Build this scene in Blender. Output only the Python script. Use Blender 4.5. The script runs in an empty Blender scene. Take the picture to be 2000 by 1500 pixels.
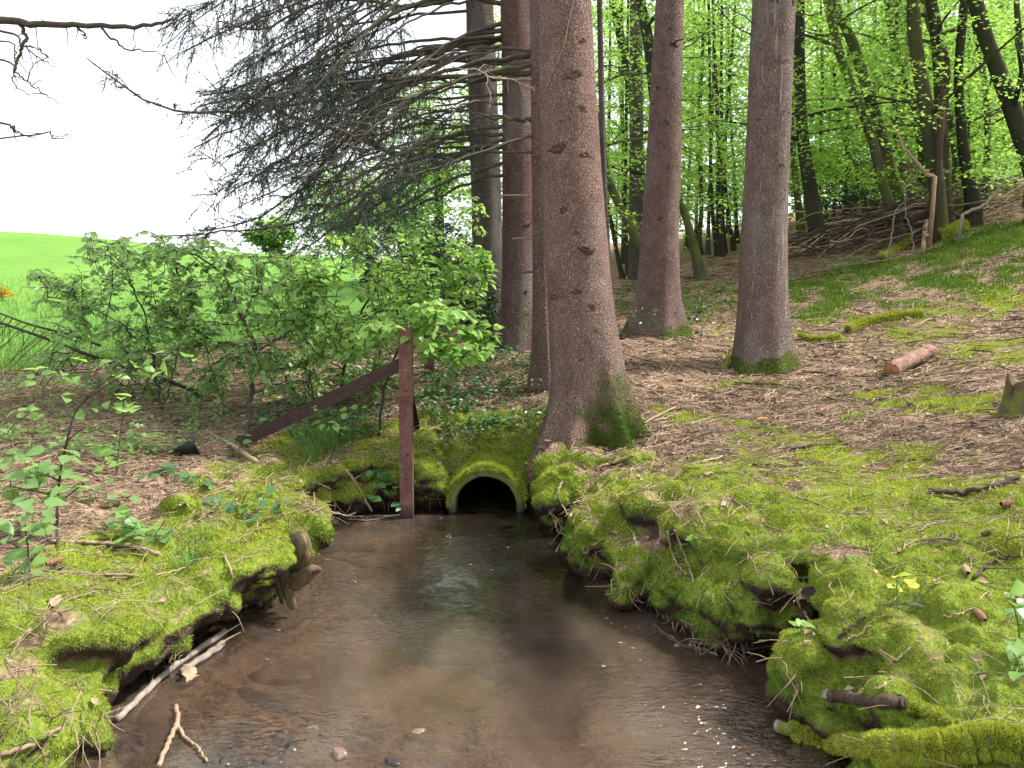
import bpy, math, random
import numpy as np
from mathutils import Vector, Matrix, Euler
from mathutils.bvhtree import BVHTree

random.seed(7)
rng = np.random.default_rng(7)
scene = bpy.context.scene
COL = scene.collection

# ------------------------------------------------------------------ camera
CAM_Z, PITCH, FPX = 1.5, math.radians(7.0), 1500.0
cam_data = bpy.data.cameras.new('camera')
cam_data.sensor_width = 36.0
cam_data.lens = 27.0
cam_data.clip_start = 0.05
cam_data.clip_end = 600.0
cam = bpy.data.objects.new('camera', cam_data)
cam.location = (0, 0, CAM_Z)
cam.rotation_euler = (math.radians(90) - PITCH, 0, 0)
COL.objects.link(cam)
scene.camera = cam

# ------------------------------------------------------------------ sky, sun, exposure
SUN_DIR = Vector((0.78, 0.14, 1.0)).normalized()
world = bpy.data.worlds.new('World')
scene.world = world
world.use_nodes = True
wn = world.node_tree
wn.nodes.clear()
w_out = wn.nodes.new('ShaderNodeOutputWorld')
w_bg = wn.nodes.new('ShaderNodeBackground')
w_sky = wn.nodes.new('ShaderNodeTexSky')
w_sky.sky_type = 'NISHITA'
w_sky.sun_disc = False
w_sky.sun_elevation = math.asin(SUN_DIR.z)
w_sky.sun_rotation = math.atan2(SUN_DIR.x, SUN_DIR.y)
w_sky.dust_density = 2.5
w_mix = wn.nodes.new('ShaderNodeMix')
w_mix.data_type = 'RGBA'
w_mix.inputs['Factor'].default_value = 0.78
w_mix.inputs['B'].default_value = (9.0, 9.25, 9.5, 1)      # thin bright cloud over the whole sky
wn.links.new(w_sky.outputs['Color'], w_mix.inputs['A'])
wn.links.new(w_mix.outputs['Result'], w_bg.inputs['Color'])
w_bg.inputs['Strength'].default_value = 0.10
wn.links.new(w_bg.outputs['Background'], w_out.inputs['Surface'])

sun_data = bpy.data.lights.new('sun', 'SUN')
sun_data.energy = 4.3
sun_data.angle = math.radians(6.0)
sun_data.color = (1.0, 0.95, 0.86)
sun = bpy.data.objects.new('sun', sun_data)
sun.rotation_euler = SUN_DIR.to_track_quat('Z', 'Y').to_euler()
sun.location = (6, -4, 12)
COL.objects.link(sun)

scene.view_settings.view_transform = 'Standard'
scene.view_settings.look = 'None'
scene.view_settings.gamma = 1.0
scene.view_settings.use_curve_mapping = False
scene.view_settings.exposure = 1.02
scene.cycles.max_bounces = 7
scene.cycles.diffuse_bounces = 4
scene.cycles.glossy_bounces = 3
scene.cycles.transmission_bounces = 4
scene.cycles.transparent_max_bounces = 6
scene.cycles.use_denoising = True
scene.cycles.sample_clamp_indirect = 6.0
scene.cycles.use_adaptive_sampling = True
scene.cycles.adaptive_threshold = 0.03

# ------------------------------------------------------------------ helpers
cp, sp = math.cos(PITCH), math.sin(PITCH)

def ray(px, py):
    cx, u = (px - 1000.0) / FPX, (750.0 - py) / FPX
    return np.array([cx, cp + u * sp, -sp + u * cp])

def P(px, py, Y):
    """point of the place seen at photo pixel px, py that stands Y metres in front"""
    d = ray(px, py)
    return np.array([0, 0, CAM_Z]) + d * (Y / d[1])

def PZ(px, py, z):
    d = ray(px, py)
    return np.array([0, 0, CAM_Z]) + d * ((z - CAM_Z) / d[2])

class Noise:
    def __init__(self, seed, n=48):
        self.n = n
        self.t = np.random.default_rng(seed).random((n, n, n)).astype(np.float32) * 2 - 1
    def __call__(self, x, y, z):
        n = self.n
        x, y, z = np.broadcast_arrays(x, y, z)
        xi, yi, zi = np.floor(x).astype(int), np.floor(y).astype(int), np.floor(z).astype(int)
        fx, fy, fz = x - xi, y - yi, z - zi
        fx, fy, fz = [f * f * (3 - 2 * f) for f in (fx, fy, fz)]
        x0, y0, z0 = xi % n, yi % n, zi % n
        x1, y1, z1 = (x0 + 1) % n, (y0 + 1) % n, (z0 + 1) % n
        t = self.t
        def L(a, b, f): return a + (b - a) * f
        return L(L(L(t[x0, y0, z0], t[x1, y0, z0], fx), L(t[x0, y1, z0], t[x1, y1, z0], fx), fy),
                 L(L(t[x0, y0, z1], t[x1, y0, z1], fx), L(t[x0, y1, z1], t[x1, y1, z1], fx), fy), fz)
NZ = Noise(3)
def fbm(x, y, z, f=1.0, o=3):
    s, a = 0, 1.0
    for i in range(o):
        s = s + a * NZ(x * f + 7.3 * i, y * f + 3.1 * i, z * f + 1.7 * i)
        f *= 2.03
        a *= 0.5
    return s
def sstep(a, b, x):
    t = np.clip((x - a) / (b - a), 0, 1)
    return t * t * (3 - 2 * t)

def tag(o, label=None, cat=None, group=None, kind=None):
    if label: o['label'] = label
    if cat: o['category'] = cat
    if group: o['group'] = group
    if kind: o['kind'] = kind
    return o

def np_mesh(name, V, F, mat=None, smooth=True, attrs=None):
    """V (n,3); F an int array (m,4) or (m,3), or a list of such arrays"""
    if not isinstance(F, (list, tuple)): F = [F]
    F = [np.asarray(f, dtype=np.int32) for f in F if len(f)]
    me = bpy.data.meshes.new(name)
    V = np.asarray(V, dtype=np.float32)
    me.vertices.add(len(V))
    me.vertices.foreach_set('co', V.ravel())
    loops = np.concatenate([f.ravel() for f in F])
    sizes = np.concatenate([np.full(len(f), f.shape[1], dtype=np.int32) for f in F])
    me.loops.add(len(loops))
    me.loops.foreach_set('vertex_index', loops)
    me.polygons.add(len(sizes))
    starts = np.concatenate([[0], np.cumsum(sizes)[:-1]]).astype(np.int32)
    me.polygons.foreach_set('loop_start', starts)
    me.polygons.foreach_set('loop_total', sizes)
    me.polygons.foreach_set('use_smooth', np.full(len(sizes), smooth, dtype=bool))
    for k, a in (attrs or {}).items():
        at = me.attributes.new(k, 'FLOAT', 'POINT')
        at.data.foreach_set('value', np.asarray(a, dtype=np.float32))
    me.update(calc_edges=True)
    me.validate()
    if mat: me.materials.append(mat)
    return me

def link(name, me, parent=None, loc=(0, 0, 0)):
    o = bpy.data.objects.new(name, me)
    o.location = loc
    if parent: o.parent = parent
    COL.objects.link(o)
    return o

def empty(name, loc):
    o = bpy.data.objects.new(name, None)
    o.location = loc
    o.empty_display_size = 0.1
    COL.objects.link(o)
    return o

class MB:
    """collects shapes in world space; build() links them as ONE mesh object under its parent"""
    def __init__(self):
        self.V, self.Q, self.T, self.n = [], [], [], 0
    def add(self, V, Q=None, T=None):
        V = np.asarray(V, dtype=float)
        if Q is not None and len(Q): self.Q.append(np.asarray(Q, dtype=int) + self.n)
        if T is not None and len(T): self.T.append(np.asarray(T, dtype=int) + self.n)
        self.V.append(V)
        self.n += len(V)
    def tube(self, pts, rad, sides=6, cap=True):
        V, Q, T = tube(pts, rad, sides, cap)
        self.add(V, Q, T)
    def build(self, name, mat, parent=None, smooth=True, origin=None):
        V = np.concatenate(self.V)
        if parent is not None:
            base = np.array(parent.location)
            q = parent
            while q.parent: q = q.parent; base = base + np.array(q.location)
            V = V - base
            loc = (0, 0, 0)
        else:
            loc = V.mean(0) if origin is None else np.asarray(origin)
            V = V - loc
        F = []
        if self.Q: F.append(np.concatenate(self.Q))
        if self.T: F.append(np.concatenate(self.T))
        return link(name, np_mesh(name, V, F, mat, smooth), parent, loc)

def frames(pts):
    pts = np.asarray(pts, dtype=float)
    t = np.gradient(pts, axis=0)
    t /= np.linalg.norm(t, axis=1)[:, None] + 1e-12
    n = np.cross(t[0], [0.3, 0.1, 1.0] if abs(t[0][2]) < 0.9 else [1, 0, 0])
    n /= np.linalg.norm(n)
    N = [n]
    for i in range(1, len(pts)):
        n = n - t[i] * np.dot(n, t[i])
        n /= np.linalg.norm(n) + 1e-12
        N.append(n)
    N = np.array(N)
    return t, N, np.cross(t, N)

def tube(pts, rad, sides=6, cap=True):
    pts = np.asarray(pts, dtype=float)
    m = len(pts)
    rad = np.broadcast_to(np.asarray(rad, dtype=float), (m,))
    t, N, B = frames(pts)
    a = np.arange(sides) * 2 * math.pi / sides
    ring = N[:, None, :] * np.cos(a)[None, :, None] + B[:, None, :] * np.sin(a)[None, :, None]
    V = (pts[:, None, :] + ring * rad[:, None, None]).reshape(-1, 3)
    i = np.arange(m - 1)[:, None] * sides
    j = np.arange(sides)[None, :]
    k = (j + 1) % sides
    Q = np.stack([i + j, i + k, i + sides + k, i + sides + j], -1).reshape(-1, 4)
    T = np.zeros((0, 3), int)
    if cap:
        V = np.concatenate([V, pts[:1], pts[-1:]])
        c0, c1 = m * sides, m * sides + 1
        jj, kk = np.arange(sides), (np.arange(sides) + 1) % sides
        b = (m - 1) * sides
        T = np.concatenate([np.stack([np.full(sides, c0), kk, jj], -1), np.stack([np.full(sides, c1), b + jj, b + kk], -1)])
    return V, Q, T

def spline(pts, n):
    """Catmull-Rom through pts, n samples"""
    p = np.asarray(pts, dtype=float)
    if len(p) == 2: return p[0] + (p[1] - p[0]) * np.linspace(0, 1, n)[:, None]
    e = np.concatenate([[2 * p[0] - p[1]], p, [2 * p[-1] - p[-2]]])
    u = np.linspace(0, len(p) - 1 - 1e-9, n)
    i = u.astype(int)
    f = (u - i)[:, None]
    a, b, c, d = e[i], e[i + 1], e[i + 2], e[i + 3]
    return 0.5 * (2 * b + (c - a) * f + (2 * a - 5 * b + 4 * c - d) * f ** 2 + (3 * b - a - 3 * c + d) * f ** 3)

# ------------------------------------------------------------------ materials
def mat(name):
    m = bpy.data.materials.new(name)
    m.use_nodes = True
    nt = m.node_tree
    nt.nodes.clear()
    return m, nt
class NT:
    def __init__(self, name):
        self.m, self.t = mat(name)
        self.out = self.n('ShaderNodeOutputMaterial')
        self.pos = None
    def n(self, typ, **kw):
        nd = self.t.nodes.new(typ)
        for k, v in kw.items():
            if k in nd.inputs.keys(): self.set(nd.inputs[k], v)
            else: setattr(nd, k, v)
        return nd
    def set(self, sock, v):
        if isinstance(v, bpy.types.NodeSocket): self.t.links.new(v, sock)
        elif isinstance(v, tuple) and sock.type == 'RGBA' and len(v) == 3: sock.default_value = (*v, 1)
        else: sock.default_value = v
    def P(self):
        if self.pos is None: self.pos = self.n('ShaderNodeNewGeometry').outputs['Position']
        return self.pos
    def mapped(self, s, loc=(0, 0, 0)):
        mp = self.n('ShaderNodeMapping')
        self.set(mp.inputs['Vector'], self.P())
        mp.inputs['Scale'].default_value = s
        mp.inputs['Location'].default_value = loc
        return mp.outputs['Vector']
    def noise(self, scale, detail=3, rough=0.55, vec=None, dist=0.0):
        nd = self.n('ShaderNodeTexNoise')
        self.set(nd.inputs['Vector'], vec if vec is not None else self.P())
        nd.inputs['Scale'].default_value = scale
        nd.inputs['Detail'].default_value = detail
        nd.inputs['Roughness'].default_value = rough
        nd.inputs['Distortion'].default_value = dist
        return nd.outputs['Fac']
    def vor(self, scale, feature='F1', vec=None, out='Distance'):
        nd = self.n('ShaderNodeTexVoronoi', feature=feature)
        self.set(nd.inputs['Vector'], vec if vec is not None else self.P())
        nd.inputs['Scale'].default_value = scale
        return nd.outputs[out]
    def ramp(self, fac, stops):
        nd = self.n('ShaderNodeValToRGB')
        self.set(nd.inputs['Fac'], fac)
        el = nd.color_ramp.elements
        while len(el) > 1: el.remove(el[0])
        for i, (p, c) in enumerate(stops):
            e = el[0] if i == 0 else el.new(p)
            e.position = p
            e.color = (*c, 1) if isinstance(c, tuple) else (c, c, c, 1)
        return nd.outputs['Color']
    def mix(self, f, a, b, blend='MIX'):
        nd = self.n('ShaderNodeMix', data_type='RGBA', blend_type=blend)
        self.set(nd.inputs['Factor'], f)
        self.set(nd.inputs['A'], a)
        self.set(nd.inputs['B'], b)
        return nd.outputs['Result']
    def math(self, op, a, b=0.0, c=None):
        nd = self.n('ShaderNodeMath', operation=op)
        self.set(nd.inputs[0], a)
        self.set(nd.inputs[1], b)
        if c is not None: self.set(nd.inputs[2], c)
        return nd.outputs[0]
    def attr(self, name):
        return self.n('ShaderNodeAttribute', attribute_name=name).outputs['Fac']
    def rand(self):
        return self.n('ShaderNodeObjectInfo').outputs['Random']
    def bump(self, h, strength=0.5, dist=0.01):
        nd = self.n('ShaderNodeBump')
        self.set(nd.inputs['Height'], h)
        nd.inputs['Strength'].default_value = strength
        nd.inputs['Distance'].default_value = dist
        return nd.outputs['Normal']
    def principled(self, color, rough=0.8, normal=None, spec=0.3, **kw):
        nd = self.n('ShaderNodeBsdfPrincipled')
        self.set(nd.inputs['Base Color'], color)
        self.set(nd.inputs['Roughness'], rough)
        nd.inputs['Specular IOR Level'].default_value = spec
        if normal is not None: self.set(nd.inputs['Normal'], normal)
        for k, v in kw.items(): self.set(nd.inputs[k], v)
        return nd.outputs['BSDF']
    def done(self, sh):
        self.t.links.new(sh, self.out.inputs['Surface'])
        return self.m

def leaf_mat(name, c_dark, c_mid, c_light, trans, tw=0.45, rough=0.5, spec=0.3, var=3.0):
    k = NT(name)
    r = k.rand()
    n = k.noise(var, 2)
    island = k.n('ShaderNodeNewGeometry').outputs['Random Per Island']
    f = k.math('ADD', k.math('MULTIPLY', island, 0.6), k.math('ADD', k.math('MULTIPLY', n, 0.55), k.math('MULTIPLY', r, 0.0), ), )
    col = k.ramp(k.math('SUBTRACT', f, 0.08), [(0.1, c_dark), (0.5, c_mid), (0.9, c_light)])
    a = k.principled(col, rough, spec=spec)
    tr = k.n('ShaderNodeBsdfTranslucent')
    k.set(tr.inputs['Color'], k.mix(0.75, col, trans))
    mx = k.n('ShaderNodeMixShader')
    mx.inputs[0].default_value = tw
    k.t.links.new(a, mx.inputs[1])
    k.t.links.new(tr.outputs[0], mx.inputs[2])
    return k.done(mx.outputs[0])

def ground_mat():
    k = NT('forest_floor')
    fine = k.noise(38, 3, 0.7)
    mid = k.noise(6.5, 2, 0.6)
    vor = k.vor(34, out='Color')
    litter = k.ramp(fine, [(0.3, (0.07, 0.045, 0.029)), (0.5, (0.26, 0.175, 0.115)), (0.7, (0.48, 0.355, 0.245))])
    litter = k.mix(0.35, litter, k.ramp(k.n('ShaderNodeSeparateColor', Color=vor).outputs[0], [(0.0, (0.06, 0.035, 0.025)), (0.6, (0.19, 0.115, 0.08)), (1.0, (0.34, 0.24, 0.18))]))
    litter = k.mix(k.ramp(mid, [(0.35, 0.45), (0.6, 0.0)]), litter, (0.05, 0.032, 0.024))
    moss = k.ramp(k.math('ADD', k.math('MULTIPLY', fine, 0.6), k.math('MULTIPLY', mid, 0.4)), [(0.25, (0.045, 0.065, 0.010)), (0.5, (0.13, 0.18, 0.025)), (0.75, (0.24, 0.29, 0.04))])
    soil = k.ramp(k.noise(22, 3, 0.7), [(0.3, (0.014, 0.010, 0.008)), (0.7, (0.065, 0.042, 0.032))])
    silt = k.ramp(k.noise(4.0, 2, 0.6), [(0.3, (0.13, 0.092, 0.066)), (0.7, (0.28, 0.205, 0.15))])
    silt = k.mix(k.attr('painted_dark'), silt, (0.035, 0.036, 0.026))      # dark reflection over the pool, painted into the bed colour
    c = k.mix(k.attr('moss'), litter, moss)
    c = k.mix(k.attr('soil'), c, soil)
    c = k.mix(k.attr('silt'), c, silt)
    grass = k.ramp(k.math('ADD', k.math('MULTIPLY', k.noise(0.8, 3, 0.6), 0.5), k.math('MULTIPLY', k.noise(0.12, 2, 0.6, k.mapped((1, 0.4, 1))), 0.5)), [(0.3, (0.085, 0.21, 0.028)), (0.7, (0.15, 0.285, 0.05))])
    c = k.mix(k.attr('meadow'), c, grass)
    return k.done(k.principled(c, 0.95, k.bump(k.noise(38, 2, 0.6), 0.9, 0.02), spec=0.12))

def moss_mat(name='moss', dark=(0.08, 0.115, 0.016), mid=(0.33, 0.385, 0.045), light=(0.57, 0.60, 0.09)):
    k = NT(name)
    n = k.noise(2.6, 3)
    n2 = k.noise(22, 2)
    isl = k.n('ShaderNodeNewGeometry').outputs['Random Per Island']
    f = k.math('ADD', k.math('MULTIPLY', isl, 0.42), k.math('ADD', k.math('MULTIPLY', n, 0.55), k.math('MULTIPLY', n2, 0.25)))
    col = k.ramp(f, [(0.30, dark), (0.58, mid), (0.9, light)])
    a = k.principled(col, 0.7, spec=0.15)
    tr = k.n('ShaderNodeBsdfTranslucent')
    k.set(tr.inputs['Color'], col)
    mx = k.n('ShaderNodeMixShader')
    mx.inputs[0].default_value = 0.3
    k.t.links.new(a, mx.inputs[1])
    k.t.links.new(tr.outputs[0], mx.inputs[2])
    return k.done(mx.outputs[0])

def spruce_bark(name, base=(0.375, 0.24, 0.205), dark=(0.09, 0.055, 0.046), lichen=0.5, resin=0.0, plates=1.0):
    k = NT(name)
    warp = k.mapped((1, 1, 0.62))
    d = k.n('ShaderNodeVectorMath', operation='ADD')
    nz = k.n('ShaderNodeTexNoise')
    k.set(nz.inputs['Vector'], k.P())
    nz.inputs['Scale'].default_value = 25
    sc = k.n('ShaderNodeVectorMath', operation='SCALE')
    k.t.links.new(nz.outputs['Color'], sc.inputs[0])
    sc.inputs['Scale'].default_value = 0.03
    k.t.links.new(warp, d.inputs[0])
    k.t.links.new(sc.outputs[0], d.inputs[1])
    v = d.outputs[0]
    edge = k.vor(55 * plates, 'DISTANCE_TO_EDGE', v)
    cell = k.vor(55 * plates, 'F1', v, 'Color')
    fine = k.noise(75, 3, 0.75, k.mapped((1, 1, 2.4)))
    mid = k.noise(7, 3, 0.6)
    cellv = k.n('ShaderNodeSeparateColor', Color=cell).outputs[0]
    col = k.mix(k.math('MULTIPLY', cellv, 0.65), base, tuple(min(1, x * 1.45) for x in base))
    col = k.mix(k.ramp(fine, [(0.38, 0.9), (0.56, 0.0)]), col, dark)
    col = k.mix(k.math('MULTIPLY', k.ramp(edge, [(0.0, 0.75), (0.13, 0.0)]), k.ramp(k.noise(4, 2), [(0.38, 0.15), (0.62, 1.0)])), col, dark)
    col = k.mix(k.ramp(mid, [(0.32, 0.5), (0.58, 0.0)]), col, tuple(x * 1.7 for x in dark))
    col = k.mix(k.ramp(k.noise(2.6, 4, 0.6, k.mapped((1.6, 1.6, 0.5), (5, 2, 1))), [(0.5, 0.0), (0.72, 0.5)]), col, (0.30, 0.275, 0.25))
    li = k.math('MULTIPLY', k.ramp(k.noise(5, 5, 0.75), [(0.56, 0.0), (0.70, lichen)]), k.ramp(k.noise(70, 3), [(0.45, 0.0), (0.6, 1.0)]))
    col = k.mix(li, col, (0.42, 0.42, 0.39))
    if resin > 0:
        st = k.noise(1.0, 4, 0.65, k.mapped((46, 46, 2.0)))
        br = k.noise(1.0, 2, 0.5, k.mapped((6, 6, 1.3), (3, 1, 0)))
        col = k.mix(k.math('MULTIPLY', k.ramp(st, [(0.61, 0.0), (0.66, resin)]), k.ramp(br, [(0.44, 0.0), (0.54, 1.0)])), col, (0.62, 0.60, 0.58))
    col = k.mix(k.attr('moss'), col, k.ramp(k.noise(40, 3), [(0.3, (0.04, 0.06, 0.010)), (0.7, (0.14, 0.18, 0.03))]))
    h = k.math('ADD', k.ramp(edge, [(0.0, 0.0), (0.18, 0.7)]), k.math('MULTIPLY', fine, 0.8))
    return k.done(k.principled(col, 0.9, k.bump(h, 1.0, 0.018), spec=0.15))

def beech_bark(name, base=(0.085, 0.078, 0.062), green=(0.075, 0.085, 0.022), amt=0.6):
    k = NT(name)
    st = k.noise(9, 4, 0.6, k.mapped((1, 1, 0.25)))
    col = k.mix(k.ramp(st, [(0.3, 0.0), (0.7, 1.0)]), tuple(x * 0.45 for x in base), base)
    col = k.mix(k.math('MULTIPLY', k.ramp(k.noise(2.4, 4, 0.6), [(0.4, 0.0), (0.6, 1.0)]), amt), col, green)
    fine = k.noise(60, 3)
    return k.done(k.principled(col, 0.9, k.bump(k.math('ADD', fine, st), 0.5, 0.02), spec=0.15))

def wood_mat(name, a, b, scale=40, stretch=(1, 1, 1), moss=0.0, rough=0.85):
    k = NT(name)
    n = k.noise(scale, 4, 0.65, k.mapped(stretch))
    col = k.mix(k.ramp(n, [(0.3, 0.0), (0.7, 1.0)]), a, b)
    col = k.mix(k.math('MULTIPLY', k.rand(), 0.35), col, tuple(x * 0.55 for x in a))
    if moss: col = k.mix(k.ramp(k.noise(9, 3), [(0.45, 0.0), (0.6, moss)]), col, (0.13, 0.17, 0.025))
    return k.done(k.principled(col, rough, k.bump(n, 0.6, 0.006), spec=0.2))

def rust_mat():
    k = NT('rusty_steel')
    n = k.noise(14, 5, 0.7)
    f = k.noise(160, 3, 0.7)
    col = k.ramp(n, [(0.25, (0.07, 0.036, 0.031)), (0.5, (0.16, 0.076, 0.062)), (0.75, (0.25, 0.13, 0.105))])
    col = k.mix(k.ramp(f, [(0.35, 0.6), (0.55, 0.0)]), col, (0.04, 0.02, 0.018))
    z = k.n('ShaderNodeSeparateXYZ', Vector=k.P()).outputs['Z']
    col = k.mix(k.ramp(z, [(0.0, 1.0), (0.10, 0.0)]), col, (0.018, 0.014, 0.014))     # wet, algae-dark foot
    sp_ = k.ramp(k.vor(19), [(0.10, 1.0), (0.16, 0.0)])
    col = k.mix(k.math('MULTIPLY', sp_, k.ramp(k.noise(3.7, 2), [(0.55, 0.0), (0.6, 0.8)])), col, (0.16, 0.22, 0.10))
    return k.done(k.principled(col, 0.75, k.bump(f, 0.5, 0.003), spec=0.3))

def concrete_mat():
    k = NT('old_concrete')
    n = k.noise(16, 5, 0.7)
    f = k.noise(120, 3)
    col = k.ramp(n, [(0.3, (0.07, 0.066, 0.05)), (0.55, (0.20, 0.185, 0.14)), (0.75, (0.36, 0.33, 0.25))])
    col = k.mix(k.ramp(k.noise(7, 4, 0.7), [(0.36, 0.0), (0.52, 0.9)]), col, (0.12, 0.15, 0.035))
    z = k.n('ShaderNodeSeparateXYZ', Vector=k.P()).outputs['Z']
    col = k.mix(k.ramp(z, [(0.0, 0.9), (0.09, 0.0)]), col, (0.03, 0.026, 0.022))
    return k.done(k.principled(col, 0.9, k.bump(k.math('ADD', n, f), 0.7, 0.008), spec=0.15))

def water_mat():
    k = NT('stream_water')
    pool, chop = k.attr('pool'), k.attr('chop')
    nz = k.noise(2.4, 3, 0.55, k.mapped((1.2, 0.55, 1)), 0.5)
    tr = k.n('ShaderNodeBsdfTransparent', Color=k.mix(pool, (0.70, 0.60, 0.50), (0.42, 0.43, 0.36)))  # darker pool tint stands in for depth and the dark reflection
    df = k.n('ShaderNodeBsdfDiffuse', Color=k.mix(nz, (0.10, 0.075, 0.057), (0.20, 0.148, 0.115)))
    h1 = k.noise(9, 2, 0.55, k.mapped((0.7, 1.6, 1)), 0.6)
    h2 = k.noise(30, 2, 0.5, k.mapped((0.75, 1.5, 1)), 0.8)
    h = k.math('ADD', k.math('MULTIPLY', h1, k.math('ADD', k.math('MULTIPLY', chop, 0.5), 0.22)), k.math('MULTIPLY', h2, k.math('ADD', k.math('MULTIPLY', chop, 1.7), 0.05)))
    nb = k.bump(h, 0.8, 0.03)
    body = k.n('ShaderNodeMixShader')
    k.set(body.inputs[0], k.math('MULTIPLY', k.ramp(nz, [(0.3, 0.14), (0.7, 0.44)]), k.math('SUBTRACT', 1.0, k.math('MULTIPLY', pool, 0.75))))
    k.t.links.new(tr.outputs[0], body.inputs[1])
    k.t.links.new(df.outputs[0], body.inputs[2])
    gl = k.n('ShaderNodeBsdfGlossy', Roughness=0.03, Color=(1, 1, 1))
    k.t.links.new(nb, gl.inputs['Normal'])
    fr = k.n('ShaderNodeFresnel', IOR=1.55)
    k.t.links.new(nb, fr.inputs['Normal'])
    mx = k.n('ShaderNodeMixShader')
    k.t.links.new(fr.outputs[0], mx.inputs[0])
    k.t.links.new(body.outputs[0], mx.inputs[1])
    k.t.links.new(gl.outputs[0], mx.inputs[2])
    return k.done(mx.outputs[0])

def stone_mat(name, a, b, rough=0.6):
    k = NT(name)
    n = k.noise(24, 4, 0.6)
    col = k.mix(k.ramp(n, [(0.3, 0.0), (0.7, 1.0)]), a, b)
    col = k.mix(k.math('MULTIPLY', k.rand(), 0.5), col, tuple(x * 0.5 for x in a))
    return k.done(k.principled(col, rough, k.bump(n, 0.4, 0.006), spec=0.4))

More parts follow.
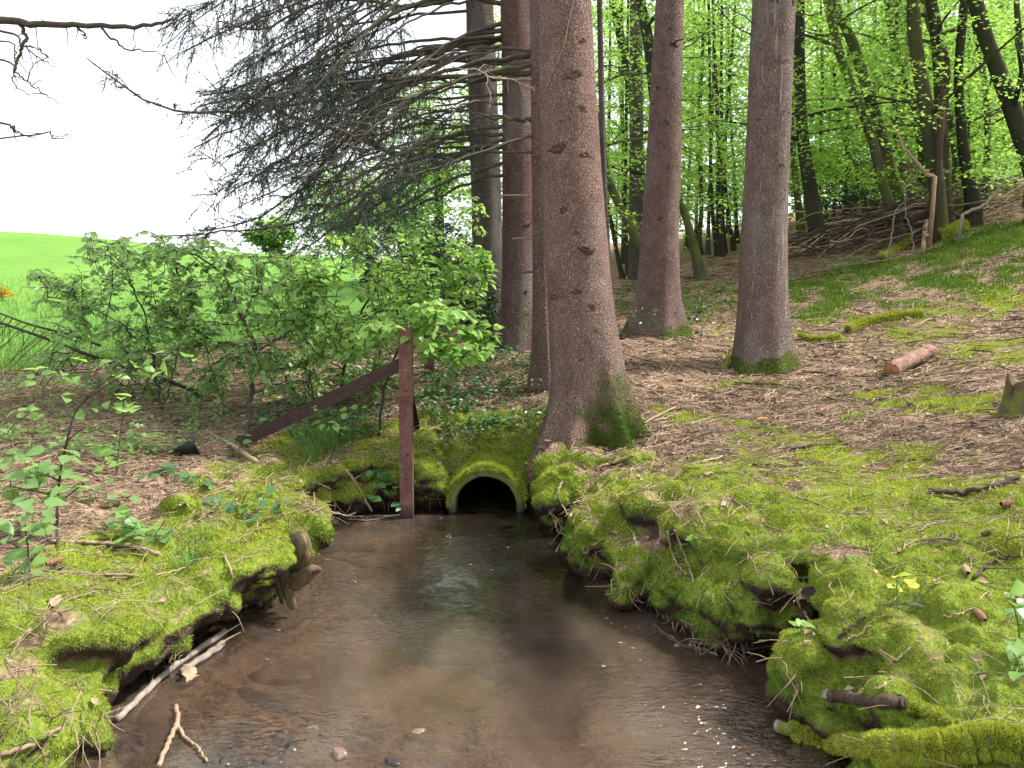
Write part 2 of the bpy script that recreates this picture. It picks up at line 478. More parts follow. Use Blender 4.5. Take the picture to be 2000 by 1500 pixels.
M = dict(
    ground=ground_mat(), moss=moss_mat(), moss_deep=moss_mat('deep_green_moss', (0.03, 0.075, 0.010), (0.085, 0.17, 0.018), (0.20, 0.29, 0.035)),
    bark_pink=spruce_bark('pink_spruce_bark'),
    bark_red=spruce_bark('red_spruce_bark', (0.20, 0.122, 0.104), (0.06, 0.034, 0.03), 0.3),
    bark_grey=spruce_bark('grey_spruce_bark', (0.15, 0.125, 0.105), (0.05, 0.04, 0.035), 0.5),
    bark_mid=spruce_bark('brown_spruce_bark', (0.29, 0.195, 0.168), (0.075, 0.047, 0.04), 0.4, 0.0, 0.8),
    bark_resin=spruce_bark('resin_streaked_spruce_bark', (0.28, 0.21, 0.182), (0.08, 0.055, 0.047), 0.5, 0.6, 0.75),
    beech=beech_bark('beech_bark'), beech_moss=beech_bark('mossy_beech_bark', (0.10, 0.095, 0.07), (0.10, 0.12, 0.025), 0.9),
    beech_dark=beech_bark('dark_beech_bark', (0.05, 0.045, 0.038), (0.05, 0.06, 0.02), 0.4),
    beech_leaf=leaf_mat('beech_leaf', (0.09, 0.185, 0.022), (0.18, 0.325, 0.045), (0.29, 0.46, 0.085), (0.50, 0.76, 0.14), 0.56, 0.55, 0.2, 0.8),
    beech_leaf_b=leaf_mat('deep_beech_leaf', (0.05, 0.12, 0.024), (0.11, 0.24, 0.045), (0.21, 0.38, 0.085), (0.38, 0.64, 0.14), 0.53, 0.55, 0.2, 0.8),
    bush_leaf=leaf_mat('hornbeam_leaf', (0.09, 0.175, 0.055), (0.165, 0.305, 0.095), (0.27, 0.42, 0.14), (0.42, 0.66, 0.17), 0.47, 0.36, 0.5, 2.0),
    bush_leaf_b=leaf_mat('bright_hornbeam_leaf', (0.10, 0.215, 0.05), (0.19, 0.36, 0.085), (0.31, 0.49, 0.12), (0.48, 0.74, 0.15), 0.48, 0.36, 0.5, 2.0),
    holly_leaf=leaf_mat('dark_evergreen_leaf', (0.012, 0.03, 0.012), (0.03, 0.065, 0.025), (0.06, 0.115, 0.05), (0.05, 0.11, 0.03), 0.15, 0.3, 0.5, 2.0),
    bramble_leaf=leaf_mat('bramble_leaf', (0.025, 0.07, 0.025), (0.06, 0.15, 0.05), (0.12, 0.24, 0.09), (0.15, 0.30, 0.06), 0.25, 0.4, 0.4, 4.0),
    needle=leaf_mat('spruce_needle', (0.022, 0.038, 0.034), (0.045, 0.070, 0.062), (0.085, 0.12, 0.10), (0.07, 0.11, 0.07), 0.2, 0.6, 0.2, 1.0),
    grass=leaf_mat('grass_blade', (0.07, 0.16, 0.03), (0.13, 0.26, 0.055), (0.22, 0.36, 0.09), (0.28, 0.5, 0.1), 0.35, 0.5, 0.25, 1.0),
    limb=wood_mat('spruce_limb', (0.055, 0.046, 0.040), (0.125, 0.108, 0.09), 30, (1, 1, 1), 0.12),
    pale_limb=wood_mat('pale_dead_limb', (0.20, 0.16, 0.13), (0.36, 0.31, 0.26), 30),
    stem=wood_mat('shrub_stem', (0.04, 0.032, 0.026), (0.09, 0.075, 0.06), 40),
    twig=wood_mat('dry_twig', (0.21, 0.145, 0.095), (0.47, 0.36, 0.25), 60),
    twig_dark=wood_mat('dark_dry_twig', (0.045, 0.03, 0.024), (0.115, 0.08, 0.06), 60),
    stick_tan=wood_mat('tan_stick', (0.25, 0.17, 0.115), (0.42, 0.31, 0.22), 60),
    stick_moss=wood_mat('mossy_stick', (0.10, 0.09, 0.04), (0.20, 0.21, 0.05), 40, (1, 1, 1), 0.95),
    dead_leaf=leaf_mat('dead_leaf', (0.095, 0.058, 0.036), (0.30, 0.20, 0.13), (0.56, 0.43, 0.30), (0.3, 0.18, 0.1), 0.12, 0.7, 0.15, 9.0),
    cone=wood_mat('spruce_cone', (0.16, 0.075, 0.045), (0.36, 0.20, 0.13), 80),
    cut=wood_mat('cut_wood', (0.33, 0.15, 0.06), (0.50, 0.27, 0.13), 30),
    log_bark=wood_mat('flaky_log_bark', (0.11, 0.06, 0.045), (0.36, 0.22, 0.165), 30),
    rotten=wood_mat('rotten_wood', (0.045, 0.032, 0.022), (0.20, 0.155, 0.09), 18, (1, 1, 0.25), 0.75),
    driftwood=wood_mat('wet_driftwood', (0.035, 0.022, 0.017), (0.20, 0.125, 0.075), 26, (1, 1, 0.35), 0.35, 0.5),
    rust=rust_mat(), dark_rust=wood_mat('dark_rusty_steel', (0.035, 0.022, 0.022), (0.085, 0.05, 0.047), 50), concrete=concrete_mat(), water=water_mat(),
    stone=stone_mat('brown_stone', (0.11, 0.075, 0.055), (0.24, 0.17, 0.125), 0.35), wet_stone=stone_mat('wet_dark_stone', (0.025, 0.022, 0.019), (0.09, 0.075, 0.065), 0.28),
    red_stone=stone_mat('red_sandstone', (0.10, 0.058, 0.042), (0.20, 0.115, 0.085), 0.5),
    plastic=stone_mat('black_plastic', (0.008, 0.008, 0.010), (0.014, 0.014, 0.018), 0.3),
)

# ------------------------------------------------------------------ the lie of the land
CTRL = [tuple(P(*c)) for c in [
    (1160, 870, 5.3), (1060, 745, 6.4), (1490, 712, 7.2), (1285, 648, 8.3), (1990, 600, 8.0), (1990, 800, 4.5),
    (1990, 1000, 3.0), (1990, 1300, 2.1), (1700, 900, 4.2), (1600, 560, 10.5), (1560, 480, 15), (1990, 418, 12.3),
    (1850, 430, 13.5), (1400, 505, 16), (1220, 550, 13.5), (1330, 950, 3.85), (1500, 1040, 3.1), (1700, 1330, 2.2),
    (560, 1095, 3.35), (200, 1130, 2.75), (50, 1260, 2.3), (100, 960, 3.9), (300, 900, 4.6), (50, 850, 5.6), (470, 870, 5.3),
    (620, 905, 5.12), (700, 835, 5.6), (900, 790, 6.0), (850, 700, 7.6), (300, 800, 6.6), (50, 750, 8.5), (600, 760, 7.0),
    (700, 700, 9.0), (400, 700, 10.0), (0, 700, 11.0), (150, 640, 16), (0, 560, 30), (400, 560, 30), (0, 450, 80), (170, 460, 76), (550, 495, 62)]]
CTRL += [(-53, 100, 7.2), (-41, 100, 6.2), (-18, 90, 3.6), (-120, 80, 9), (-130, 160, 8), (-20, 160, 3), (0, 30, 2.5), (10, 22, 3.5), (20, 30, 5.6),
         (30, 60, 9), (0, 60, 3.6), (60, 120, 10), (10, 9, 2.7), (16, 5, 3.0), (6, 2, 1.5), (-3, -3, 0.5), (3, -3, 0.65), (8, -4, 1.7), (-9, 0, 0.5), (-16, 5, 0.4),
         (-40, 20, 1.8), (-60, 40, 4.2), (60, 20, 10), (40, -10, 7), (-40, -10, 0.8), (0, -30, 0.9)]
CTRL = np.array(CTRL)
def _phi(d2): return np.sqrt(d2 + 0.5)
_d2 = ((CTRL[:, None, :2] - CTRL[None, :, :2]) ** 2).sum(-1)
_A = np.block([[_phi(_d2) - 0.02 * np.eye(len(CTRL)), np.ones((len(CTRL), 1))], [np.ones((1, len(CTRL))), np.zeros((1, 1))]])
_W = np.linalg.solve(_A, np.concatenate([CTRL[:, 2], [0]]))
def land(x, y):
    x, y = np.broadcast_arrays(np.asarray(x, float), np.asarray(y, float))
    z = np.full(x.shape, _W[-1])
    for (cx, cy, _), w in zip(CTRL, _W[:-1]):
        z = z + w * _phi((x - cx) ** 2 + (y - cy) ** 2)
    near = 1 - sstep(14, 30, np.hypot(x, y))
    z = z + near * (0.05 * NZ(x * 1.3, y * 1.3, 0.5) + 0.022 * NZ(x * 4.1, y * 4.1, 2.5))
    return z

PIPE_X, PIPE_Y, PIPE_R, PIPE_RI, PIPE_Z = -0.176, 5.07, 0.262, 0.208, 0.035
SHORE_PX = [(120, 1500), (215, 1430), (330, 1330), (440, 1250), (475, 1195), (560, 1180), (600, 1120), (575, 1045), (640, 1008), (720, 1000), (790, 996), (860, 992),
            (880, 985), (1022, 985), (1060, 1000), (1110, 1040), (1150, 1105), (1210, 1165), (1300, 1225), (1400, 1275), (1500, 1300), (1545, 1350), (1575, 1420), (1600, 1500)]
SHORE = [tuple(PZ(a, b, 0.0)[:2]) for a, b in SHORE_PX]
SHORE = [(-1.25, -3.0), (-1.25, 0.8), (-1.28, 1.7)] + SHORE + [(0.95, 1.7), (1.0, 0.8), (1.0, -3.0)]
SHORE = np.array(SHORE)
def shore_dist(x, y):
    """metres from the waterline, positive on land"""
    best = np.full(x.shape, 1e9)
    inside = np.zeros(x.shape, bool)
    n = len(SHORE)
    for i in range(n):
        ax, ay = SHORE[i]
        bx, by = SHORE[(i + 1) % n]
        dx, dy = bx - ax, by - ay
        t = np.clip(((x - ax) * dx + (y - ay) * dy) / (dx * dx + dy * dy + 1e-12), 0, 1)
        best = np.minimum(best, (x - ax - t * dx) ** 2 + (y - ay - t * dy) ** 2)
        c = ((ay > y) != (by > y)) & (x < dx * (y - ay) / (dy if abs(dy) > 1e-12 else 1e-12) + ax)
        inside ^= c
    d = np.sqrt(best)
    return np.where(inside, -d, d)

POOL = np.array([tuple(PZ(a, b, 0.0)[:2]) for a, b in [(890, 985), (1045, 985), (1130, 1060), (1200, 1180), (1120, 1250), (1080, 1320), (1040, 1320), (980, 1260), (890, 1210), (780, 1190), (720, 1110), (800, 1040)]])  # deeper pool, outlined where the dark reflection is painted on bed and water
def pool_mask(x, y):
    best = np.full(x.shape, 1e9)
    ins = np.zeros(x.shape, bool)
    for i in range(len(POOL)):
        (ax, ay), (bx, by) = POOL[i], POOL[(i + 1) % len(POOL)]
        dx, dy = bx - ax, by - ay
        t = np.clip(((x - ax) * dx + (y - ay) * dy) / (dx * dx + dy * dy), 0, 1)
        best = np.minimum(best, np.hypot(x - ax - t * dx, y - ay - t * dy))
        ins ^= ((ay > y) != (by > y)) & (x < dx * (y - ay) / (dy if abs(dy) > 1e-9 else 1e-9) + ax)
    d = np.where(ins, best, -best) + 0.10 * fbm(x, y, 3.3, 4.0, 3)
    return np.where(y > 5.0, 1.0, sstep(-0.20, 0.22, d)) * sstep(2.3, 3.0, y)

# moss cushions and hollows of the banks: photo pixel, distance, radius, vertical squash
CUSH = [(1088, 915, 5.12, .16, .8), (1150, 915, 5.02, .18, .7), (1225, 905, 4.95, .17, .5), (1100, 960, 4.70, .16, 1), (1085, 990, 4.66, .12, 1), (1160, 1075, 4.02, .17, 1.15), (1150, 1040, 4.05, .13, 1), (1200, 1000, 4.10, .16, .8), (1260, 1000, 3.88, .14, .7),
        (1285, 1085, 3.66, .17, .9), (1235, 1125, 3.54, .095, 1.1), (1222, 1160, 3.48, .065, 1.3), (1225, 1090, 3.62, .10, 1),
        (1310, 1000, 3.72, .16, .7), (1345, 1010, 3.60, .12, .7), (1420, 1110, 3.28, .14, .9), (1370, 1175, 3.24, .14, .9), (1455, 1195, 3.06, .14, .9), (1335, 1150, 3.36, .11, .8), (1420, 1060, 3.42, .13, .7), (1510, 1140, 3.0, .12, .8), (1595, 1300, 2.58, .14, 1), (1570, 1330, 2.52, .09, 1.3),
        (1640, 1375, 2.42, .11, .9), (1725, 1120, 3.0, .12, .8), (1780, 1245, 2.6, .14, .8), (1900, 1310, 2.3, .16, .8), (1490, 1005, 3.55, .15, .7), (1560, 1015, 3.4, .10, .8),
        (1620, 1080, 3.15, .09, .8), (1700, 1180, 2.8, .08, 1), (1840, 1400, 2.1, .14, .8), (1230, 950, 4.3, .14, .6), (1380, 930, 4.2, .14, .5),
        (520, 1100, 3.30, .13, .55), (440, 1095, 3.25, .14, .6), (420, 1020, 3.75, .10, .8), (350, 1010, 3.8, .10, .8), (330, 1185, 2.95, .15, .8), (240, 1205, 2.80, .17, .8), (150, 1215, 2.68, .15, .7),
        (110, 1330, 2.38, .14, .9), (140, 1420, 2.25, .10, 1.1), (40, 1400, 2.15, .15, .8), (400, 1160, 3.05, .10, 1), (430, 1150, 3.1, .07, 1.2), (340, 1240, 2.85, .07, 1.2),
        (640, 935, 5.02, .13, .7), (700, 905, 5.18, .14, .7), (590, 960, 4.9, .10, .7), (830, 935, 5.15, .12, .9), (520, 930, 4.8, .12, .6), (480, 950, 4.65, .1, .6)]
HOLES = [(1275, 1048, 3.72, .065), (1255, 1170, 3.42, .05), (1740, 1330, 2.4, .045), (1650, 1165, 2.93, .14), (1632, 1215, 2.80, .12), (1612, 1255, 2.70, .10), (1668, 1130, 3.02, .09), (1690, 1115, 3.1, .05), (70, 1305, 2.42, .07), (1440, 983, 3.72, .035), (1580, 1130, 3.0, .06), (1800, 1310, 2.45, .05), (1545, 1240, 2.85, .08), (360, 1215, 2.95, .035), (1330, 1035, 3.62, .05)]

H = 0.0185
gx, gy, gz = np.arange(-2.8, 3.2, H), np.arange(1.15, 6.4, H), np.arange(-0.36, 1.14, H)
X2, Y2 = np.meshgrid(gx, gy, indexing='ij')
LAND2 = land(X2, Y2)
S2 = shore_dist(X2, Y2)
_wp = sstep(0.46, 0.30, np.abs(X2 - PIPE_X)) * sstep(5.85, 5.5, Y2)
LAND2 = LAND2 * (1 - _wp) + np.minimum(LAND2, 0.16 + 0.28 * sstep(5.3, 5.85, Y2)) * _wp
right = sstep(-0.15, 0.45, X2 - 0.02)
backside = sstep(4.6, 5.0, Y2)
D = np.empty((len(gx), len(gy), len(gz)), np.float32)
bed2 = -0.04 - 0.17 * sstep(0.0, 0.55, -S2) + 0.025 * NZ(X2 * 3, Y2 * 3, 4.4) + 0.012 * NZ(X2 * 9, Y2 * 9, 1.4) + 0.10 * sstep(3.0, 2.1, Y2) * sstep(-0.1, -0.7, X2) - 0.12 * pool_mask(X2, Y2) * sstep(-0.05, -0.3, S2)
for k_, z in enumerate(gz):
    n1 = fbm(X2, Y2, z * 1.4, 3.6, 2)
    n2 = NZ(X2 * 11, Y2 * 11, z * 11)
    g = LAND2 - z
    face_r = 0.5 * max(z - 0.10, 0)
    face_l = -0.22 * min(max(z - 0.06, 0), 0.22)
    under = 0.07 * (1 - min(max(z / 0.11, 0), 1))
    w = under + right * face_r + (1 - right) * (1 - backside) * face_l + backside * (1 - right) * 0.25 * max(z - 0.1, 0)
    s = (S2 - w + 0.105 * n1 + 0.028 * n2) * 0.9
    g = g + 0.030 * n1 * np.exp(-np.maximum(S2, 0) / 0.5) + 0.009 * n2
    kk = 0.10
    hh = np.clip(0.5 + 0.5 * (s - g) / kk, 0, 1)
    f = s * (1 - hh) + g * hh - kk * hh * (1 - hh)
    D[:, :, k_] = np.maximum(f, bed2 - z)
def _blob(px, py, Y, r, q, sign):
    c = P(px, py, Y)
    R = r * 2.6
    i0, i1 = np.searchsorted(gx, [c[0] - R, c[0] + R])
    j0, j1 = np.searchsorted(gy, [c[1] - R, c[1] + R])
    k0, k1 = np.searchsorted(gz, [c[2] - R, c[2] + R])
    if i1 <= i0 or j1 <= j0 or k1 <= k0: return
    x, y, z = gx[i0:i1, None, None], gy[None, j0:j1, None], gz[None, None, k0:k1]
    n = 0.20 * r * NZ(x * 9, y * 9, z * 9)
    d = r - np.sqrt((x - c[0]) ** 2 + (y - c[1]) ** 2 + ((z - c[2]) / q) ** 2) + n
    a = D[i0:i1, j0:j1, k0:k1]
    k = 0.045
    if sign > 0:
        h = np.clip(0.5 + 0.5 * (a - d) / k, 0, 1)
        D[i0:i1, j0:j1, k0:k1] = d * (1 - h) + a * h + k * h * (1 - h)
    else:
        d = -d
        h = np.clip(0.5 - 0.5 * (a - d) / k, 0, 1)
        D[i0:i1, j0:j1, k0:k1] = d * (1 - h) + a * h - k * h * (1 - h)
for c in CUSH: _blob(*c, 1)
for c in HOLES: _blob(c[0], c[1], c[2], c[3], 1.0, -1)
# the culvert's bore through the bank
iy = gy > PIPE_Y - 0.35
rr = np.sqrt((gx[:, None, None] - PIPE_X) ** 2 + (gz[None, None, :] - PIPE_Z) ** 2)
bore = np.broadcast_to(rr - (PIPE_R - 0.03), D.shape)
front = np.broadcast_to(rr - (PIPE_R + 0.05), D.shape)
D[:, iy, :] = np.minimum(D[:, iy, :], bore[:, iy, :])
ifr = (gy > PIPE_Y - 0.6) & (gy < PIPE_Y + 0.06)
D[:, ifr, :] = np.minimum(D[:, ifr, :], np.maximum(front[:, ifr, :], -(gz[None, None, :] + 0.17) ))

def surface_nets(D):
    s = D > 0
    nx, ny, nz = D.shape
    cnt = np.zeros((nx - 1, ny - 1, nz - 1), np.uint8)
    offs = [(a, b, c) for a in (0, 1) for b in (0, 1) for c in (0, 1)]
    for a, b, c in offs: cnt += s[a:nx - 1 + a, b:ny - 1 + b, c:nz - 1 + c]
    act = np.argwhere((cnt > 0) & (cnt < 8))
    idx = np.full(cnt.shape, -1, np.int32)
    idx[act[:, 0], act[:, 1], act[:, 2]] = np.arange(len(act))
    cv = np.stack([D[act[:, 0] + a, act[:, 1] + b, act[:, 2] + c] for a, b, c in offs], 1)
    acc, num = np.zeros((len(act), 3)), np.zeros(len(act))
    oc = np.array(offs, float)
    for i in range(8):
        for j in range(i + 1, 8):
            if np.abs(oc[i] - oc[j]).sum() != 1: continue
            m = (cv[:, i] > 0) != (cv[:, j] > 0)
            t = cv[m, i] / (cv[m, i] - cv[m, j])
            acc[m] += oc[i] + (oc[j] - oc[i]) * t[:, None]
            num[m] += 1
    V = act + acc / num[:, None]
    quads = []
    for ax in range(3):
        u, v = [(1, 2), (2, 0), (0, 1)][ax]
        sl0, sl1 = [slice(None)] * 3, [slice(None)] * 3
        sl0[ax], sl1[ax] = slice(0, -1), slice(1, None)
        ch = s[tuple(sl0)] != s[tuple(sl1)]
        e = np.argwhere(ch)
        dims = cnt.shape
        ok = (e[:, u] > 0) & (e[:, v] > 0) & (e[:, u] < D.shape[u] - 1) & (e[:, v] < D.shape[v] - 1)
        e = e[ok]
        def cell(du, dv):
            q = e.copy()
            q[:, u] -= du
            q[:, v] -= dv
            return idx[q[:, 0], q[:, 1], q[:, 2]]
        q = np.stack([cell(1, 1), cell(0, 1), cell(0, 0), cell(1, 0)], 1)
        up = s[e[:, 0], e[:, 1], e[:, 2]]
        q[~up] = q[~up][:, ::-1]
        quads.append(q)
    return V, np.concatenate(quads)

BV, BF = surface_nets(D)
BV = BV * H + np.array([gx[0], gy[0], gz[0]])
def vnormals(V, F):
    n = np.zeros_like(V)
    a, b, c = V[F[:, 0]], V[F[:, 1]], V[F[:, 2]]
    fn = np.cross(b - a, c - a)
    if F.shape[1] == 4: fn = fn + np.cross(c - a, V[F[:, 3]] - a)
    for i in range(F.shape[1]): np.add.at(n, F[:, i], fn)
    return n / (np.linalg.norm(n, axis=1)[:, None] + 1e-12)
BN = vnormals(BV, BF)
_bl = np.abs(NZ(BV[:, 0] * 4.8 + 2, BV[:, 1] * 4.8, BV[:, 2] * 4.8)) * 0.082 + np.abs(NZ(BV[:, 0] * 12, BV[:, 1] * 12 + 5, BV[:, 2] * 12)) * 0.042 - 0.036
_lump = (_bl + 0.010 * NZ(BV[:, 0] * 25, BV[:, 1] * 25, BV[:, 2] * 25)) * sstep(-0.02, 0.10, BV[:, 2]) * (0.25 + 0.75 * sstep(1.3, 0.2, shore_dist(BV[:, 0], BV[:, 1])))
BV = BV + BN * _lump[:, None]
BN = vnormals(BV, BF)

# earth laid bare in hollows of the banks
BARE = [(1650, 1165, 2.93, .17), (1632, 1215, 2.80, .15), (1612, 1258, 2.70, .11), (1690, 1110, 3.05, .10), (60, 1305, 2.42, .12), (110, 1330, 2.36, .06), (1290, 1046, 3.62, .09), (430, 1190, 2.98, .06), (1800, 1330, 2.36, .09), (1420, 1005, 3.55, .05), (1045, 880, 5.25, .20), (1020, 850, 5.45, .16)]
def moss_cover(V, N, sd):
    """0..1: how much moss grows there"""
    x, y, z = V[:, 0], V[:, 1], V[:, 2]
    n = fbm(x, y, 0.3, 1.7, 3)
    nf = fbm(x, y, z, 6.0, 2)
    r = sstep(-0.2, 0.3, x)
    edge_r = sstep(1.9, 0.25, sd)
    edge_l = sstep(1.05, 0.35, sd)
    face = sstep(0.9, 0.6, N[:, 2]) * (0.45 + 0.5 * r)
    m = r * (edge_r * 0.95 + 0.22) + (1 - r) * edge_l * 1.1 + face + 0.62 * n + 0.42 * nf - 0.25
    m = m - 0.30 * sstep(4.4, 6.0, y) * r * sstep(0.5, 1.0, sd) + 0.62 * sstep(0.7, 2.0, x) * sstep(8.0, 4.5, y) * sstep(0.0, 0.5, n + 0.5 * nf + 0.35) - 0.55 * sstep(0.9, 0.2, np.hypot(x - 0.75, (y - 5.0) * 0.8))
    # the deep green sheet below the brush pile and the pale patches on the slope
    m = m + 0.55 * r * sstep(0.9, 2.0, x) * sstep(9.0, 6.5, y) * sstep(-0.15, 0.25, fbm(x, y, 8.8, 1.3, 3))
    hill = sstep(2.1, 0.9, np.abs((y - 9.9) - 0.30 * (x - 5.5)) ) * sstep(2.8, 4.2, x) * sstep(14, 9, x)
    m = m + hill * (0.85 + 0.7 * nf) + 0.25 * sstep(6.5, 9, y) * sstep(0.0, 0.25, n)
    m = m + 0.5 * sstep(0.35, 0.1, np.abs(y - 7.0 + 0.1 * x)) * sstep(3.2, 4.2, x) * sstep(7, 5, x)
    m = np.where(N[:, 2] < -0.15, m * 0.0, m)
    m = m * sstep(0.01, 0.07, z + 0.03 * nf)
    for px_, py_, Y_, r_ in BARE:
        c_ = P(px_, py_, Y_)
        m = m - 1.3 * sstep(r_ * 1.25, r_ * 0.6, np.sqrt((x - c_[0]) ** 2 + (y - c_[1]) ** 2 + (z - c_[2]) ** 2) + 0.05 * nf)
    return np.clip(sstep(0.16, 0.72, m), 0, 1)

bsd = shore_dist(BV[:, 0], BV[:, 1])
b_moss = moss_cover(BV, BN, bsd)
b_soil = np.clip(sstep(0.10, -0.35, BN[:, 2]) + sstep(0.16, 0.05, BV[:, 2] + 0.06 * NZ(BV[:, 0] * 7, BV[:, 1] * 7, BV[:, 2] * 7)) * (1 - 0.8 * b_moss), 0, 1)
for px_, py_, Y_, r_ in BARE[:7]:
    c_ = P(px_, py_, Y_)
    b_soil = np.maximum(b_soil, 0.85 * sstep(r_ * 1.1, r_ * 0.5, np.linalg.norm(BV - c_, axis=1)))
b_silt = sstep(0.0, -0.04, BV[:, 2])
bank = link('ground', np_mesh('stream_banks', BV, BF, M['ground'], True, dict(moss=b_moss, soil=b_soil, silt=b_silt, painted_dark=pool_mask(BV[:, 0], BV[:, 1]), meadow=np.zeros(len(BV)))))
tag(bank, kind='structure')

# the wider land, one sheet to the horizon
def axis(lo, hi, step, far_lo, far_hi, grow=1.16):
    a = list(np.arange(lo, hi + 1e-6, step))
    s, v = step, hi
    while v < far_hi: s *= grow; v += s; a.append(v)
    s, v = step, lo
    while v > far_lo: s *= grow; v -= s; a.insert(0, v)
    return np.array(a)
ax_, ay_ = axis(-8.99, 13.99, 0.09, -260, 260), axis(-1.0, 17.0, 0.09, -60, 300)
XX, YY = np.meshgrid(ax_, ay_, indexing='ij')
ZZ = land(XX, YY)
SD = shore_dist(XX.ravel(), YY.ravel()).reshape(XX.shape)
ZZ = np.where(YY < 1.3, np.minimum(ZZ, -0.2 + (ZZ + 0.2) * sstep(0.0, 0.35, SD)), ZZ) - 0.006 * (YY > 1.0)
OV = np.stack([XX, YY, ZZ], -1).reshape(-1, 3)
ni, nj = XX.shape
I, J = np.meshgrid(np.arange(ni - 1), np.arange(nj - 1), indexing='ij')
OF = np.stack([I * nj + J, (I + 1) * nj + J, (I + 1) * nj + J + 1, I * nj + J + 1], -1).reshape(-1, 4)
mg = 0.10
cx_, cy_ = OV[OF].mean(1)[:, 0], OV[OF].mean(1)[:, 1]
hole = (cx_ > gx[0] + mg) & (cx_ < gx[-1] - mg) & (cy_ > gy[0] + mg) & (cy_ < gy[-1] - mg)
OF = OF[~hole]
ON = vnormals(OV, OF)
osd = SD.ravel()
o_moss = moss_cover(OV, ON, osd)
def meadow_mask(x, y):
    return sstep(0.0, 1.5, y - 9.6 - 0.55 * np.maximum(x + 6.0, 0) - 0.25 * np.maximum(-x - 6, 0) * 0 + 0.6 * NZ(x * 0.6, y * 0.6, 1.0)) * sstep(2.0, -4.0, x - 0.05 * y)
o_mead = meadow_mask(OV[:, 0], OV[:, 1])
far = np.clip(o_mead + sstep(40, 60, OV[:, 1]), 0, 1)
land_o = link('land', np_mesh('land', OV, OF, M['ground'], True, dict(moss=o_moss * (1 - far), soil=np.zeros(len(OV)), silt=np.zeros(len(OV)), meadow=far)))
tag(land_o, kind='structure')
land_o.name = 'forest_floor'

BVH_B = BVHTree.FromPolygons(BV.tolist(), BF.tolist())
BVH_O = BVHTree.FromPolygons(OV.tolist(), OF.tolist())
CAM_P = Vector((0, 0, CAM_Z))
def hit(px, py, water=True):
    """the ground point (and normal) seen at that photo pixel"""
    d = Vector(ray(px, py)).normalized()
    best = None
    for b in (BVH_B, BVH_O):
        loc, nor, i, dist = b.ray_cast(CAM_P, d)
        if loc is not None and (best is None or dist < best[2]): best = (loc, nor, dist)
    if best is None: return np.array(P(px, py, 30)), np.array([0, 0, 1.])
    if water and best[0].z < 0: return PZ(px, py, 0.0), np.array([0, 0, 1.])
    n = np.array(best[1])
    return np.array(best[0]), (n if n[2] > 0 or True else -n)
def drop(x, y):
    for b in (BVH_B, BVH_O):
        loc, nor, i, dist = b.ray_cast(Vector((x, y, 30)), Vector((0, 0, -1)))
        if loc is not None: return loc.z
    return float(land(x, y))

# ------------------------------------------------------------------ water
wx, wy = np.arange(-2.4, 1.9, 0.022), np.arange(-2.6, 7.6, 0.022)
WX, WY = np.meshgrid(wx, wy, indexing='ij')
amp = 0.4 + 0.6 * sstep(-0.2, 0.5, NZ(WX * 1.2, WY * 1.2, 9.0))
WZ = 0.0035 * amp * NZ(WX * 6 + 1.2 * NZ(WX * 2, WY * 2, 3), WY * 13, 2.0) + 0.0016 * amp * NZ(WX * 17, WY * 24, 6.0)
chop = np.zeros(WX.shape)
for a_, b_, rx, ry in ((1400, 1420, .33, .42), (1480, 1480, .25, .25), (600, 1150, .42, .5), (560, 1430, .25, .16), (700, 1230, .25, .2), (960, 1075, .2, .25)):
    c_ = PZ(a_, b_, 0.0)
    chop = np.maximum(chop, np.exp(-((WX - c_[0]) / rx) ** 2 - ((WY - c_[1]) / ry) ** 2))
chop = chop * (0.6 + 0.5 * NZ(WX * 5, WY * 5, 8.0))
ni, nj = WX.shape
I, J = np.meshgrid(np.arange(ni - 1), np.arange(nj - 1), indexing='ij')
WF = np.stack([I * nj + J, (I + 1) * nj + J, (I + 1) * nj + J + 1, I * nj + J + 1], -1).reshape(-1, 4)
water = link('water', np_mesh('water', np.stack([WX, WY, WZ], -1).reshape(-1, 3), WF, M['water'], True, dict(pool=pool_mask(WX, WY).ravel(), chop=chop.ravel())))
tag(water, kind='structure')

# ------------------------------------------------------------------ scattering of stuff (moss, litter, grass)
def sample(V, F, N, dens, maxn):
    """random points on faces; dens per face in points per square metre"""
    a, b, c, d = V[F[:, 0]], V[F[:, 1]], V[F[:, 2]], V[F[:, 3]]
    area = 0.5 * np.linalg.norm(np.cross(c - a, d - b), axis=1)
    lam = area * dens
    tot = lam.sum()
    n = int(min(tot, maxn))
    i = rng.choice(len(F), n, p=lam / tot)
    u, v = rng.random((n, 1)), rng.random((n, 1))
    pos = (a[i] * (1 - u) + b[i] * u) * (1 - v) + (d[i] * (1 - u) + c[i] * u) * v
    nor = N[F[i]].mean(1)
    return pos, nor / (np.linalg.norm(nor, axis=1)[:, None] + 1e-9), i

def align(nor, tilt=0.0, flat=0.0):
    """euler angles that turn +Z to each normal with a random spin"""
    out = np.empty((len(nor), 3), np.float32)
    for i, n in enumerate(nor):
        v = Vector(n)
        if tilt: v = (v + Vector(rng.normal(0, tilt, 3))).normalized()
        q = v.to_track_quat('Z', 'Y') @ Euler((0, 0, random.uniform(0, 6.283))).to_quaternion()
        out[i] = q.to_euler()
    return out

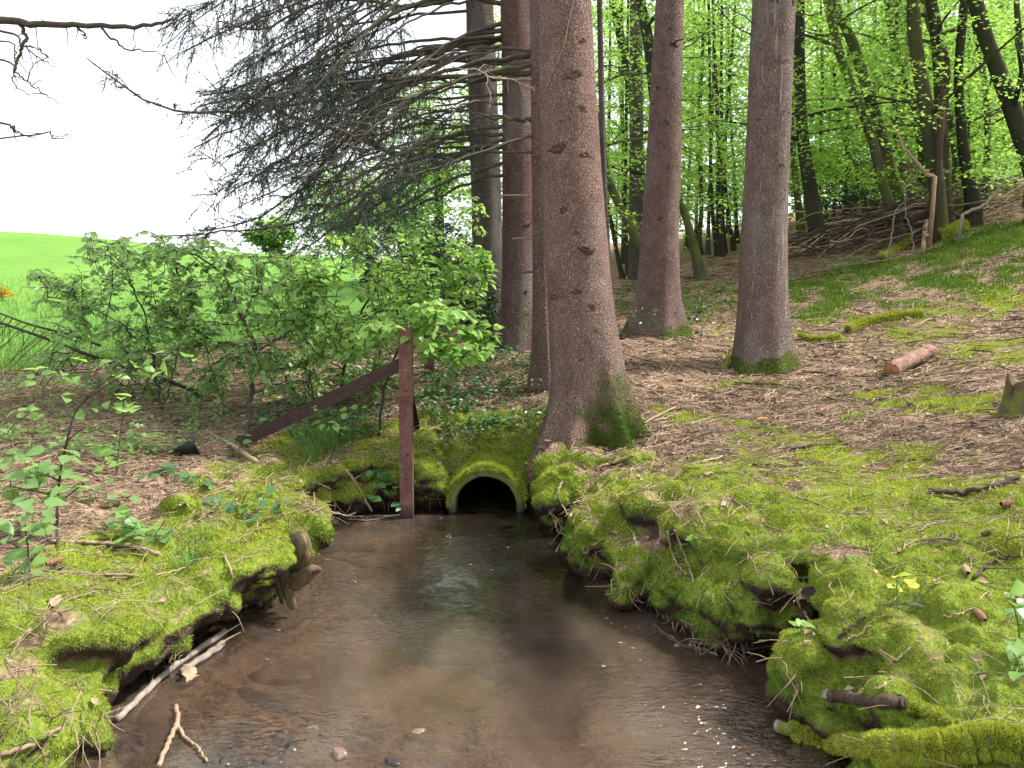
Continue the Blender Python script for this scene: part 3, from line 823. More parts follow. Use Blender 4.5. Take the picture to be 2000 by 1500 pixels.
def scatter(name, pos, eul, scl, protos, parent=None, label=None, cat=None):
    base = np.zeros(3) if parent is None else np.array(parent.location)
    me = bpy.data.meshes.new(name)
    me.vertices.add(len(pos))
    me.vertices.foreach_set('co', (pos - base).astype(np.float32).ravel())
    for nm, typ, arr in (('rot', 'FLOAT_VECTOR', eul), ('scl', 'FLOAT', scl)):
        at = me.attributes.new(nm, typ, 'POINT')
        at.data.foreach_set('vector' if typ == 'FLOAT_VECTOR' else 'value', np.asarray(arr, np.float32).ravel())
    at = me.attributes.new('pick', 'INT', 'POINT')
    at.data.foreach_set('value', rng.integers(0, len(protos), len(pos)).astype(np.int32))
    me.update()
    o = link(name, me, parent)
    g = bpy.data.node_groups.new(name, 'GeometryNodeTree')
    g.interface.new_socket('Geometry', in_out='INPUT', socket_type='NodeSocketGeometry')
    g.interface.new_socket('Geometry', in_out='OUTPUT', socket_type='NodeSocketGeometry')
    N = g.nodes
    gi, go = N.new('NodeGroupInput'), N.new('NodeGroupOutput')
    iop, jn = N.new('GeometryNodeInstanceOnPoints'), N.new('GeometryNodeJoinGeometry')
    for p in reversed(protos):
        oi = N.new('GeometryNodeObjectInfo')
        oi.inputs['Object'].default_value = p
        oi.inputs['As Instance'].default_value = True
        g.links.new(oi.outputs['Geometry'], jn.inputs[0])
    def na(nm, dt):
        x = N.new('GeometryNodeInputNamedAttribute')
        x.data_type = dt
        x.inputs['Name'].default_value = nm
        return x.outputs['Attribute']
    e2r = N.new('FunctionNodeEulerToRotation')
    g.links.new(na('rot', 'FLOAT_VECTOR'), e2r.inputs[0])
    g.links.new(gi.outputs[0], iop.inputs['Points'])
    g.links.new(jn.outputs[0], iop.inputs['Instance'])
    iop.inputs['Pick Instance'].default_value = True
    g.links.new(na('pick', 'INT'), iop.inputs['Instance Index'])
    g.links.new(e2r.outputs[0], iop.inputs['Rotation'])
    g.links.new(na('scl', 'FLOAT'), iop.inputs['Scale'])
    g.links.new(iop.outputs[0], go.inputs[0])
    md = o.modifiers.new('scatter', 'NODES')
    md.node_group = g
    tag(o, label, cat, kind='stuff')
    return o

def proto(name, V, F, m, smooth=True):
    return bpy.data.objects.new(name, np_mesh(name, V, F, m, smooth))

def blades(n, radius, l0, l1, width, lean, seed, segs=2):
    """tuft of curved blades rooted in a small disc"""
    r = np.random.default_rng(seed)
    V, T = [], []
    for i in range(n):
        a, d = r.random() * 6.283, radius * math.sqrt(r.random())
        base = np.array([d * math.cos(a), d * math.sin(a), -0.004])
        b = a + r.normal(0, 0.9)
        out = np.array([math.cos(b), math.sin(b), 0])
        L = r.uniform(l0, l1)
        ln = lean * r.uniform(0.4, 1.5)
        side = np.array([-out[1], out[0], 0]) * width * 0.5 * r.uniform(0.7, 1.3)
        k = len(V)
        for s in range(segs):
            t = s / segs
            p = base + L * (np.array([0, 0, 1]) * (t - 0.35 * ln * t * t) + out * ln * (0.35 * t + 0.65 * t * t))
            wd = (1 - 0.45 * t)
            V += [p - side * wd, p + side * wd]
        t = 1.0
        V.append(base + L * (np.array([0, 0, 1]) * (t - 0.35 * ln) + out * ln))
        for s in range(segs - 1):
            T += [(k + 2 * s, k + 2 * s + 1, k + 2 * s + 3), (k + 2 * s, k + 2 * s + 3, k + 2 * s + 2)]
        e = k + 2 * (segs - 1)
        T.append((e, e + 1, e + 2))
    return np.array(V), np.array(T)

def fuzz(pos, nor, length, width, up, spread):
    """short moss shoots: one slim triangle each"""
    n = len(pos)
    d = nor + rng.normal(0, spread, (n, 3)) + np.array([0, 0, 1.0]) * up[:, None]
    d /= np.linalg.norm(d, axis=1)[:, None]
    side = np.cross(d, rng.normal(0, 1, (n, 3)))
    side /= np.linalg.norm(side, axis=1)[:, None] + 1e-9
    side *= (width * rng.uniform(0.6, 1.4, n) * 0.5)[:, None]
    root = pos - nor * 0.004
    V = np.stack([root - side, root + side, root + d * (length * rng.uniform(0.5, 1.3, n))[:, None]], 1).reshape(-1, 3)
    return V, np.arange(3 * n).reshape(-1, 3)
def moss_mesh(name, V, T, m, label=None, parent=None):
    base = np.zeros(3) if parent is None else np.array(parent.location)
    o = link(name, np_mesh(name, V - base, T, m, False), parent)
    return tag(o, label, None if parent else 'moss', kind='stuff')

EYE = np.array([0, 0, CAM_Z])
fm = b_moss[BF].mean(1)
fy = BV[BF].mean(1)
dist_f = np.linalg.norm(fy - EYE, axis=1)
facing = ((EYE - fy) * BN[BF].mean(1)).sum(1) / dist_f
inv = (np.abs(fy[:, 0]) < fy[:, 1] * 0.75 + 0.35) & (fy[:, 2] > 0.01)
dens = np.where(inv, fm ** 1.1 * 80000 * (3.0 / dist_f) ** 2 * np.where(facing > -0.3, 1, 0.15), fm * 9000 * (fy[:, 2] > 0.01))
pos, nor, fi = sample(BV, BF, BN, dens, 700000)
pz = pos[:, 2]
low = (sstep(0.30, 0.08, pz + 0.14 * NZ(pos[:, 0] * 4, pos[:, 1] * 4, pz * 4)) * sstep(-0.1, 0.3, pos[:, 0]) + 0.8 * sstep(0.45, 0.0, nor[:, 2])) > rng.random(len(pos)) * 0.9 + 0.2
dd = np.linalg.norm(pos - EYE, axis=1)
ln = 0.0125 * np.clip(dd / 3.0, 0.8, 2.0) * (1 + 0.5 * NZ(pos[:, 0] * 14, pos[:, 1] * 14, pz * 14)) * (0.55 + 0.45 * b_moss[BF[fi]].mean(1))
wd = 0.0036 * np.clip(dd / 3.0, 0.8, 2.2)
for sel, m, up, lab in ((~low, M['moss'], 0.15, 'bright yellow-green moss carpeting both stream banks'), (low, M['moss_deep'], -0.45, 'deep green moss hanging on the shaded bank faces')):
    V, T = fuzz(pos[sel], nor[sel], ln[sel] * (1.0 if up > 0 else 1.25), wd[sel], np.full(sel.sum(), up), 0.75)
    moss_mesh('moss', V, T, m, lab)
# farther floor
fm = o_moss[OF].mean(1)
fc = OV[OF].mean(1)
inview = (np.abs(fc[:, 0]) < fc[:, 1] * 0.75 + 1.6) & (fc[:, 1] > 0.5) & (fc[:, 1] < 15)
dens = np.where(inview, fm ** 1.3 * 60000 * (3.0 / np.maximum(fc[:, 1], 2)) ** 2, 0)
pos, nor, fi = sample(OV, OF, ON, dens, 200000)
deep = (sstep(8.2, 9.2, pos[:, 1]) > rng.random(len(pos)))
dd = np.linalg.norm(pos - EYE, axis=1)
for sel, m, lab, kl in ((~deep, M['moss'], 'patchy yellow moss between the litter of the forest floor', 1.0), (deep, M['moss_deep'], 'dark green moss sheet on the slope below the brush pile', 1.5)):
    V, T = fuzz(pos[sel], nor[sel], 0.012 * kl * np.clip(dd[sel] / 3.0, 0.8, 4), 0.0032 * np.clip(dd[sel] / 3.0, 0.8, 4), np.full(sel.sum(), 0.25), 0.5)
    moss_mesh('moss', V, T, m, lab)

# ------------------------------------------------------------------ culvert pipe
pipe = empty('culvert_pipe', (PIPE_X, PIPE_Y, 0.0))
tag(pipe, 'mossy concrete culvert pipe opening half under water below the big spruce', 'pipe')
nA = 64
ang = np.arange(nA) * 2 * math.pi / nA
def pring(r, y, wob=0.0):
    rr_ = r * (1 + wob * NZ(np.cos(ang) * 3 + 9, np.sin(ang) * 3 + 4, y * 6))
    return np.stack([PIPE_X + rr_ * np.cos(ang), np.full(nA, y) + 0.010 * NZ(np.cos(ang) * 4 + 3, np.sin(ang) * 4, r * 30) * (y < PIPE_Y + 0.02), PIPE_Z + rr_ * np.sin(ang)], -1)
prof = [(PIPE_R * 0.985, PIPE_Y + 0.9), (PIPE_R * 0.99, PIPE_Y + 0.4), (PIPE_R, PIPE_Y + 0.1), (PIPE_R, PIPE_Y + 0.02), (PIPE_R - 0.008, PIPE_Y), (PIPE_RI + 0.008, PIPE_Y), (PIPE_RI, PIPE_Y + 0.012), (PIPE_RI, PIPE_Y + 0.4), (PIPE_RI, PIPE_Y + 4.2), (0.002, PIPE_Y + 4.25)]
V = np.concatenate([pring(r, y, 0.02 if r > PIPE_RI - 0.001 else 0) for r, y in prof])
Q = []
for i in range(len(prof) - 1):
    j = np.arange(nA)
    k = (j + 1) % nA
    Q.append(np.stack([i * nA + k, i * nA + j, (i + 1) * nA + j, (i + 1) * nA + k], -1))
mb = MB()
mb.add(V, np.concatenate(Q))
mb.build('pipe_shell', M['concrete'], pipe)
# moss cap on the barrel
n = 34000
a = rng.normal(math.pi / 2, 0.72, n)
yy = PIPE_Y - 0.004 + rng.random(n) ** 1.4 * 0.75
keep = (NZ(np.cos(a) * 4, np.sin(a) * 4, yy * 7) > -0.6 + 0.55 * sstep(0.03, 0.0, yy - PIPE_Y)) & (np.abs(a - math.pi / 2) < 1.35)
a, yy = a[keep], yy[keep]
nr = np.stack([np.cos(a), -0.15 + 0 * a, np.sin(a)], -1)
lift = 0.012 + 0.010 * NZ(np.cos(a) * 5, np.sin(a) * 5, yy * 9)
ps = np.stack([PIPE_X + (PIPE_R + lift) * np.cos(a), yy, PIPE_Z + (PIPE_R + lift) * np.sin(a)], -1)
V, T = fuzz(ps, nr, np.full(len(a), 0.030), np.full(len(a), 0.006), np.full(len(a), -0.15), 0.6)
moss_mesh('moss_cap', V, T, M['moss'], None, pipe)
n = 5000
a = rng.normal(math.pi / 2 + 0.1, 0.6, n)
rq = PIPE_R + 0.006 - np.abs(rng.normal(0, 0.009, n)) * (0.6 + 0.6 * NZ(np.cos(a) * 6, np.sin(a) * 6, 3.0))
ps = np.stack([PIPE_X + rq * np.cos(a), np.full(n, PIPE_Y - 0.006), PIPE_Z + rq * np.sin(a)], -1)
keep = ps[:, 2] > 0.03
nr = np.stack([np.cos(a) * .5, np.full(n, -0.8), np.sin(a) * .5], -1)
V, T = fuzz(ps[keep], nr[keep], np.full(keep.sum(), 0.018), np.full(keep.sum(), 0.005), np.full(keep.sum(), -0.5), 0.5)
moss_mesh('moss_fringe', V, T, M['moss'], None, pipe)

# ------------------------------------------------------------------ rusty steel post with braces
def bar(profile, p0, p1, upv=(0, 0, 1)):
    """sweep a closed 2-D profile (side, up) from p0 to p1"""
    p0, p1 = np.asarray(p0, float), np.asarray(p1, float)
    t = (p1 - p0) / np.linalg.norm(p1 - p0)
    s = np.cross(t, upv)
    s /= np.linalg.norm(s)
    u = np.cross(s, t)
    pr = np.array(profile)
    n = len(pr)
    off = s[None] * pr[:, :1] + u[None] * pr[:, 1:]
    V = np.concatenate([p0 + off, p1 + off])
    j = np.arange(n)
    k = (j + 1) % n
    return V, np.stack([j, k, n + k, n + j], -1)
def solid_bar(mb_, profile, p0, p1, upv=(0, 0, 1)):
    V, Q = bar(profile, p0, p1, upv)
    n = len(profile)
    mb_.add(V, Q)
    # end caps by fan around rectangles of the profile outline
    for o_, rev in ((0, True), (n, False)):
        c = V[o_:o_ + n].mean(0)
        b = mb_.n
        mb_.add(np.concatenate([V[o_:o_ + n], [c]]), None, [((i + 1) % n, i, n) if rev else (i, (i + 1) % n, n) for i in range(n)])
pb = P(793, 1010, 4.93)
post = empty('fence_post', (pb[0], 4.93, -0.15))
tag(post, 'rusty steel fence post with slanting braces standing in the stream', 'post')
wP, dP, tP = 0.043, 0.05, 0.007
chan = [(-wP, 0), (wP, 0), (wP, dP), (wP - tP, dP), (wP - tP, tP), (-wP + tP, tP), (-wP + tP, dP), (-wP, dP)]
mb = MB()
top = P(791, 640, 4.93)
solid_bar(mb, chan, (pb[0], 4.93, -0.3), (top[0], 4.93, top[2]), (0, 1, 0))
mb.build('post_channel', M['rust'], post, False)
ang_p = [(-0.035, -0.04), (-0.028, -0.04), (-0.028, 0.033), (0.035, 0.033), (0.035, 0.04), (-0.035, 0.04)]
def brace(p0, p1, name, prof):
    m_ = MB()
    solid_bar(m_, prof, p0, p1)
    return m_.build(name, M['dark_rust'], post, False)
foot, _ = hit(468, 866)
b0 = P(784, 712, 4.98)
bd = (foot - b0) / np.linalg.norm(foot - b0)
br1 = brace(b0, foot + bd * 0.10, 'brace', [(-0.03, -0.042), (-0.022, -0.042), (-0.022, 0.035), (0.045, 0.035), (0.045, 0.042), (-0.03, 0.042)])
for t_ in (0.22, 0.5, 0.8):
    c = b0 + (foot - b0) * t_
    m_ = MB()
    d_ = np.array([0, -1.0, 0.0])
    m_.tube([c + np.array([0, -0.018, 0]), c + np.array([0, -0.04, 0])], 0.008, 8)
    m_.build('bolt', M['wet_stone'] if t_ != 0.5 else M['pale_limb'], post)
f2 = hit(816, 834)[0] - np.array([0, 0, 0.05])
brace(P(796, 748, 4.99), f2, 'brace', [(-0.018, -0.022), (-0.013, -0.022), (-0.013, 0.017), (0.02, 0.017), (0.02, 0.022), (-0.018, 0.022)])
# wire wound round the post with a short chain hanging from it
m_ = MB()
for k_, zz in enumerate((0, 0.012)):
    a = np.linspace(0, 2 * math.pi, 24)
    zc = P(792, 780, 4.93)[2] + zz
    m_.tube(np.stack([pb[0] - 0.002 + 0.056 * np.cos(a), 4.955 + 0.042 * np.sin(a), zc + 0.012 * np.cos(a + k_)], -1), 0.0028, 5)
m_.build('wire_loop', M['rust'], post)
zc = P(792, 780, 4.93)[2]
for i in range(5):
    a = np.linspace(0, 2 * math.pi, 14)
    o_ = np.stack([0.009 * np.cos(a), 0 * a, 0.015 * np.sin(a)], -1)
    if i % 2: o_ = o_[:, [1, 0, 2]]
    m_ = MB()
    m_.tube(np.array([pb[0] - 0.008 + 0.003 * i, 4.912, zc - 0.02 - 0.024 * i]) + o_, 0.003, 5, False)
    m_.build('chain_link', M['rust'], post)
for r_, dx in ((668, 0.004), (724, -0.004), (762, 0.0), (888, 0.012), (935, 0.01)):
    c = P(792, r_, 4.93)
    m_ = MB()
    m_.tube([c + np.array([dx, 0.006, 0]), c + np.array([dx, -0.004, 0])], [0.009, 0.008], 10)
    m_.build('bolt', M['holly_leaf'] if r_ == 668 else M['pale_limb'] if r_ in (724,) else M['wet_stone'], post)
# a second post farther back
pb2, _ = hit(838, 735)
pp = empty('fence_post', pb2)
tag(pp, 'dark reddish fence post half hidden behind the leafy shrub', 'post')
m_ = MB()
solid_bar(m_, chan, pb2 - np.array([0, 0, 0.2]), (pb2[0], pb2[1], P(838, 600, pb2[1])[2]), (0, 1, 0))
m_.build('post_channel', M['rust'], pp, False)

# ------------------------------------------------------------------ trunks
def ctrl_px(rows, Y):
    pts, rad = [], []
    for px, py, w in rows:
        p = P(px, py, Y)
        pts.append(p)
        rad.append(0.5 * w / FPX * (Y * cp - (p[2] - CAM_Z) * sp))
    return np.array(pts), np.array(rad)
def trunk_mesh(pts, rad, ztop, sides=40, rings=150, flare=0.0, lobes=5, seed=0, rough=0.02, mossh=0.0, lobe_px=None, lw=0.36):
    """bottom-up centre line with radii -> V, Q, moss attribute, sampled line"""
    if pts[-1][2] < ztop:
        d = pts[-1] - pts[-2]
        d = d / d[2]
        k = ztop - pts[-1][2]
        pts = np.concatenate([pts, [pts[-1] + d * k * 0.5], [pts[-1] + d * k]])
        rad = np.concatenate([rad, [rad[-1] * 0.72], [rad[-1] * 0.35]])
    u = np.linspace(0, 1, rings) ** 1.5
    L = spline(np.concatenate([pts, rad[:, None]], 1), 400)
    s = np.concatenate([[0], np.cumsum(np.linalg.norm(np.diff(L[:, :3], axis=0), axis=1))])
    su = u * s[-1]
    C = np.stack([np.interp(su, s, L[:, i]) for i in range(4)], -1)
    r_ = np.random.default_rng(seed)
    th = np.arange(sides) * 2 * math.pi / sides
    z0 = pts[0][2] + 0.22
    R = C[:, 3][:, None] * np.ones(sides)[None]
    hz = (C[:, 2] - z0)[:, None]
    if flare:
        lob = np.zeros(sides)
        ths = lobe_px if lobe_px else [(2 * math.pi * i / lobes + r_.normal(0, 0.25), r_.uniform(0.6, 1.3)) for i in range(lobes)]
        for t0, aa in ths:
            lob += aa * np.exp(-((np.angle(np.exp(1j * (th - t0)))) / lw) ** 2)
        R = R + flare * (0.30 + lob[None]) * np.exp(-np.clip(hz, -0.1, None) / (0.16 + 0.10 * np.maximum(lob, 0)[None]))
    X = C[:, 0][:, None] + R * np.cos(th)[None]
    Yy = C[:, 1][:, None] + R * np.sin(th)[None]
    Zz = C[:, 2][:, None] * np.ones(sides)[None]
    nz = fbm(X * 4.0, Yy * 4.0, Zz * 2.2, 1.0, 3) + 0.5 * NZ(X * 22, Yy * 22, Zz * 14)
    R = R * (1 + rough * nz)
    X = C[:, 0][:, None] + R * np.cos(th)[None]
    Yy = C[:, 1][:, None] + R * np.sin(th)[None]
    V = np.stack([X, Yy, Zz], -1).reshape(-1, 3)
    i = np.arange(rings - 1)[:, None] * sides
    j = np.arange(sides)[None]
    k = (j + 1) % sides
    Q = np.stack([i + j, i + k, i + sides + k, i + sides + j], -1).reshape(-1, 4)
    mo = np.zeros(V.shape[0])
    if mossh:
        mo = np.clip(sstep(mossh, mossh * 0.35, V[:, 2] - z0 + 0.15 * NZ(V[:, 0] * 6, V[:, 1] * 6, V[:, 2] * 6)), 0, 1)
    return V, Q, mo, C

def spruce(name, rows, Y, ztop, m, label, cat='tree', group='spruce trunks by the culvert', **kw):
    pts, rad = ctrl_px(rows, Y)
    z = pts[0][2]
    pts = np.concatenate([[pts[0] - np.array([0, 0, 0.22])], pts])
    rad = np.concatenate([[rad[0] * 1.0], rad])
    root = empty(name, (pts[1][0], pts[1][1], z))
    tag(root, label, cat, group)
    V, Q, mo, C = trunk_mesh(pts, rad, ztop, **kw)
    me = np_mesh('trunk', V - np.array(root.location), Q, m, True, dict(moss=mo))
    link('trunk', me, root)
    root['_line'] = 0
    return root, C, (V, Q, mo)
def knot(root, C, px, py, Y, m, size=0.03, stub=0.0):
    """scar of a lost branch, raised lip and dark hollow, on the side that faces the stream"""
    p = P(px, py, Y)
    i = np.argmin(np.abs(C[:, 2] - p[2]))
    c, r = C[i, :3], C[i, 3]
    dx = np.clip((p[0] - c[0]) / r, -0.97, 0.97)
    n_ = np.array([dx, -math.sqrt(1 - dx * dx), 0])
    s = np.array([-n_[1], n_[0], 0])
    a = np.arange(14) * 2 * math.pi / 14
    sz0 = rng.uniform(0, 6.28)
    size = size * 0.8
    V = []
    for rr_, h in ((1.7, -0.30), (1.15, 0.03), (0.8, 0.13), (0.5, 0.08), (0.25, -0.12), (0.05, -0.2)):
        jit = 1 + 0.26 * rng.normal(0, 1, 14) + 0.25 * np.cos(a * 2 + sz0)
        V.append(c + n_ * (r + h * size) + size * rr_ * jit[:, None] * (s[None] * np.cos(a)[:, None] + np.array([0, 0, 0.85])[None] * np.sin(a)[:, None]))
    V = np.concatenate(V)
    Q = [(i_ * 14 + j, i_ * 14 + (j + 1) % 14, (i_ + 1) * 14 + (j + 1) % 14, (i_ + 1) * 14 + j) for i_ in range(5) for j in range(14)]
    mb_ = MB()
    mb_.add(V, Q)
    if stub:
        e = c + n_ * r
        mb_.tube(spline([e, e + n_ * stub * 0.6 + np.array([0, 0, 0.01]), e + n_ * stub + s * stub * 0.2], 6), np.linspace(size * 0.42, size * 0.25, 6), 7)
    mb_.build('knot' if not stub else 'branch_stub', m, root)

M['knot'] = wood_mat('branch_scar', (0.02, 0.013, 0.012), (0.17, 0.10, 0.085), 55)

S1, C1, T1 = spruce('spruce_tree', [(1150, 868, 158), (1149, 800, 148), (1146, 740, 138), (1133, 600, 128), (1121, 400, 118), (1110, 200, 110), (1104, 0, 101), (1098, -300, 92)], 5.5, 13.0, M['bark_pink'],
    'thick pinkish spruce with mossy root flare right above the culvert pipe', sides=72, rings=260, flare=0.105, seed=4, rough=0.022, mossh=0.12, lw=0.27,
    lobe_px=[(-2.6, 1.2), (-2.0, 1.0), (-1.45, -0.9), (-0.95, 1.35), (-0.55, -0.3), (-0.12, 1.5), (0.7, 1.0), (1.7, 0.9), (2.8, 0.9)])
for px, py, sz in ((1135, 92, .022), (1118, 160, .040), (1136, 225, .026), (1094, 250, .018), (1086, 302, .045), (1138, 312, .032), (1096, 415, .03), (1120, 455, .018), (1137, 493, .036), (1083, 500, .026),
                   (1080, 575, .034), (1120, 572, .026), (1092, 2, .03), (1150, 600, .026), (1113, 705, .035), (1182, 685, .03), (1093, 610, .02), (1158, 640, .014)):
    knot(S1, C1, px, py, 5.5, M['knot'], sz)
# moss on its flare
V1, Q1, mo1 = T1
N1 = vnormals(V1, Q1)
_cx = np.repeat(C1[:, 0], 72)
_cy = np.repeat(C1[:, 1], 72)
side_w = np.exp(-((np.angle(np.exp(1j * (np.arctan2(V1[:, 1] - _cy, V1[:, 0] - _cx) + 0.55)))) / 0.80) ** 2)
zrel = V1[:, 2] - (V1[0, 2] + 0.22)
mfac = np.clip(sstep(0.66, 0.10, zrel + 0.16 * fbm(V1[:, 0], V1[:, 1], V1[:, 2], 7, 3)) * sstep(0.0, 0.6, side_w + 0.35 * fbm(V1[:, 0], V1[:, 1], V1[:, 2], 9, 2)), 0, 1)
dens = mfac[Q1].mean(1) ** 1.3 * 60000
dens[V1[Q1].mean(1)[:, 2] < V1[0, 2] + 0.12] = 0
ps, nr, _ = sample(V1, Q1, N1, dens, 50000)
V, T = fuzz(ps, nr, np.full(len(ps), 0.018), np.full(len(ps), 0.005), np.full(len(ps), -0.35), 0.6)
moss_mesh('root_moss', V, T, M['moss_deep'], None, S1)
me1 = [c for c in S1.children if c.name.startswith('trunk')][0].data
me1.attributes['moss'].data.foreach_set('value', np.clip(mfac * 1.1, 0, 0.9).astype(np.float32))
# an ivy vine climbing it
m_ = MB()
vine = []
for px, py in ((1066, 190), (1074, 165), (1088, 140), (1098, 105), (1106, 70), (1112, 40), (1117, 10), (1121, -30)):
    p = P(px, py, 5.5)
    i = np.argmin(np.abs(C1[:, 2] - p[2]))
    c, r = C1[i, :3], C1[i, 3]
    dx = np.clip((p[0] - c[0]) / r, -0.98, 0.98)
    vine.append(c + np.array([dx, -math.sqrt(1 - dx * dx), 0]) * (r + 0.004))
m_.tube(spline(vine, 40), 0.0045, 5)
m_.build('vine_stem', M['twig'], S1)

S2, C2, _ = spruce('spruce_tree', [(1062, 742, 44), (1060, 650, 38), (1058, 500, 36), (1056, 300, 36), (1051, 0, 34)], 6.3, 9.0, M['bark_mid'], 'slim spruce trunk pressed close behind the thick pink spruce', sides=32, rings=120, flare=0.03, seed=2)
S3, C3, _ = spruce('spruce_tree', [(1008, 700, 70), (1011, 600, 64), (1012, 400, 62), (1011, 200, 60), (1006, 0, 58), (1002, -200, 52)], 7.7, 12.0, M['bark_red'], 'dark reddish spruce trunk with dead limbs reaching left', sides=40, rings=150, flare=0.06, seed=3)
S4, C4, _ = spruce('spruce_tree', [(958, 690, 66), (953, 520, 60), (947, 300, 58), (940, 100, 56), (936, 0, 54)], 9.6, 14.0, M['bark_grey'], 'grey spruce trunk farthest left behind the leafy shrub', sides=36, rings=120, flare=0.05, seed=5)
S5, C5, _ = spruce('spruce_tree', [(1284, 648, 88), (1285, 560, 78), (1290, 430, 72), (1297, 300, 67), (1303, 120, 60), (1308, 0, 55), (1315, -250, 50)], 8.3, 14.0, M['bark_mid'], 'brown spruce trunk with a leaning root and holly seedling at its foot', sides=44, rings=170, flare=0.10, seed=8, mossh=0.10,
    lobe_px=[(-2.75, 1.7), (-0.4, 1.1), (-1.4, 0.5), (1.2, 0.8), (2.3, 0.8)])
S6, C6, _ = spruce('spruce_tree', [(1490, 712, 104), (1489, 640, 97), (1491, 500, 88), (1499, 300, 83), (1506, 120, 82), (1512, 0, 81), (1520, -250, 72)], 7.2, 14.0, M['bark_resin'], 'grey-brown spruce trunk streaked with white resin, right of the others', sides=56, rings=220, flare=0.06, seed=9, mossh=0.06,
    lobe_px=[(-2.4, 1.6), (-0.3, 1.2), (-1.3, 0.5), (1.2, 0.8), (2.6, 0.8)])
for px, py, sz in ((1512, 125, .03), (1528, 130, .02), (1515, 230, .028), (1530, 222, .02), (1472, 238, .018), (1515, 325, .026), (1500, 8, .04), (1540, 8, .03), (1480, 100, .016), (1508, 50, .014)):
    knot(S6, C6, px, py, 7.2, M['knot'], sz)
for px, py, sz, st in ((1310, 100, .03, .16), (1302, 60, .02, 0), (1294, 245, .026, 0), (1280, 180, .02, .05), (1272, 210, .015, 0), (1310, 150, .018, 0), (1300, 330, .02, 0), (1283, 430, .02, 0), (1290, 510, .022, 0)):
    knot(S5, C5, px, py, 8.3, M['knot'], sz, st)
for px, py, sz, st in ((1000, 395, .02, .0), (990, 455, .018, 0), (1030, 440, .025, .1), (1000, 80, .025, 0), (998, 535, .016, 0), (1026, 575, .02, .06), (1012, 75, .02, 0)):
    knot(S3, C3, px, py, 7.7, M['knot'], sz, st)
for px, py, st in ((1048, 384, .3), (1044, 468, .18), (1045, 533, .10), (1062, 420, .06), (1060, 545, .05), (1058, 460, .04)):
    p = P(px, py, 6.3)
    m_ = MB()
    m_.tube(spline([p + np.array([0.03, 0, 0]), p + np.array([-st * 0.5, -0.02, 0.008]), p + np.array([-st, -0.05, 0.004])], 7), np.linspace(0.011, 0.006, 7), 7)
    m_.build('branch_stub', M['twig'] if st > 0.15 else M['limb'], S2)
# surface roots of the thick spruce
for pts, rr_, m_n in (([(1160, 850), (1185, 868), (1225, 852), (1270, 845)], (.05, .035, .025, .012), 'stick_moss'), ([(1205, 830), (1235, 845), (1262, 838)], (.06, .045, .02), 'stick_moss')):
    pl = [hit(*q)[0] + np.array([0, 0.0, 0.012]) for q in pts]
    pl[0] = np.array([C1[0, 0], C1[0, 1], 0]) * 0.35 + np.array([pl[0][0], pl[0][1], 0]) * 0.65 + np.array([0, 0, max(pl[0][2], C1[0, 2] + .3)])
    c = spline(pl, 14)
    m_ = MB()
    V, Q, T = tube(c, np.interp(np.linspace(0, 1, 14), np.linspace(0, 1, len(rr_)), rr_), 12)
    V = V + 0.006 * np.stack([NZ(V[:, 0] * 20, V[:, 1] * 20, V[:, 2] * 20 + q_) for q_ in (0, 9, 17)], -1)
    m_.add(V, Q, T)
    m_.build('root', M[m_n], S1)
# mossy root of the resin tree
for root_, pts, rr_, T_ in ((S6, [(1450, 690), (1432, 706), (1412, 726)], (.075, .06, .03), True), (S5, [(1252, 620), (1235, 640), (1214, 664)], (.075, .06, .04), False)):
    pl = [hit(*q)[0] + np.array([0, 0.03, 0.02]) for q in pts]
    pl[0] = pl[0] + np.array([0.05, 0.05, 0.10])
    c = spline(pl, 10)
    m_ = MB()
    m_.tube(c, np.interp(np.linspace(0, 1, 10), [0, .5, 1], rr_), 12)
    m_.build('root', M['stick_moss'] if T_ else M['beech_dark'], root_)
S7, C7, _ = spruce('spruce_tree', [(1188, 560, 15), (1180, 375, 13), (1175, 200, 12), (1171, 0, 11)], 9.2, 8.0, M['bark_grey'], 'thin pole-like dead spruce just right of the thick pink spruce', sides=16, rings=60, seed=6)
S8, C8, _ = spruce('spruce_tree', [(1242, 545, 30), (1243, 400, 28), (1243, 200, 27), (1242, 0, 24)], 14.0, 14.0, M['bark_grey'], 'distant grey spruce trunk between the pink and the brown spruces', sides=20, rings=60, flare=0.03, seed=7)
S9, C9, _ = spruce('spruce_tree', [(1770, 385, 46), (1765, 300, 42), (1760, 200, 38), (1756, 0, 34)], 18.0, 16.0, M['bark_mid'], 'distant brown spruce trunk behind the clump of beeches', sides=20, rings=60, flare=0.03, seed=7)
SPRUCES = dict(S1=(S1, C1), S2=(S2, C2), S3=(S3, C3), S4=(S4, C4), S5=(S5, C5), S6=(S6, C6))
for o_ in list(COL.objects):
    if '_line' in o_: del o_['_line']

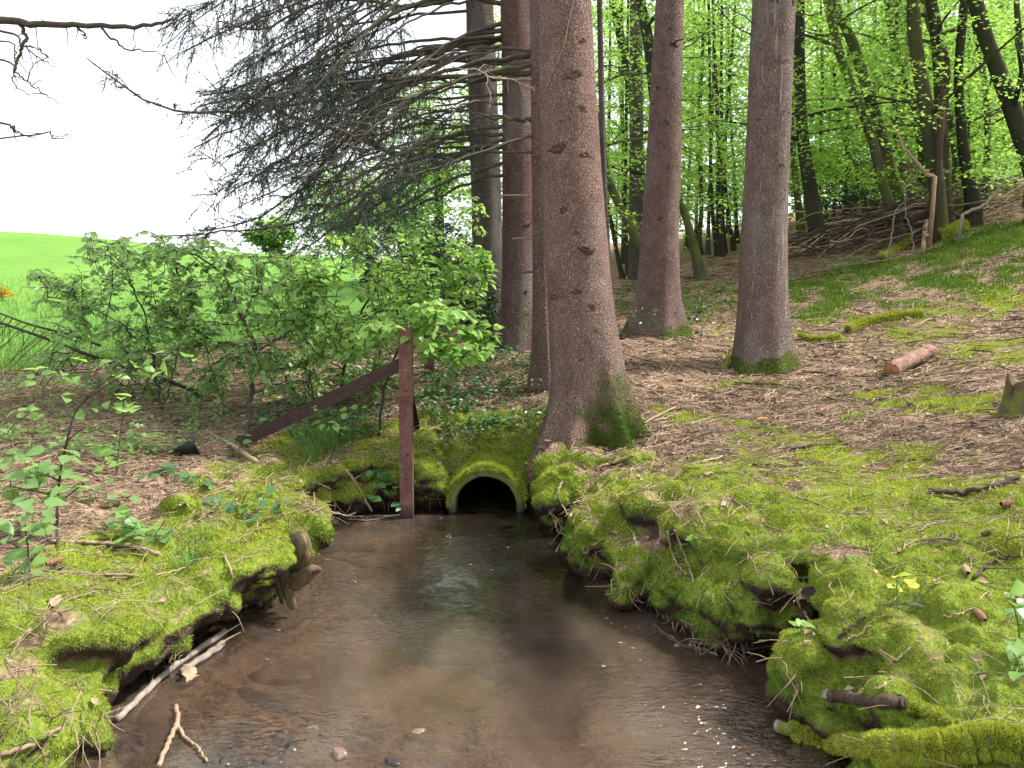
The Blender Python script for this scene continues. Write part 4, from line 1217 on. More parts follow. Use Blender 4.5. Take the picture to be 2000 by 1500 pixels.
# ------------------------------------------------------------------ needles and leaves (many small faces)
def needle_tris(lines, step, length, width, rs):
    """needles along twig polylines -> V, T"""
    VV = []
    for L in lines:
        seg = np.diff(L, axis=0)
        ls = np.linalg.norm(seg, axis=1)
        n = max(3, int(ls.sum() / step))
        s = rs.random(n) * ls.sum()
        cs = np.concatenate([[0], np.cumsum(ls)])
        i = np.clip(np.searchsorted(cs, s) - 1, 0, len(seg) - 1)
        t = seg[i] / (ls[i][:, None] + 1e-9)
        p = L[i] + seg[i] * ((s - cs[i]) / (ls[i] + 1e-9))[:, None]
        d = t * 0.75 + rs.normal(0, 0.6, (n, 3)) + np.array([0, 0, -0.12])
        d /= np.linalg.norm(d, axis=1)[:, None]
        w = np.cross(d, rs.normal(0, 1, (n, 3)))
        w *= (width * 0.5 / (np.linalg.norm(w, axis=1) + 1e-9))[:, None]
        VV.append(np.stack([p - w, p + w, p + d * (length * rs.uniform(0.6, 1.3, n))[:, None]], 1))
    V = np.concatenate(VV).reshape(-1, 3)
    return V, np.arange(len(V)).reshape(-1, 3)

def limb(root, pts, r0, m, twigs=14, start=0.35, tl=(0.15, 0.5), needles=True, rs=None, droop=0.5, nstep=0.0045, wig=0.02):
    rs = rs or np.random.default_rng(1)
    C = spline(pts, 26)
    C[1:] += np.cumsum(rs.normal(0, wig, (25, 3)), 0) * 0.55
    rad = np.linspace(r0 * 0.85, max(r0 * 0.2, 0.0035), 26)
    mb_ = MB()
    mb_.tube(C, rad, 6)
    lines, bare = [], []
    T, _, _ = frames(C)
    for k_ in range(twigs):
        u = start + (0.98 - start) * rs.random() ** 0.8
        i = int(u * 25)
        L = rs.uniform(*tl) * (1.15 - 0.5 * u)
        d = T[i] * rs.uniform(0.2, 0.9) + rs.normal(0, 0.65, 3) * np.array([1, 1, 0.5])
        d /= np.linalg.norm(d)
        q = [C[i], C[i] + d * L * 0.5 + np.array([0, 0, -0.08 * droop * L]), C[i] + d * L + np.array([0, 0, -0.55 * droop * L])]
        ln = spline(q, 7)
        ln[1:] += rs.normal(0, 0.008, (6, 3))
        mb_.tube(ln, np.linspace(min(rad[i] * 0.5, 0.006), 0.002, 7), 4, False)
        (lines if rs.random() < 0.85 else bare).append(ln)
        for q_ in range(rs.integers(2, 5)):
            j = rs.integers(1, 6)
            l2 = L * rs.uniform(0.25, 0.6)
            d2 = d * 0.6 + rs.normal(0, 0.6, 3)
            d2[2] -= 0.5 * droop
            d2 /= np.linalg.norm(d2)
            ln2 = np.stack([ln[j], ln[j] + d2 * l2 * 0.5, ln[j] + d2 * l2 + np.array([0, 0, -0.2 * l2 * droop])])
            mb_.tube(ln2, (0.0022, 0.0018, 0.0012), 3, False)
            lines.append(ln2)
    lines.append(C[20:])
    b = mb_.build('branch', m, root)
    if needles and lines:
        V, T_ = needle_tris(lines, nstep, 0.024, 0.0066, rs)
        o = link('needles', np_mesh('needles', V - np.array(root.location), T_, M['needle'], False), b)
        tag(o, kind='stuff')
    return b

rs = np.random.default_rng(11)
def px_limb(root, C, rows, Y0, Y1, r0, **kw):
    n = len(rows)
    pts = [P(px, py, Y0 + (Y1 - Y0) * (i / (n - 1)) ** 1.2) for i, (px, py) in enumerate(rows)]
    i = np.argmin(np.abs(C[:, 2] - pts[0][2]))
    pts[0] = C[i, :3] + (pts[0] - C[i, :3]) * 0.6
    return limb(root, np.array(pts), r0, kw.pop('m', M['limb']), rs=rs, **kw)
px_limb(S2, C2, [(1056, 168), (1010, 150), (960, 140), (885, 131)], 6.3, 5.9, .017, m=M['pale_limb'], twigs=3, needles=False)
px_limb(S2, C2, [(1052, 108), (1000, 108), (960, 116), (900, 135), (820, 165), (735, 190)], 6.3, 6.1, .016, twigs=9, start=.3, needles=False)
px_limb(S2, C2, [(1052, 122), (990, 122), (940, 145), (860, 172), (760, 218), (640, 330), (555, 425)], 6.3, 6.6, .017, twigs=18, start=.45)
px_limb(S2, C2, [(1052, 228), (1010, 232), (960, 225), (900, 240), (820, 238), (690, 205)], 6.3, 6.7, .015, twigs=12, start=.5)
px_limb(S2, C2, [(1052, 246), (1010, 237), (950, 242), (880, 243), (760, 232)], 6.3, 6.2, .016, twigs=8, start=.5, needles=False)
px_limb(S3, C3, [(985, 40), (900, 75), (820, 128), (720, 170), (620, 200), (540, 213), (420, 216), (350, 213), (265, 190), (200, 140), (160, 105)], 7.7, 6.8, .026, twigs=16, start=.3, tl=(.1, .35))
px_limb(S3, C3, [(995, 55), (930, 62), (860, 100), (790, 140), (700, 200), (600, 262), (520, 312), (430, 372)], 7.7, 7.2, .030, twigs=30, start=.4)
px_limb(S3, C3, [(985, 90), (880, 122), (800, 162), (720, 232), (650, 300), (600, 360), (500, 430), (390, 460)], 7.7, 7.4, .028, twigs=30, start=.5)
px_limb(S4, C4, [(930, 300), (850, 301), (780, 296), (700, 270), (640, 242), (560, 216), (470, 180)], 9.6, 8.4, .055, twigs=18, start=.5)
px_limb(S4, C4, [(935, 302), (860, 322), (760, 352), (660, 402), (560, 440), (440, 455), (290, 462)], 9.6, 8.0, .03, twigs=34, start=.5)
px_limb(S3, C3, [(990, 270), (900, 300), (820, 340), (760, 382), (680, 430), (600, 475), (520, 510)], 7.7, 7.6, .024, twigs=18, start=.4, needles=False)
px_limb(S3, C3, [(985, 310), (900, 345), (820, 380), (720, 420), (640, 440), (540, 452)], 7.7, 8.3, .022, twigs=20, start=.4)
px_limb(S3, C3, [(990, 345), (920, 352), (850, 390), (760, 425), (660, 445)], 7.7, 8.6, .02, twigs=16, start=.4)
px_limb(S3, C3, [(990, 8), (900, -5), (800, 12), (700, 4), (600, 14), (500, 60), (420, 40)], 7.7, 7.0, .028, twigs=26, start=.35)
# the rest of the fan of dead and living limbs
for k_ in range(40):
    r_, C_, Yt, xx = [(S3, C3, 7.7, 985), (S4, C4, 9.6, 930), (S2, C2, 6.3, 1048)][[0, 1, 0, 1, 2][k_ % 5]]
    y0 = rs.uniform(-170, 330)
    fall = rs.uniform(90, 380) * (1.2 if y0 < 100 else 0.65)
    x1 = rs.uniform(300, 620) + 0.55 * max(0, y0 + fall - 200)
    y1 = y0 + fall
    xm, ym = 0.5 * (xx + x1), y0 + fall * rs.uniform(0.15, 0.42)
    rows = [(xx, y0), (0.75 * xx + 0.25 * x1, y0 + fall * rs.uniform(-0.02, 0.16)), (xm, ym), (0.25 * xx + 0.75 * x1, 0.5 * (ym + y1) + rs.normal(0, 12)), (x1, y1 + rs.normal(0, 20))]
    px_limb(r_, C_, rows, Yt, Yt + rs.uniform(-1.6, 0.9), rs.uniform(.014, .026), twigs=int(rs.integers(20, 40)), start=rs.uniform(.25, .6), tl=(.15, .6), needles=rs.random() < 0.6, nstep=0.0060)
for k_ in range(20):     # needled ends, the thick hanging mass against the sky
    r_, C_, Yt, xx = [(S3, C3, 7.7, 985), (S4, C4, 9.6, 930)][k_ % 2]
    x1, y1 = rs.uniform(300, 640), rs.uniform(-120, 330)
    y0 = y1 - rs.uniform(120, 260)
    rows = [(xx, y0), (0.7 * xx + 0.3 * x1, y0 + 10), (0.4 * xx + 0.6 * x1, 0.6 * y0 + 0.4 * y1), (x1, y1)]
    px_limb(r_, C_, rows, Yt, Yt + rs.uniform(-1.5, 1.0), rs.uniform(.014, .024), twigs=34, start=.5, tl=(.2, .6), droop=1.2, nstep=0.0048)
# slim dead twigs on the right-hand trunks
for r_, C_, rows, Y in ((S5, C5, [(1330, 105), (1350, 85), (1380, 62), (1440, 50)], 8.3), (S5, C5, [(1330, 115), (1360, 113), (1400, 112)], 8.3), (S5, C5, [(1326, 192), (1370, 195), (1400, 196)], 8.3), (S5, C5, [(1325, 250), (1350, 248), (1400, 240)], 8.3),
                        (S5, C5, [(1275, 108), (1262, 98), (1250, 88)], 8.3), (S5, C5, [(1272, 250), (1240, 225), (1195, 205)], 8.3), (S6, C6, [(1472, 48), (1440, 25), (1412, 2)], 7.2), (S6, C6, [(1468, 75), (1430, 45), (1400, 10)], 7.2),
                        (S6, C6, [(1550, 28), (1590, 28), (1625, 10)], 7.2), (S5, C5, [(1273, 142), (1220, 145), (1180, 130)], 8.3)):
    px_limb(r_, C_, rows, Y, Y - 0.2, .008, twigs=3, tl=(.08, .25), needles=False, wig=.006)

# dead limb reaching in from a spruce whose trunk stands left of the view
tb = np.array([-4.35, 5.2, 0])
tb[2] = drop(tb[0], tb[1])
So = empty('spruce_tree', tb)
tag(So, 'leafless dead limb with hanging twigs reaching in at the top left corner', 'tree')
V, Q, mo, Co = trunk_mesh(np.array([tb - np.array([0, 0, .25]), tb, tb + np.array([0.05, 0, 3.0])]), np.array([.17, .16, .14]), 11.0, 28, 80, 0.05, seed=12)
link('trunk', np_mesh('trunk', V - tb, Q, M['bark_grey'], True, dict(moss=mo)), So)
def dead_limb(rows, Y, r0, r1=None, twig=3):
    pts = np.array([P(px, py, Y) for px, py in rows])
    if rows[0][0] < 0: pts[0] = np.array([tb[0] + 0.1, tb[1], pts[0][2]])
    C = spline(pts, 24)
    C[1:-1] += rs.normal(0, 0.006, (22, 3))
    m_ = MB()
    m_.tube(C, np.linspace(r0, r1 or r0 * 0.3, 24), 7)
    for t in range(twig):
        i = rs.integers(5, 22)
        d = rs.normal(0, 1, 3)
        d[2] -= 0.5
        d /= np.linalg.norm(d)
        L = rs.uniform(.06, .2)
        m_.tube(spline([C[i], C[i] + d * L * .5 + rs.normal(0, .01, 3), C[i] + d * L], 6), np.linspace(.004, .0015, 6), 4)
    m_.build('branch', M['limb'], So)
dead_limb([(-150, 20), (0, 40), (80, 48), (160, 50), (250, 53), (310, 46), (345, 38)], 5.0, .026, .007, 9)
dead_limb([(36, 46), (50, 75), (38, 105), (28, 138)], 5.0, .012, .008, 2)
dead_limb([(28, 138), (55, 160), (90, 185), (122, 206)], 5.0, .006, .002, 3)
dead_limb([(50, 88), (80, 98), (110, 130)], 5.0, .005, .0015, 3)
dead_limb([(148, 50), (160, 62), (168, 76)], 5.0, .007, .004, 1)
dead_limb([(198, 56), (225, 82), (252, 96), (300, 100), (330, 110)], 5.0, .008, .002, 3)
dead_limb([(-160, 20), (0, 58), (40, 88), (75, 112), (108, 132)], 5.2, .010, .002, 4)
dead_limb([(-160, 100), (0, 118), (25, 160), (58, 190)], 5.1, .009, .002, 3)
dead_limb([(-160, 200), (0, 240), (30, 258), (66, 268)], 4.9, .009, .003, 3)
dead_limb([(-150, 290), (60, 262), (100, 265), (136, 262)], 4.9, .006, .002, 2)
dead_limb([(-160, 120), (0, 80), (30, 110), (60, 150)], 5.3, .007, .002, 3)

# ------------------------------------------------------------------ beeches
def leaf_cloud(cent, rad, per, size, seed, flat=0.10, up=1.0):
    """flat leaf sprays: per leaves in each disc; each leaf a folded rhombus of two triangles"""
    r = np.random.default_rng(seed)
    n = len(cent) * per
    c = np.repeat(cent, per, 0)
    R = np.repeat(np.asarray(rad), per)
    a = r.random(n) * 6.283
    q = R * np.sqrt(r.random(n))
    tilt = np.repeat(r.normal(0, 0.16, (len(cent), 2)), per, 0)
    p = c + np.stack([q * np.cos(a), q * np.sin(a), r.normal(0, flat, n) * R + q * np.cos(a) * tilt[:, 0] + q * np.sin(a) * tilt[:, 1] - 0.22 * q * q / R], -1)
    b = a + r.normal(0, 1.0, n)
    d = np.stack([np.cos(b), np.sin(b), r.normal(-0.25, 0.3, n)], -1)
    d /= np.linalg.norm(d, axis=1)[:, None]
    nr = np.stack([r.normal(0, 0.42, n), r.normal(0, 0.42, n), np.full(n, up)], -1)
    s = np.cross(d, nr)
    s /= np.linalg.norm(s, axis=1)[:, None] + 1e-9
    L = (size * r.uniform(0.6, 1.25, n))[:, None]
    fold = np.cross(s, d) * 0.10
    V = np.stack([p, p + d * L * 0.5 + s * L * 0.33 + fold * L, p + d * L, p + d * L * 0.5 - s * L * 0.33 + fold * L], 1).reshape(-1, 3)
    k = np.arange(n)[:, None] * 4
    return V, np.concatenate([k + np.array([[0, 1, 2]]), k + np.array([[0, 2, 3]])])

def tree_limbs(C, n, rs_, z0, reach, m_):
    ends = []
    idx = [i for i in range(len(C)) if C[i, 2] > z0]
    for k in range(n):
        if not idx: break
        i = idx[rs_.integers(0, len(idx))]
        a = rs_.random() * 6.283
        L = reach * rs_.uniform(0.5, 1.1)
        d = np.array([math.cos(a), math.sin(a), rs_.uniform(0.05, 0.6)])
        p0 = C[i, :3]
        r0 = min(C[i, 3] * 0.45, 0.05)
        pts = spline([p0, p0 + d * L * 0.45 + rs_.normal(0, .06, 3), p0 + d * L + np.array([0, 0, -0.12 * L]) + rs_.normal(0, .08, 3)], 9)
        if isinstance(m_, MB): m_.tube(pts, np.linspace(r0, 0.006, 9), 5, False)
        else:
            b_ = MB()
            b_.tube(pts, np.linspace(r0, 0.006, 9), 5, False)
            b_.build('limb', m_[0], m_[1])
        ends += [pts[4], pts[6], pts[8]]
    return ends

def beech(rows, Y, m, label, leaves=1, ztop=11.0, seed=0, group='beech trees on the slope', name='beech_tree', leafm=None, low=1.8, reach=1.5, ncl=46, on_ground=True, size=0.07, far=False, per=60):
    rs_ = np.random.default_rng(seed + 100)
    rows = rows[::-1] if rows[0][1] < rows[-1][1] else rows       # bottom up
    pts, rad = ctrl_px(rows, Y)
    rad = rad * 0.86
    g = drop(pts[0][0], pts[0][1])
    if on_ground:
        dz = pts[0][2] - g
        if dz > 0.05:
            pts = np.concatenate([[np.array([pts[0][0] + 0.02, pts[0][1], g])], pts])
            rad = np.concatenate([[rad[0] * 1.1], rad])
        zb = min(g, pts[0][2])
    else: zb = pts[0][2]
    pts = np.concatenate([[pts[0] - np.array([0, 0, 0.25])], pts])
    rad = np.concatenate([[rad[0] * 1.15], rad])
    root = empty(name, (pts[1][0], pts[1][1], max(zb, pts[0][2] + 0.2)))
    tag(root, label, 'tree', group)
    V, Q, mo, C = trunk_mesh(pts, rad, ztop, 14, 70, rad[0] * 0.45, seed=seed, rough=0.035, lobes=4)
    link('trunk', np_mesh('trunk', V - np.array(root.location), Q, m), root)
    if leaves:
        zg = root.location.z
        if far:
            m_ = MB()
            ends = tree_limbs(C, 9, rs_, zg + low, reach, m_)
            tag(m_.build('thin_limbs', m, root), kind='stuff')
        else: ends = tree_limbs(C, 8, rs_, zg + low, reach, (m, root))
        base = np.array(ends) if ends else C[-5:, :3]
        c = base[rs_.integers(0, len(base), ncl)] + rs_.normal(0, 1, (ncl, 3)) * np.array([0.55, 0.55, 0.35])
        q_ = rs_.random(ncl) < 0.6
        zz_ = rs_.uniform(zg + 0.7, max(8.8, zg + 5), ncl)
        ci = np.array([np.interp(zz_, C[:, 2], C[:, j]) for j in range(2)]).T
        aa, rr2 = rs_.random(ncl) * 6.283, reach * np.sqrt(rs_.random(ncl)) * 1.25
        c[q_] = np.stack([ci[:, 0] + rr2 * np.cos(aa), ci[:, 1] + rr2 * np.sin(aa), zz_], -1)[q_]
        c[:, 2] = np.clip(c[:, 2], zg + 0.6, 10.0)
        V, T = leaf_cloud(c, rs_.uniform(0.3, 0.8, ncl), per, size, seed)
        o = link('crown', np_mesh('crown', V - np.array(root.location), T, leafm or M['beech_leaf'], False), root)
        tag(o, kind='stuff')
    return root, C

BEECH = [
    ([(1600, 475, 40), (1588, 400, 34), (1568, 270, 27), (1562, 130, 24), (1562, 0, 22)], 13.0, 'beech_dark', 'straight dark beech just right of the resin-streaked spruce'),
    ([(1748, 445, 34), (1742, 410, 26), (1722, 350, 22), (1700, 262, 22), (1660, 160, 20), (1636, 90, 20), (1616, 0, 19)], 12.6, 'beech_moss', 'mossy beech bending left with a kink, first of the leaning pair'),
    ([(1762, 405, 30), (1740, 330, 26), (1715, 240, 25), (1690, 165, 25), (1668, 90, 24), (1640, 30, 22), (1630, 0, 20)], 13.2, 'beech_moss', 'mossy beech leaning left right behind its kinked neighbour'),
    ([(1812, 380, 20), (1800, 290, 18), (1780, 190, 18), (1755, 110, 17), (1738, 40, 16), (1733, 0, 15)], 14.5, 'beech', 'thin pale-green beech left of the thick forked pair'),
    ([(1834, 420, 34), (1826, 330, 34), (1812, 230, 32), (1796, 140, 30), (1786, 60, 29), (1783, 0, 28)], 12.0, 'beech', 'thick smooth beech, left one of the forked pair above the brush pile'),
    ([(1842, 425, 38), (1842, 330, 30), (1838, 240, 26), (1834, 140, 25), (1828, 60, 27), (1818, 0, 26)], 12.4, 'beech', 'thick smooth beech, right one of the forked pair above the brush pile'),
    ([(1902, 392, 34), (1888, 330, 26), (1878, 250, 22), (1872, 150, 19), (1878, 60, 19), (1884, 0, 18)], 12.2, 'beech_dark', 'dark wavy beech standing in the right half of the brush pile'),
    ([(1872, 372, 36), (1872, 310, 26), (1858, 250, 22), (1846, 200, 18), (1838, 120, 15), (1812, 40, 14), (1800, 0, 13)], 13.5, 'beech_moss', 'mossy beech bent outward behind the forked pair'),
    ([(1926, 350, 16), (1930, 280, 14), (1926, 190, 13), (1916, 110, 14), (1905, 50, 14), (1900, 0, 13)], 14.0, 'beech', 'slim crooked beech near the right edge'),
    ([(2030, 380, 46), (2004, 290, 44), (1976, 210, 40), (1950, 140, 36), (1924, 70, 33), (1904, 0, 32)], 11.5, 'beech_dark', 'thick beech leaning far out to the left across the right edge'),
    ([(2010, 330, 16), (2003, 180, 14), (1994, 110, 14), (1988, 40, 13), (1985, 0, 12)], 13.0, 'beech', 'slim beech at the very right edge of the view'),
    ([(1566, 462, 18), (1557, 380, 15), (1548, 280, 13), (1546, 150, 12), (1545, 0, 11)], 15.5, 'beech_moss', 'slim mossy beech half hidden by the resin-streaked spruce'),
    ([(1248, 520, 30), (1252, 400, 24), (1244, 260, 24), (1228, 150, 22), (1205, 40, 20), (1196, 0, 19)], 15.0, 'beech_dark', 'dark beech with upright stem between the pink and brown spruces'),
    ([(1262, 500, 24), (1244, 470, 24), (1212, 405, 22), (1186, 345, 20), (1168, 260, 18), (1150, 150, 16)], 12.0, 'beech_moss', 'mossy beech stem leaning left behind the brown spruce'),
    ([(1290, 300, 26), (1276, 170, 25), (1268, 90, 26), (1254, 20, 24), (1248, -20, 23)], 12.5, 'beech_dark', 'dark curved beech rising behind the left side of the brown spruce'),
    ([(1366, 528, 24), (1352, 470, 20), (1338, 420, 18), (1320, 365, 16), (1300, 250, 14), (1296, 100, 13)], 12.5, 'beech_moss', 'mossy beech stem curving out behind the right side of the brown spruce'),
    ([(1215, 545, 12), (1206, 500, 10), (1195, 440, 9), (1185, 380, 8), (1180, 250, 7)], 14.0, 'beech_dark', 'thin stem of a sapling cluster right of the pink spruce, outermost'),
    ([(1226, 545, 11), (1224, 480, 10), (1220, 420, 9), (1222, 300, 8)], 14.6, 'beech_dark', 'thin upright stem of the sapling cluster right of the pink spruce'),
    ([(1400, 505, 10), (1392, 420, 9), (1388, 320, 8), (1386, 150, 7), (1384, 0, 6)], 16.5, 'beech_dark', 'thin beech pole, leftmost of the group between the two right spruces'),
    ([(1410, 500, 11), (1404, 420, 10), (1404, 300, 10), (1402, 250, 9)], 16.0, 'beech_dark', 'thin broken-topped beech pole between the two right spruces'),
    ([(1416, 498, 11), (1412, 430, 9), (1410, 320, 8), (1409, 150, 7), (1410, 0, 6)], 17.0, 'beech_dark', 'thin straight beech pole, middle of the group between the two right spruces'),
    ([(1432, 480, 9), (1420, 400, 8), (1415, 300, 8), (1428, 120, 7), (1436, 0, 6)], 17.5, 'beech_dark', 'thin wavy beech pole close left of the resin-streaked spruce'),
    ([(1368, 500, 12), (1366, 460, 11), (1370, 400, 10), (1366, 250, 9), (1372, 100, 8)], 18.0, 'beech', 'thin grey beech pole right of the brown spruce'),
    ([(1690, 400, 12), (1644, 250, 9), (1632, 180, 8), (1628, 60, 7)], 17.5, 'beech_dark', 'thin dark pole seen between the leaning beeches'),
    ([(1604, 360, 9), (1603, 250, 8), (1606, 180, 7), (1604, 60, 6)], 18.5, 'beech_dark', 'thin dark pole just right of the straight dark beech'),
]
for i, (rows, Y, m, lab) in enumerate(BEECH):
    thick = rows[0][2] > 18
    beech(rows, Y, M[m], lab, 1, 10.5 if thick else 8.5, i, ncl=64 if thick else 30, low=1.4 if thick else 1.2, reach=1.7 if thick else 1.1, leafm=M['beech_leaf' if i % 3 else 'beech_leaf_b'])

# farther wood behind them: every tree its own trunk and crown
ORD = ['first', 'second', 'third', 'fourth', 'fifth', 'sixth', 'seventh', 'eighth', 'ninth', 'tenth', 'eleventh', 'twelfth']
GAPS = [(1175, 1262, 'between the pink and the brown spruces', 5), (1330, 1450, 'between the brown and the resin-streaked spruces', 6), (1560, 1700, 'right of the resin-streaked spruce', 7), (1700, 1860, 'behind the leaning and forked beeches', 9), (1860, 2060, 'high on the slope near the right edge', 9)]
kk_ = 0
for x0_, x1_, where, n_ in GAPS:
    for k in range(n_):
        kk_ += 1
        px = x0_ + (x1_ - x0_) * (k + 0.5) / n_ + rs.uniform(-3, 3)
        Y = 17.0 + 15 * ((kk_ * 0.381) % 1.0)
        w = rs.uniform(7, 12) * 16 / Y
        lean = rs.normal(0, 14)
        g = drop((px - 1000) / FPX * Y, Y)
        pyb = 750 - FPX * math.tan(math.atan2(g - CAM_Z, Y) + PITCH)
        rows = [(px, pyb, w * 1.3), (px + lean * 0.3, pyb - 130, w), (px + lean * 0.8, pyb - 300, w * 0.85), (px + lean, -60, w * 0.7)]
        rows = [r for r in rows if r[1] > -200]
        beech(rows, Y, M['beech_dark' if kk_ % 2 else 'beech'], 'thin far beech, %s from left, %s' % (ORD[k], where), 1, 10.5, 200 + kk_, group='thin beeches of the far wood',
              leafm=M['beech_leaf' if kk_ % 3 else 'beech_leaf_b'], low=0.6, reach=2.2, ncl=84, size=0.125, far=True, per=54)

M['broom'] = leaf_mat('broom_flower', (0.35, 0.22, 0.02), (0.5, 0.33, 0.03), (0.6, 0.42, 0.05), (0.6, 0.4, 0.05), 0.3)
# a distant round tree by the meadow and dark evergreens behind the shrub
def round_tree(name, px, pyb, pyt, wpx, Y, leafm, label, n, per, size, cat='tree', shell=0.0):
    b = P(px, pyb, Y)
    b[2] = drop(b[0], b[1])
    t = P(px, pyt, Y)
    h = t[2] - b[2]
    R = 0.5 * wpx / FPX * Y
    root = empty(name, b)
    tag(root, label, cat)
    m_ = MB()
    m_.tube(spline([b - np.array([0, 0, .2]), b + np.array([.02 * h, 0, h * .4]), b + np.array([-.02 * h, 0, h * .85])], 12), np.linspace(0.035 * h + 0.02, 0.01, 12), 9)
    r_ = np.random.default_rng(int(px))
    for q in range(10):
        a = r_.random() * 6.283
        z = r_.uniform(.2, .7) * h
        m_.tube(spline([b + np.array([0, 0, z]), b + np.array([R * .5 * math.cos(a), R * .5 * math.sin(a), z + .15 * h])], 5), np.linspace(.02 * h * .4, .006, 5), 5, False)
    m_.build('trunk', M['beech_dark'], root)
    v = r_.normal(0, 1, (n, 3))
    v /= np.linalg.norm(v, axis=1)[:, None]
    v *= (r_.random(n) ** 0.45)[:, None]
    c = b + np.array([0, 0, h * 0.56]) + v * np.array([R, R, h * 0.44])
    V, T = leaf_cloud(c, r_.uniform(0.25, 0.5, n) * R * 0.55, per, size, int(px) + 1, 0.3)
    o = link('crown', np_mesh('crown', V - b, T, leafm, False), root)
    tag(o, kind='stuff')
round_tree('deciduous_tree', 528, 505, 420, 80, 55, M['beech_leaf_b'], 'small rounded tree far off on the meadow edge', 60, 40, 0.45)
round_tree('deciduous_tree', 720, 560, 300, 330, 26, M['beech_leaf_b'], 'broad green tree behind the shrub, left of the grey spruce', 170, 60, 0.16)
round_tree('deciduous_tree', 850, 540, 120, 260, 20, M['beech_leaf'], 'light green tree showing through the dead limbs beside the grey spruce', 150, 60, 0.12)
round_tree('deciduous_tree', 1030, 560, -40, 230, 24, M['beech_leaf'], 'light green tree showing between the red and pink spruces', 170, 60, 0.12)
round_tree('broom_bush', 4, 588, 558, 50, 24, M['broom'], 'small orange-yellow flowering bush far off on the meadow at the left edge', 30, 40, 0.06, 'bush')
round_tree('holly_bush', 830, 640, 420, 250, 11.2, M['holly_leaf'], 'dark evergreen bush behind the bright leafy shrub', 150, 60, 0.06, 'bush')
round_tree('holly_bush', 905, 680, 520, 150, 9.0, M['holly_leaf'], 'low dark evergreen bush at the foot of the grey spruce', 110, 50, 0.05, 'bush')
round_tree('holly_bush', 1650, 430, 350, 160, 15, M['holly_leaf'], 'dark bush on the slope behind the straight dark beech', 80, 50, 0.06, 'bush')
round_tree('holly_bush', 1900, 300, 230, 200, 24, M['beech_leaf_b'], 'pale green bush on the slope under the leaning beech', 90, 50, 0.09, 'bush')

# ------------------------------------------------------------------ leafy shrubs and saplings
def leaf_shape(w=0.34, droop=0.18, fold=0.10, serr=0.0):
    """one leaf along +X, unit length, midrib fold, tip bent down"""
    xs = [0.0, 0.12, 0.32, 0.55, 0.78, 1.0]
    ws = [0.0, 0.62, 1.0, 0.92, 0.55, 0.0]
    V, F = [], []
    for x, q in zip(xs, ws):
        z = -droop * x * x
        if q == 0: V.append((x, 0, z))
        else: V += [(x, w * q, z + fold * q), (x, 0, z), (x, -w * q, z + fold * q)]
    F += [(0, 2, 1), (0, 3, 2)]
    for i in range(3):
        a = 1 + 3 * i
        F += [(a, a + 1, a + 4), (a, a + 4, a + 3), (a + 1, a + 2, a + 5), (a + 1, a + 5, a + 4)]
    F += [(10, 11, 13), (11, 12, 13)]
    return np.array(V, float), np.array(F)
LEAF_V, LEAF_F = leaf_shape()
LEAF_R_V, LEAF_R_F = leaf_shape(0.42, 0.12, 0.06)
LEAF_ME = {}
def leaf_mesh(m, rnd=False):
    key = (m.name, rnd)
    if key not in LEAF_ME:
        LEAF_ME[key] = np_mesh('leaf', LEAF_R_V if rnd else LEAF_V, LEAF_R_F if rnd else LEAF_F, m, True)
    return LEAF_ME[key]
def leaf_matrix(p, d, n, L):
    x = d / (np.linalg.norm(d) + 1e-9)
    z = n - x * np.dot(n, x)
    z /= np.linalg.norm(z) + 1e-9
    y = np.cross(z, x)
    return np.array([x * L, y * L, z * L]).T, p
def add_leaf(root, me, R, p):
    o = bpy.data.objects.new('leaf', me)
    b = np.array(root.location)
    o.matrix_basis = Matrix([[*R[0], p[0] - b[0]], [*R[1], p[1] - b[1]], [*R[2], p[2] - b[2]], [0, 0, 0, 1]])
    o.parent = root
    COL.objects.link(o)
def leaves_joined(root, mats, m, name='foliage'):
    if not mats: return
    k = len(LEAF_V)
    V = np.concatenate([LEAF_V @ R.T + p for R, p in mats]) - np.array(root.location)
    F = (LEAF_F[None] + (np.arange(len(mats)) * k)[:, None, None]).reshape(-1, 3)
    tag(link(name, np_mesh(name, V, F, m, True), root), kind='stuff')
def inside(px, py, poly):
    c = False
    for i in range(len(poly)):
        (ax, ay), (bx, by) = poly[i], poly[i - 1]
        if (ay > py) != (by > py) and px < (bx - ax) * (py - ay) / (by - ay) + ax: c = not c
    return c
def sample_poly(poly, r):
    xs, ys = [p[0] for p in poly], [p[1] for p in poly]
    while True:
        px, py = r.uniform(min(xs), max(xs)), r.uniform(min(ys), max(ys))
        if inside(px, py, poly): return px, py

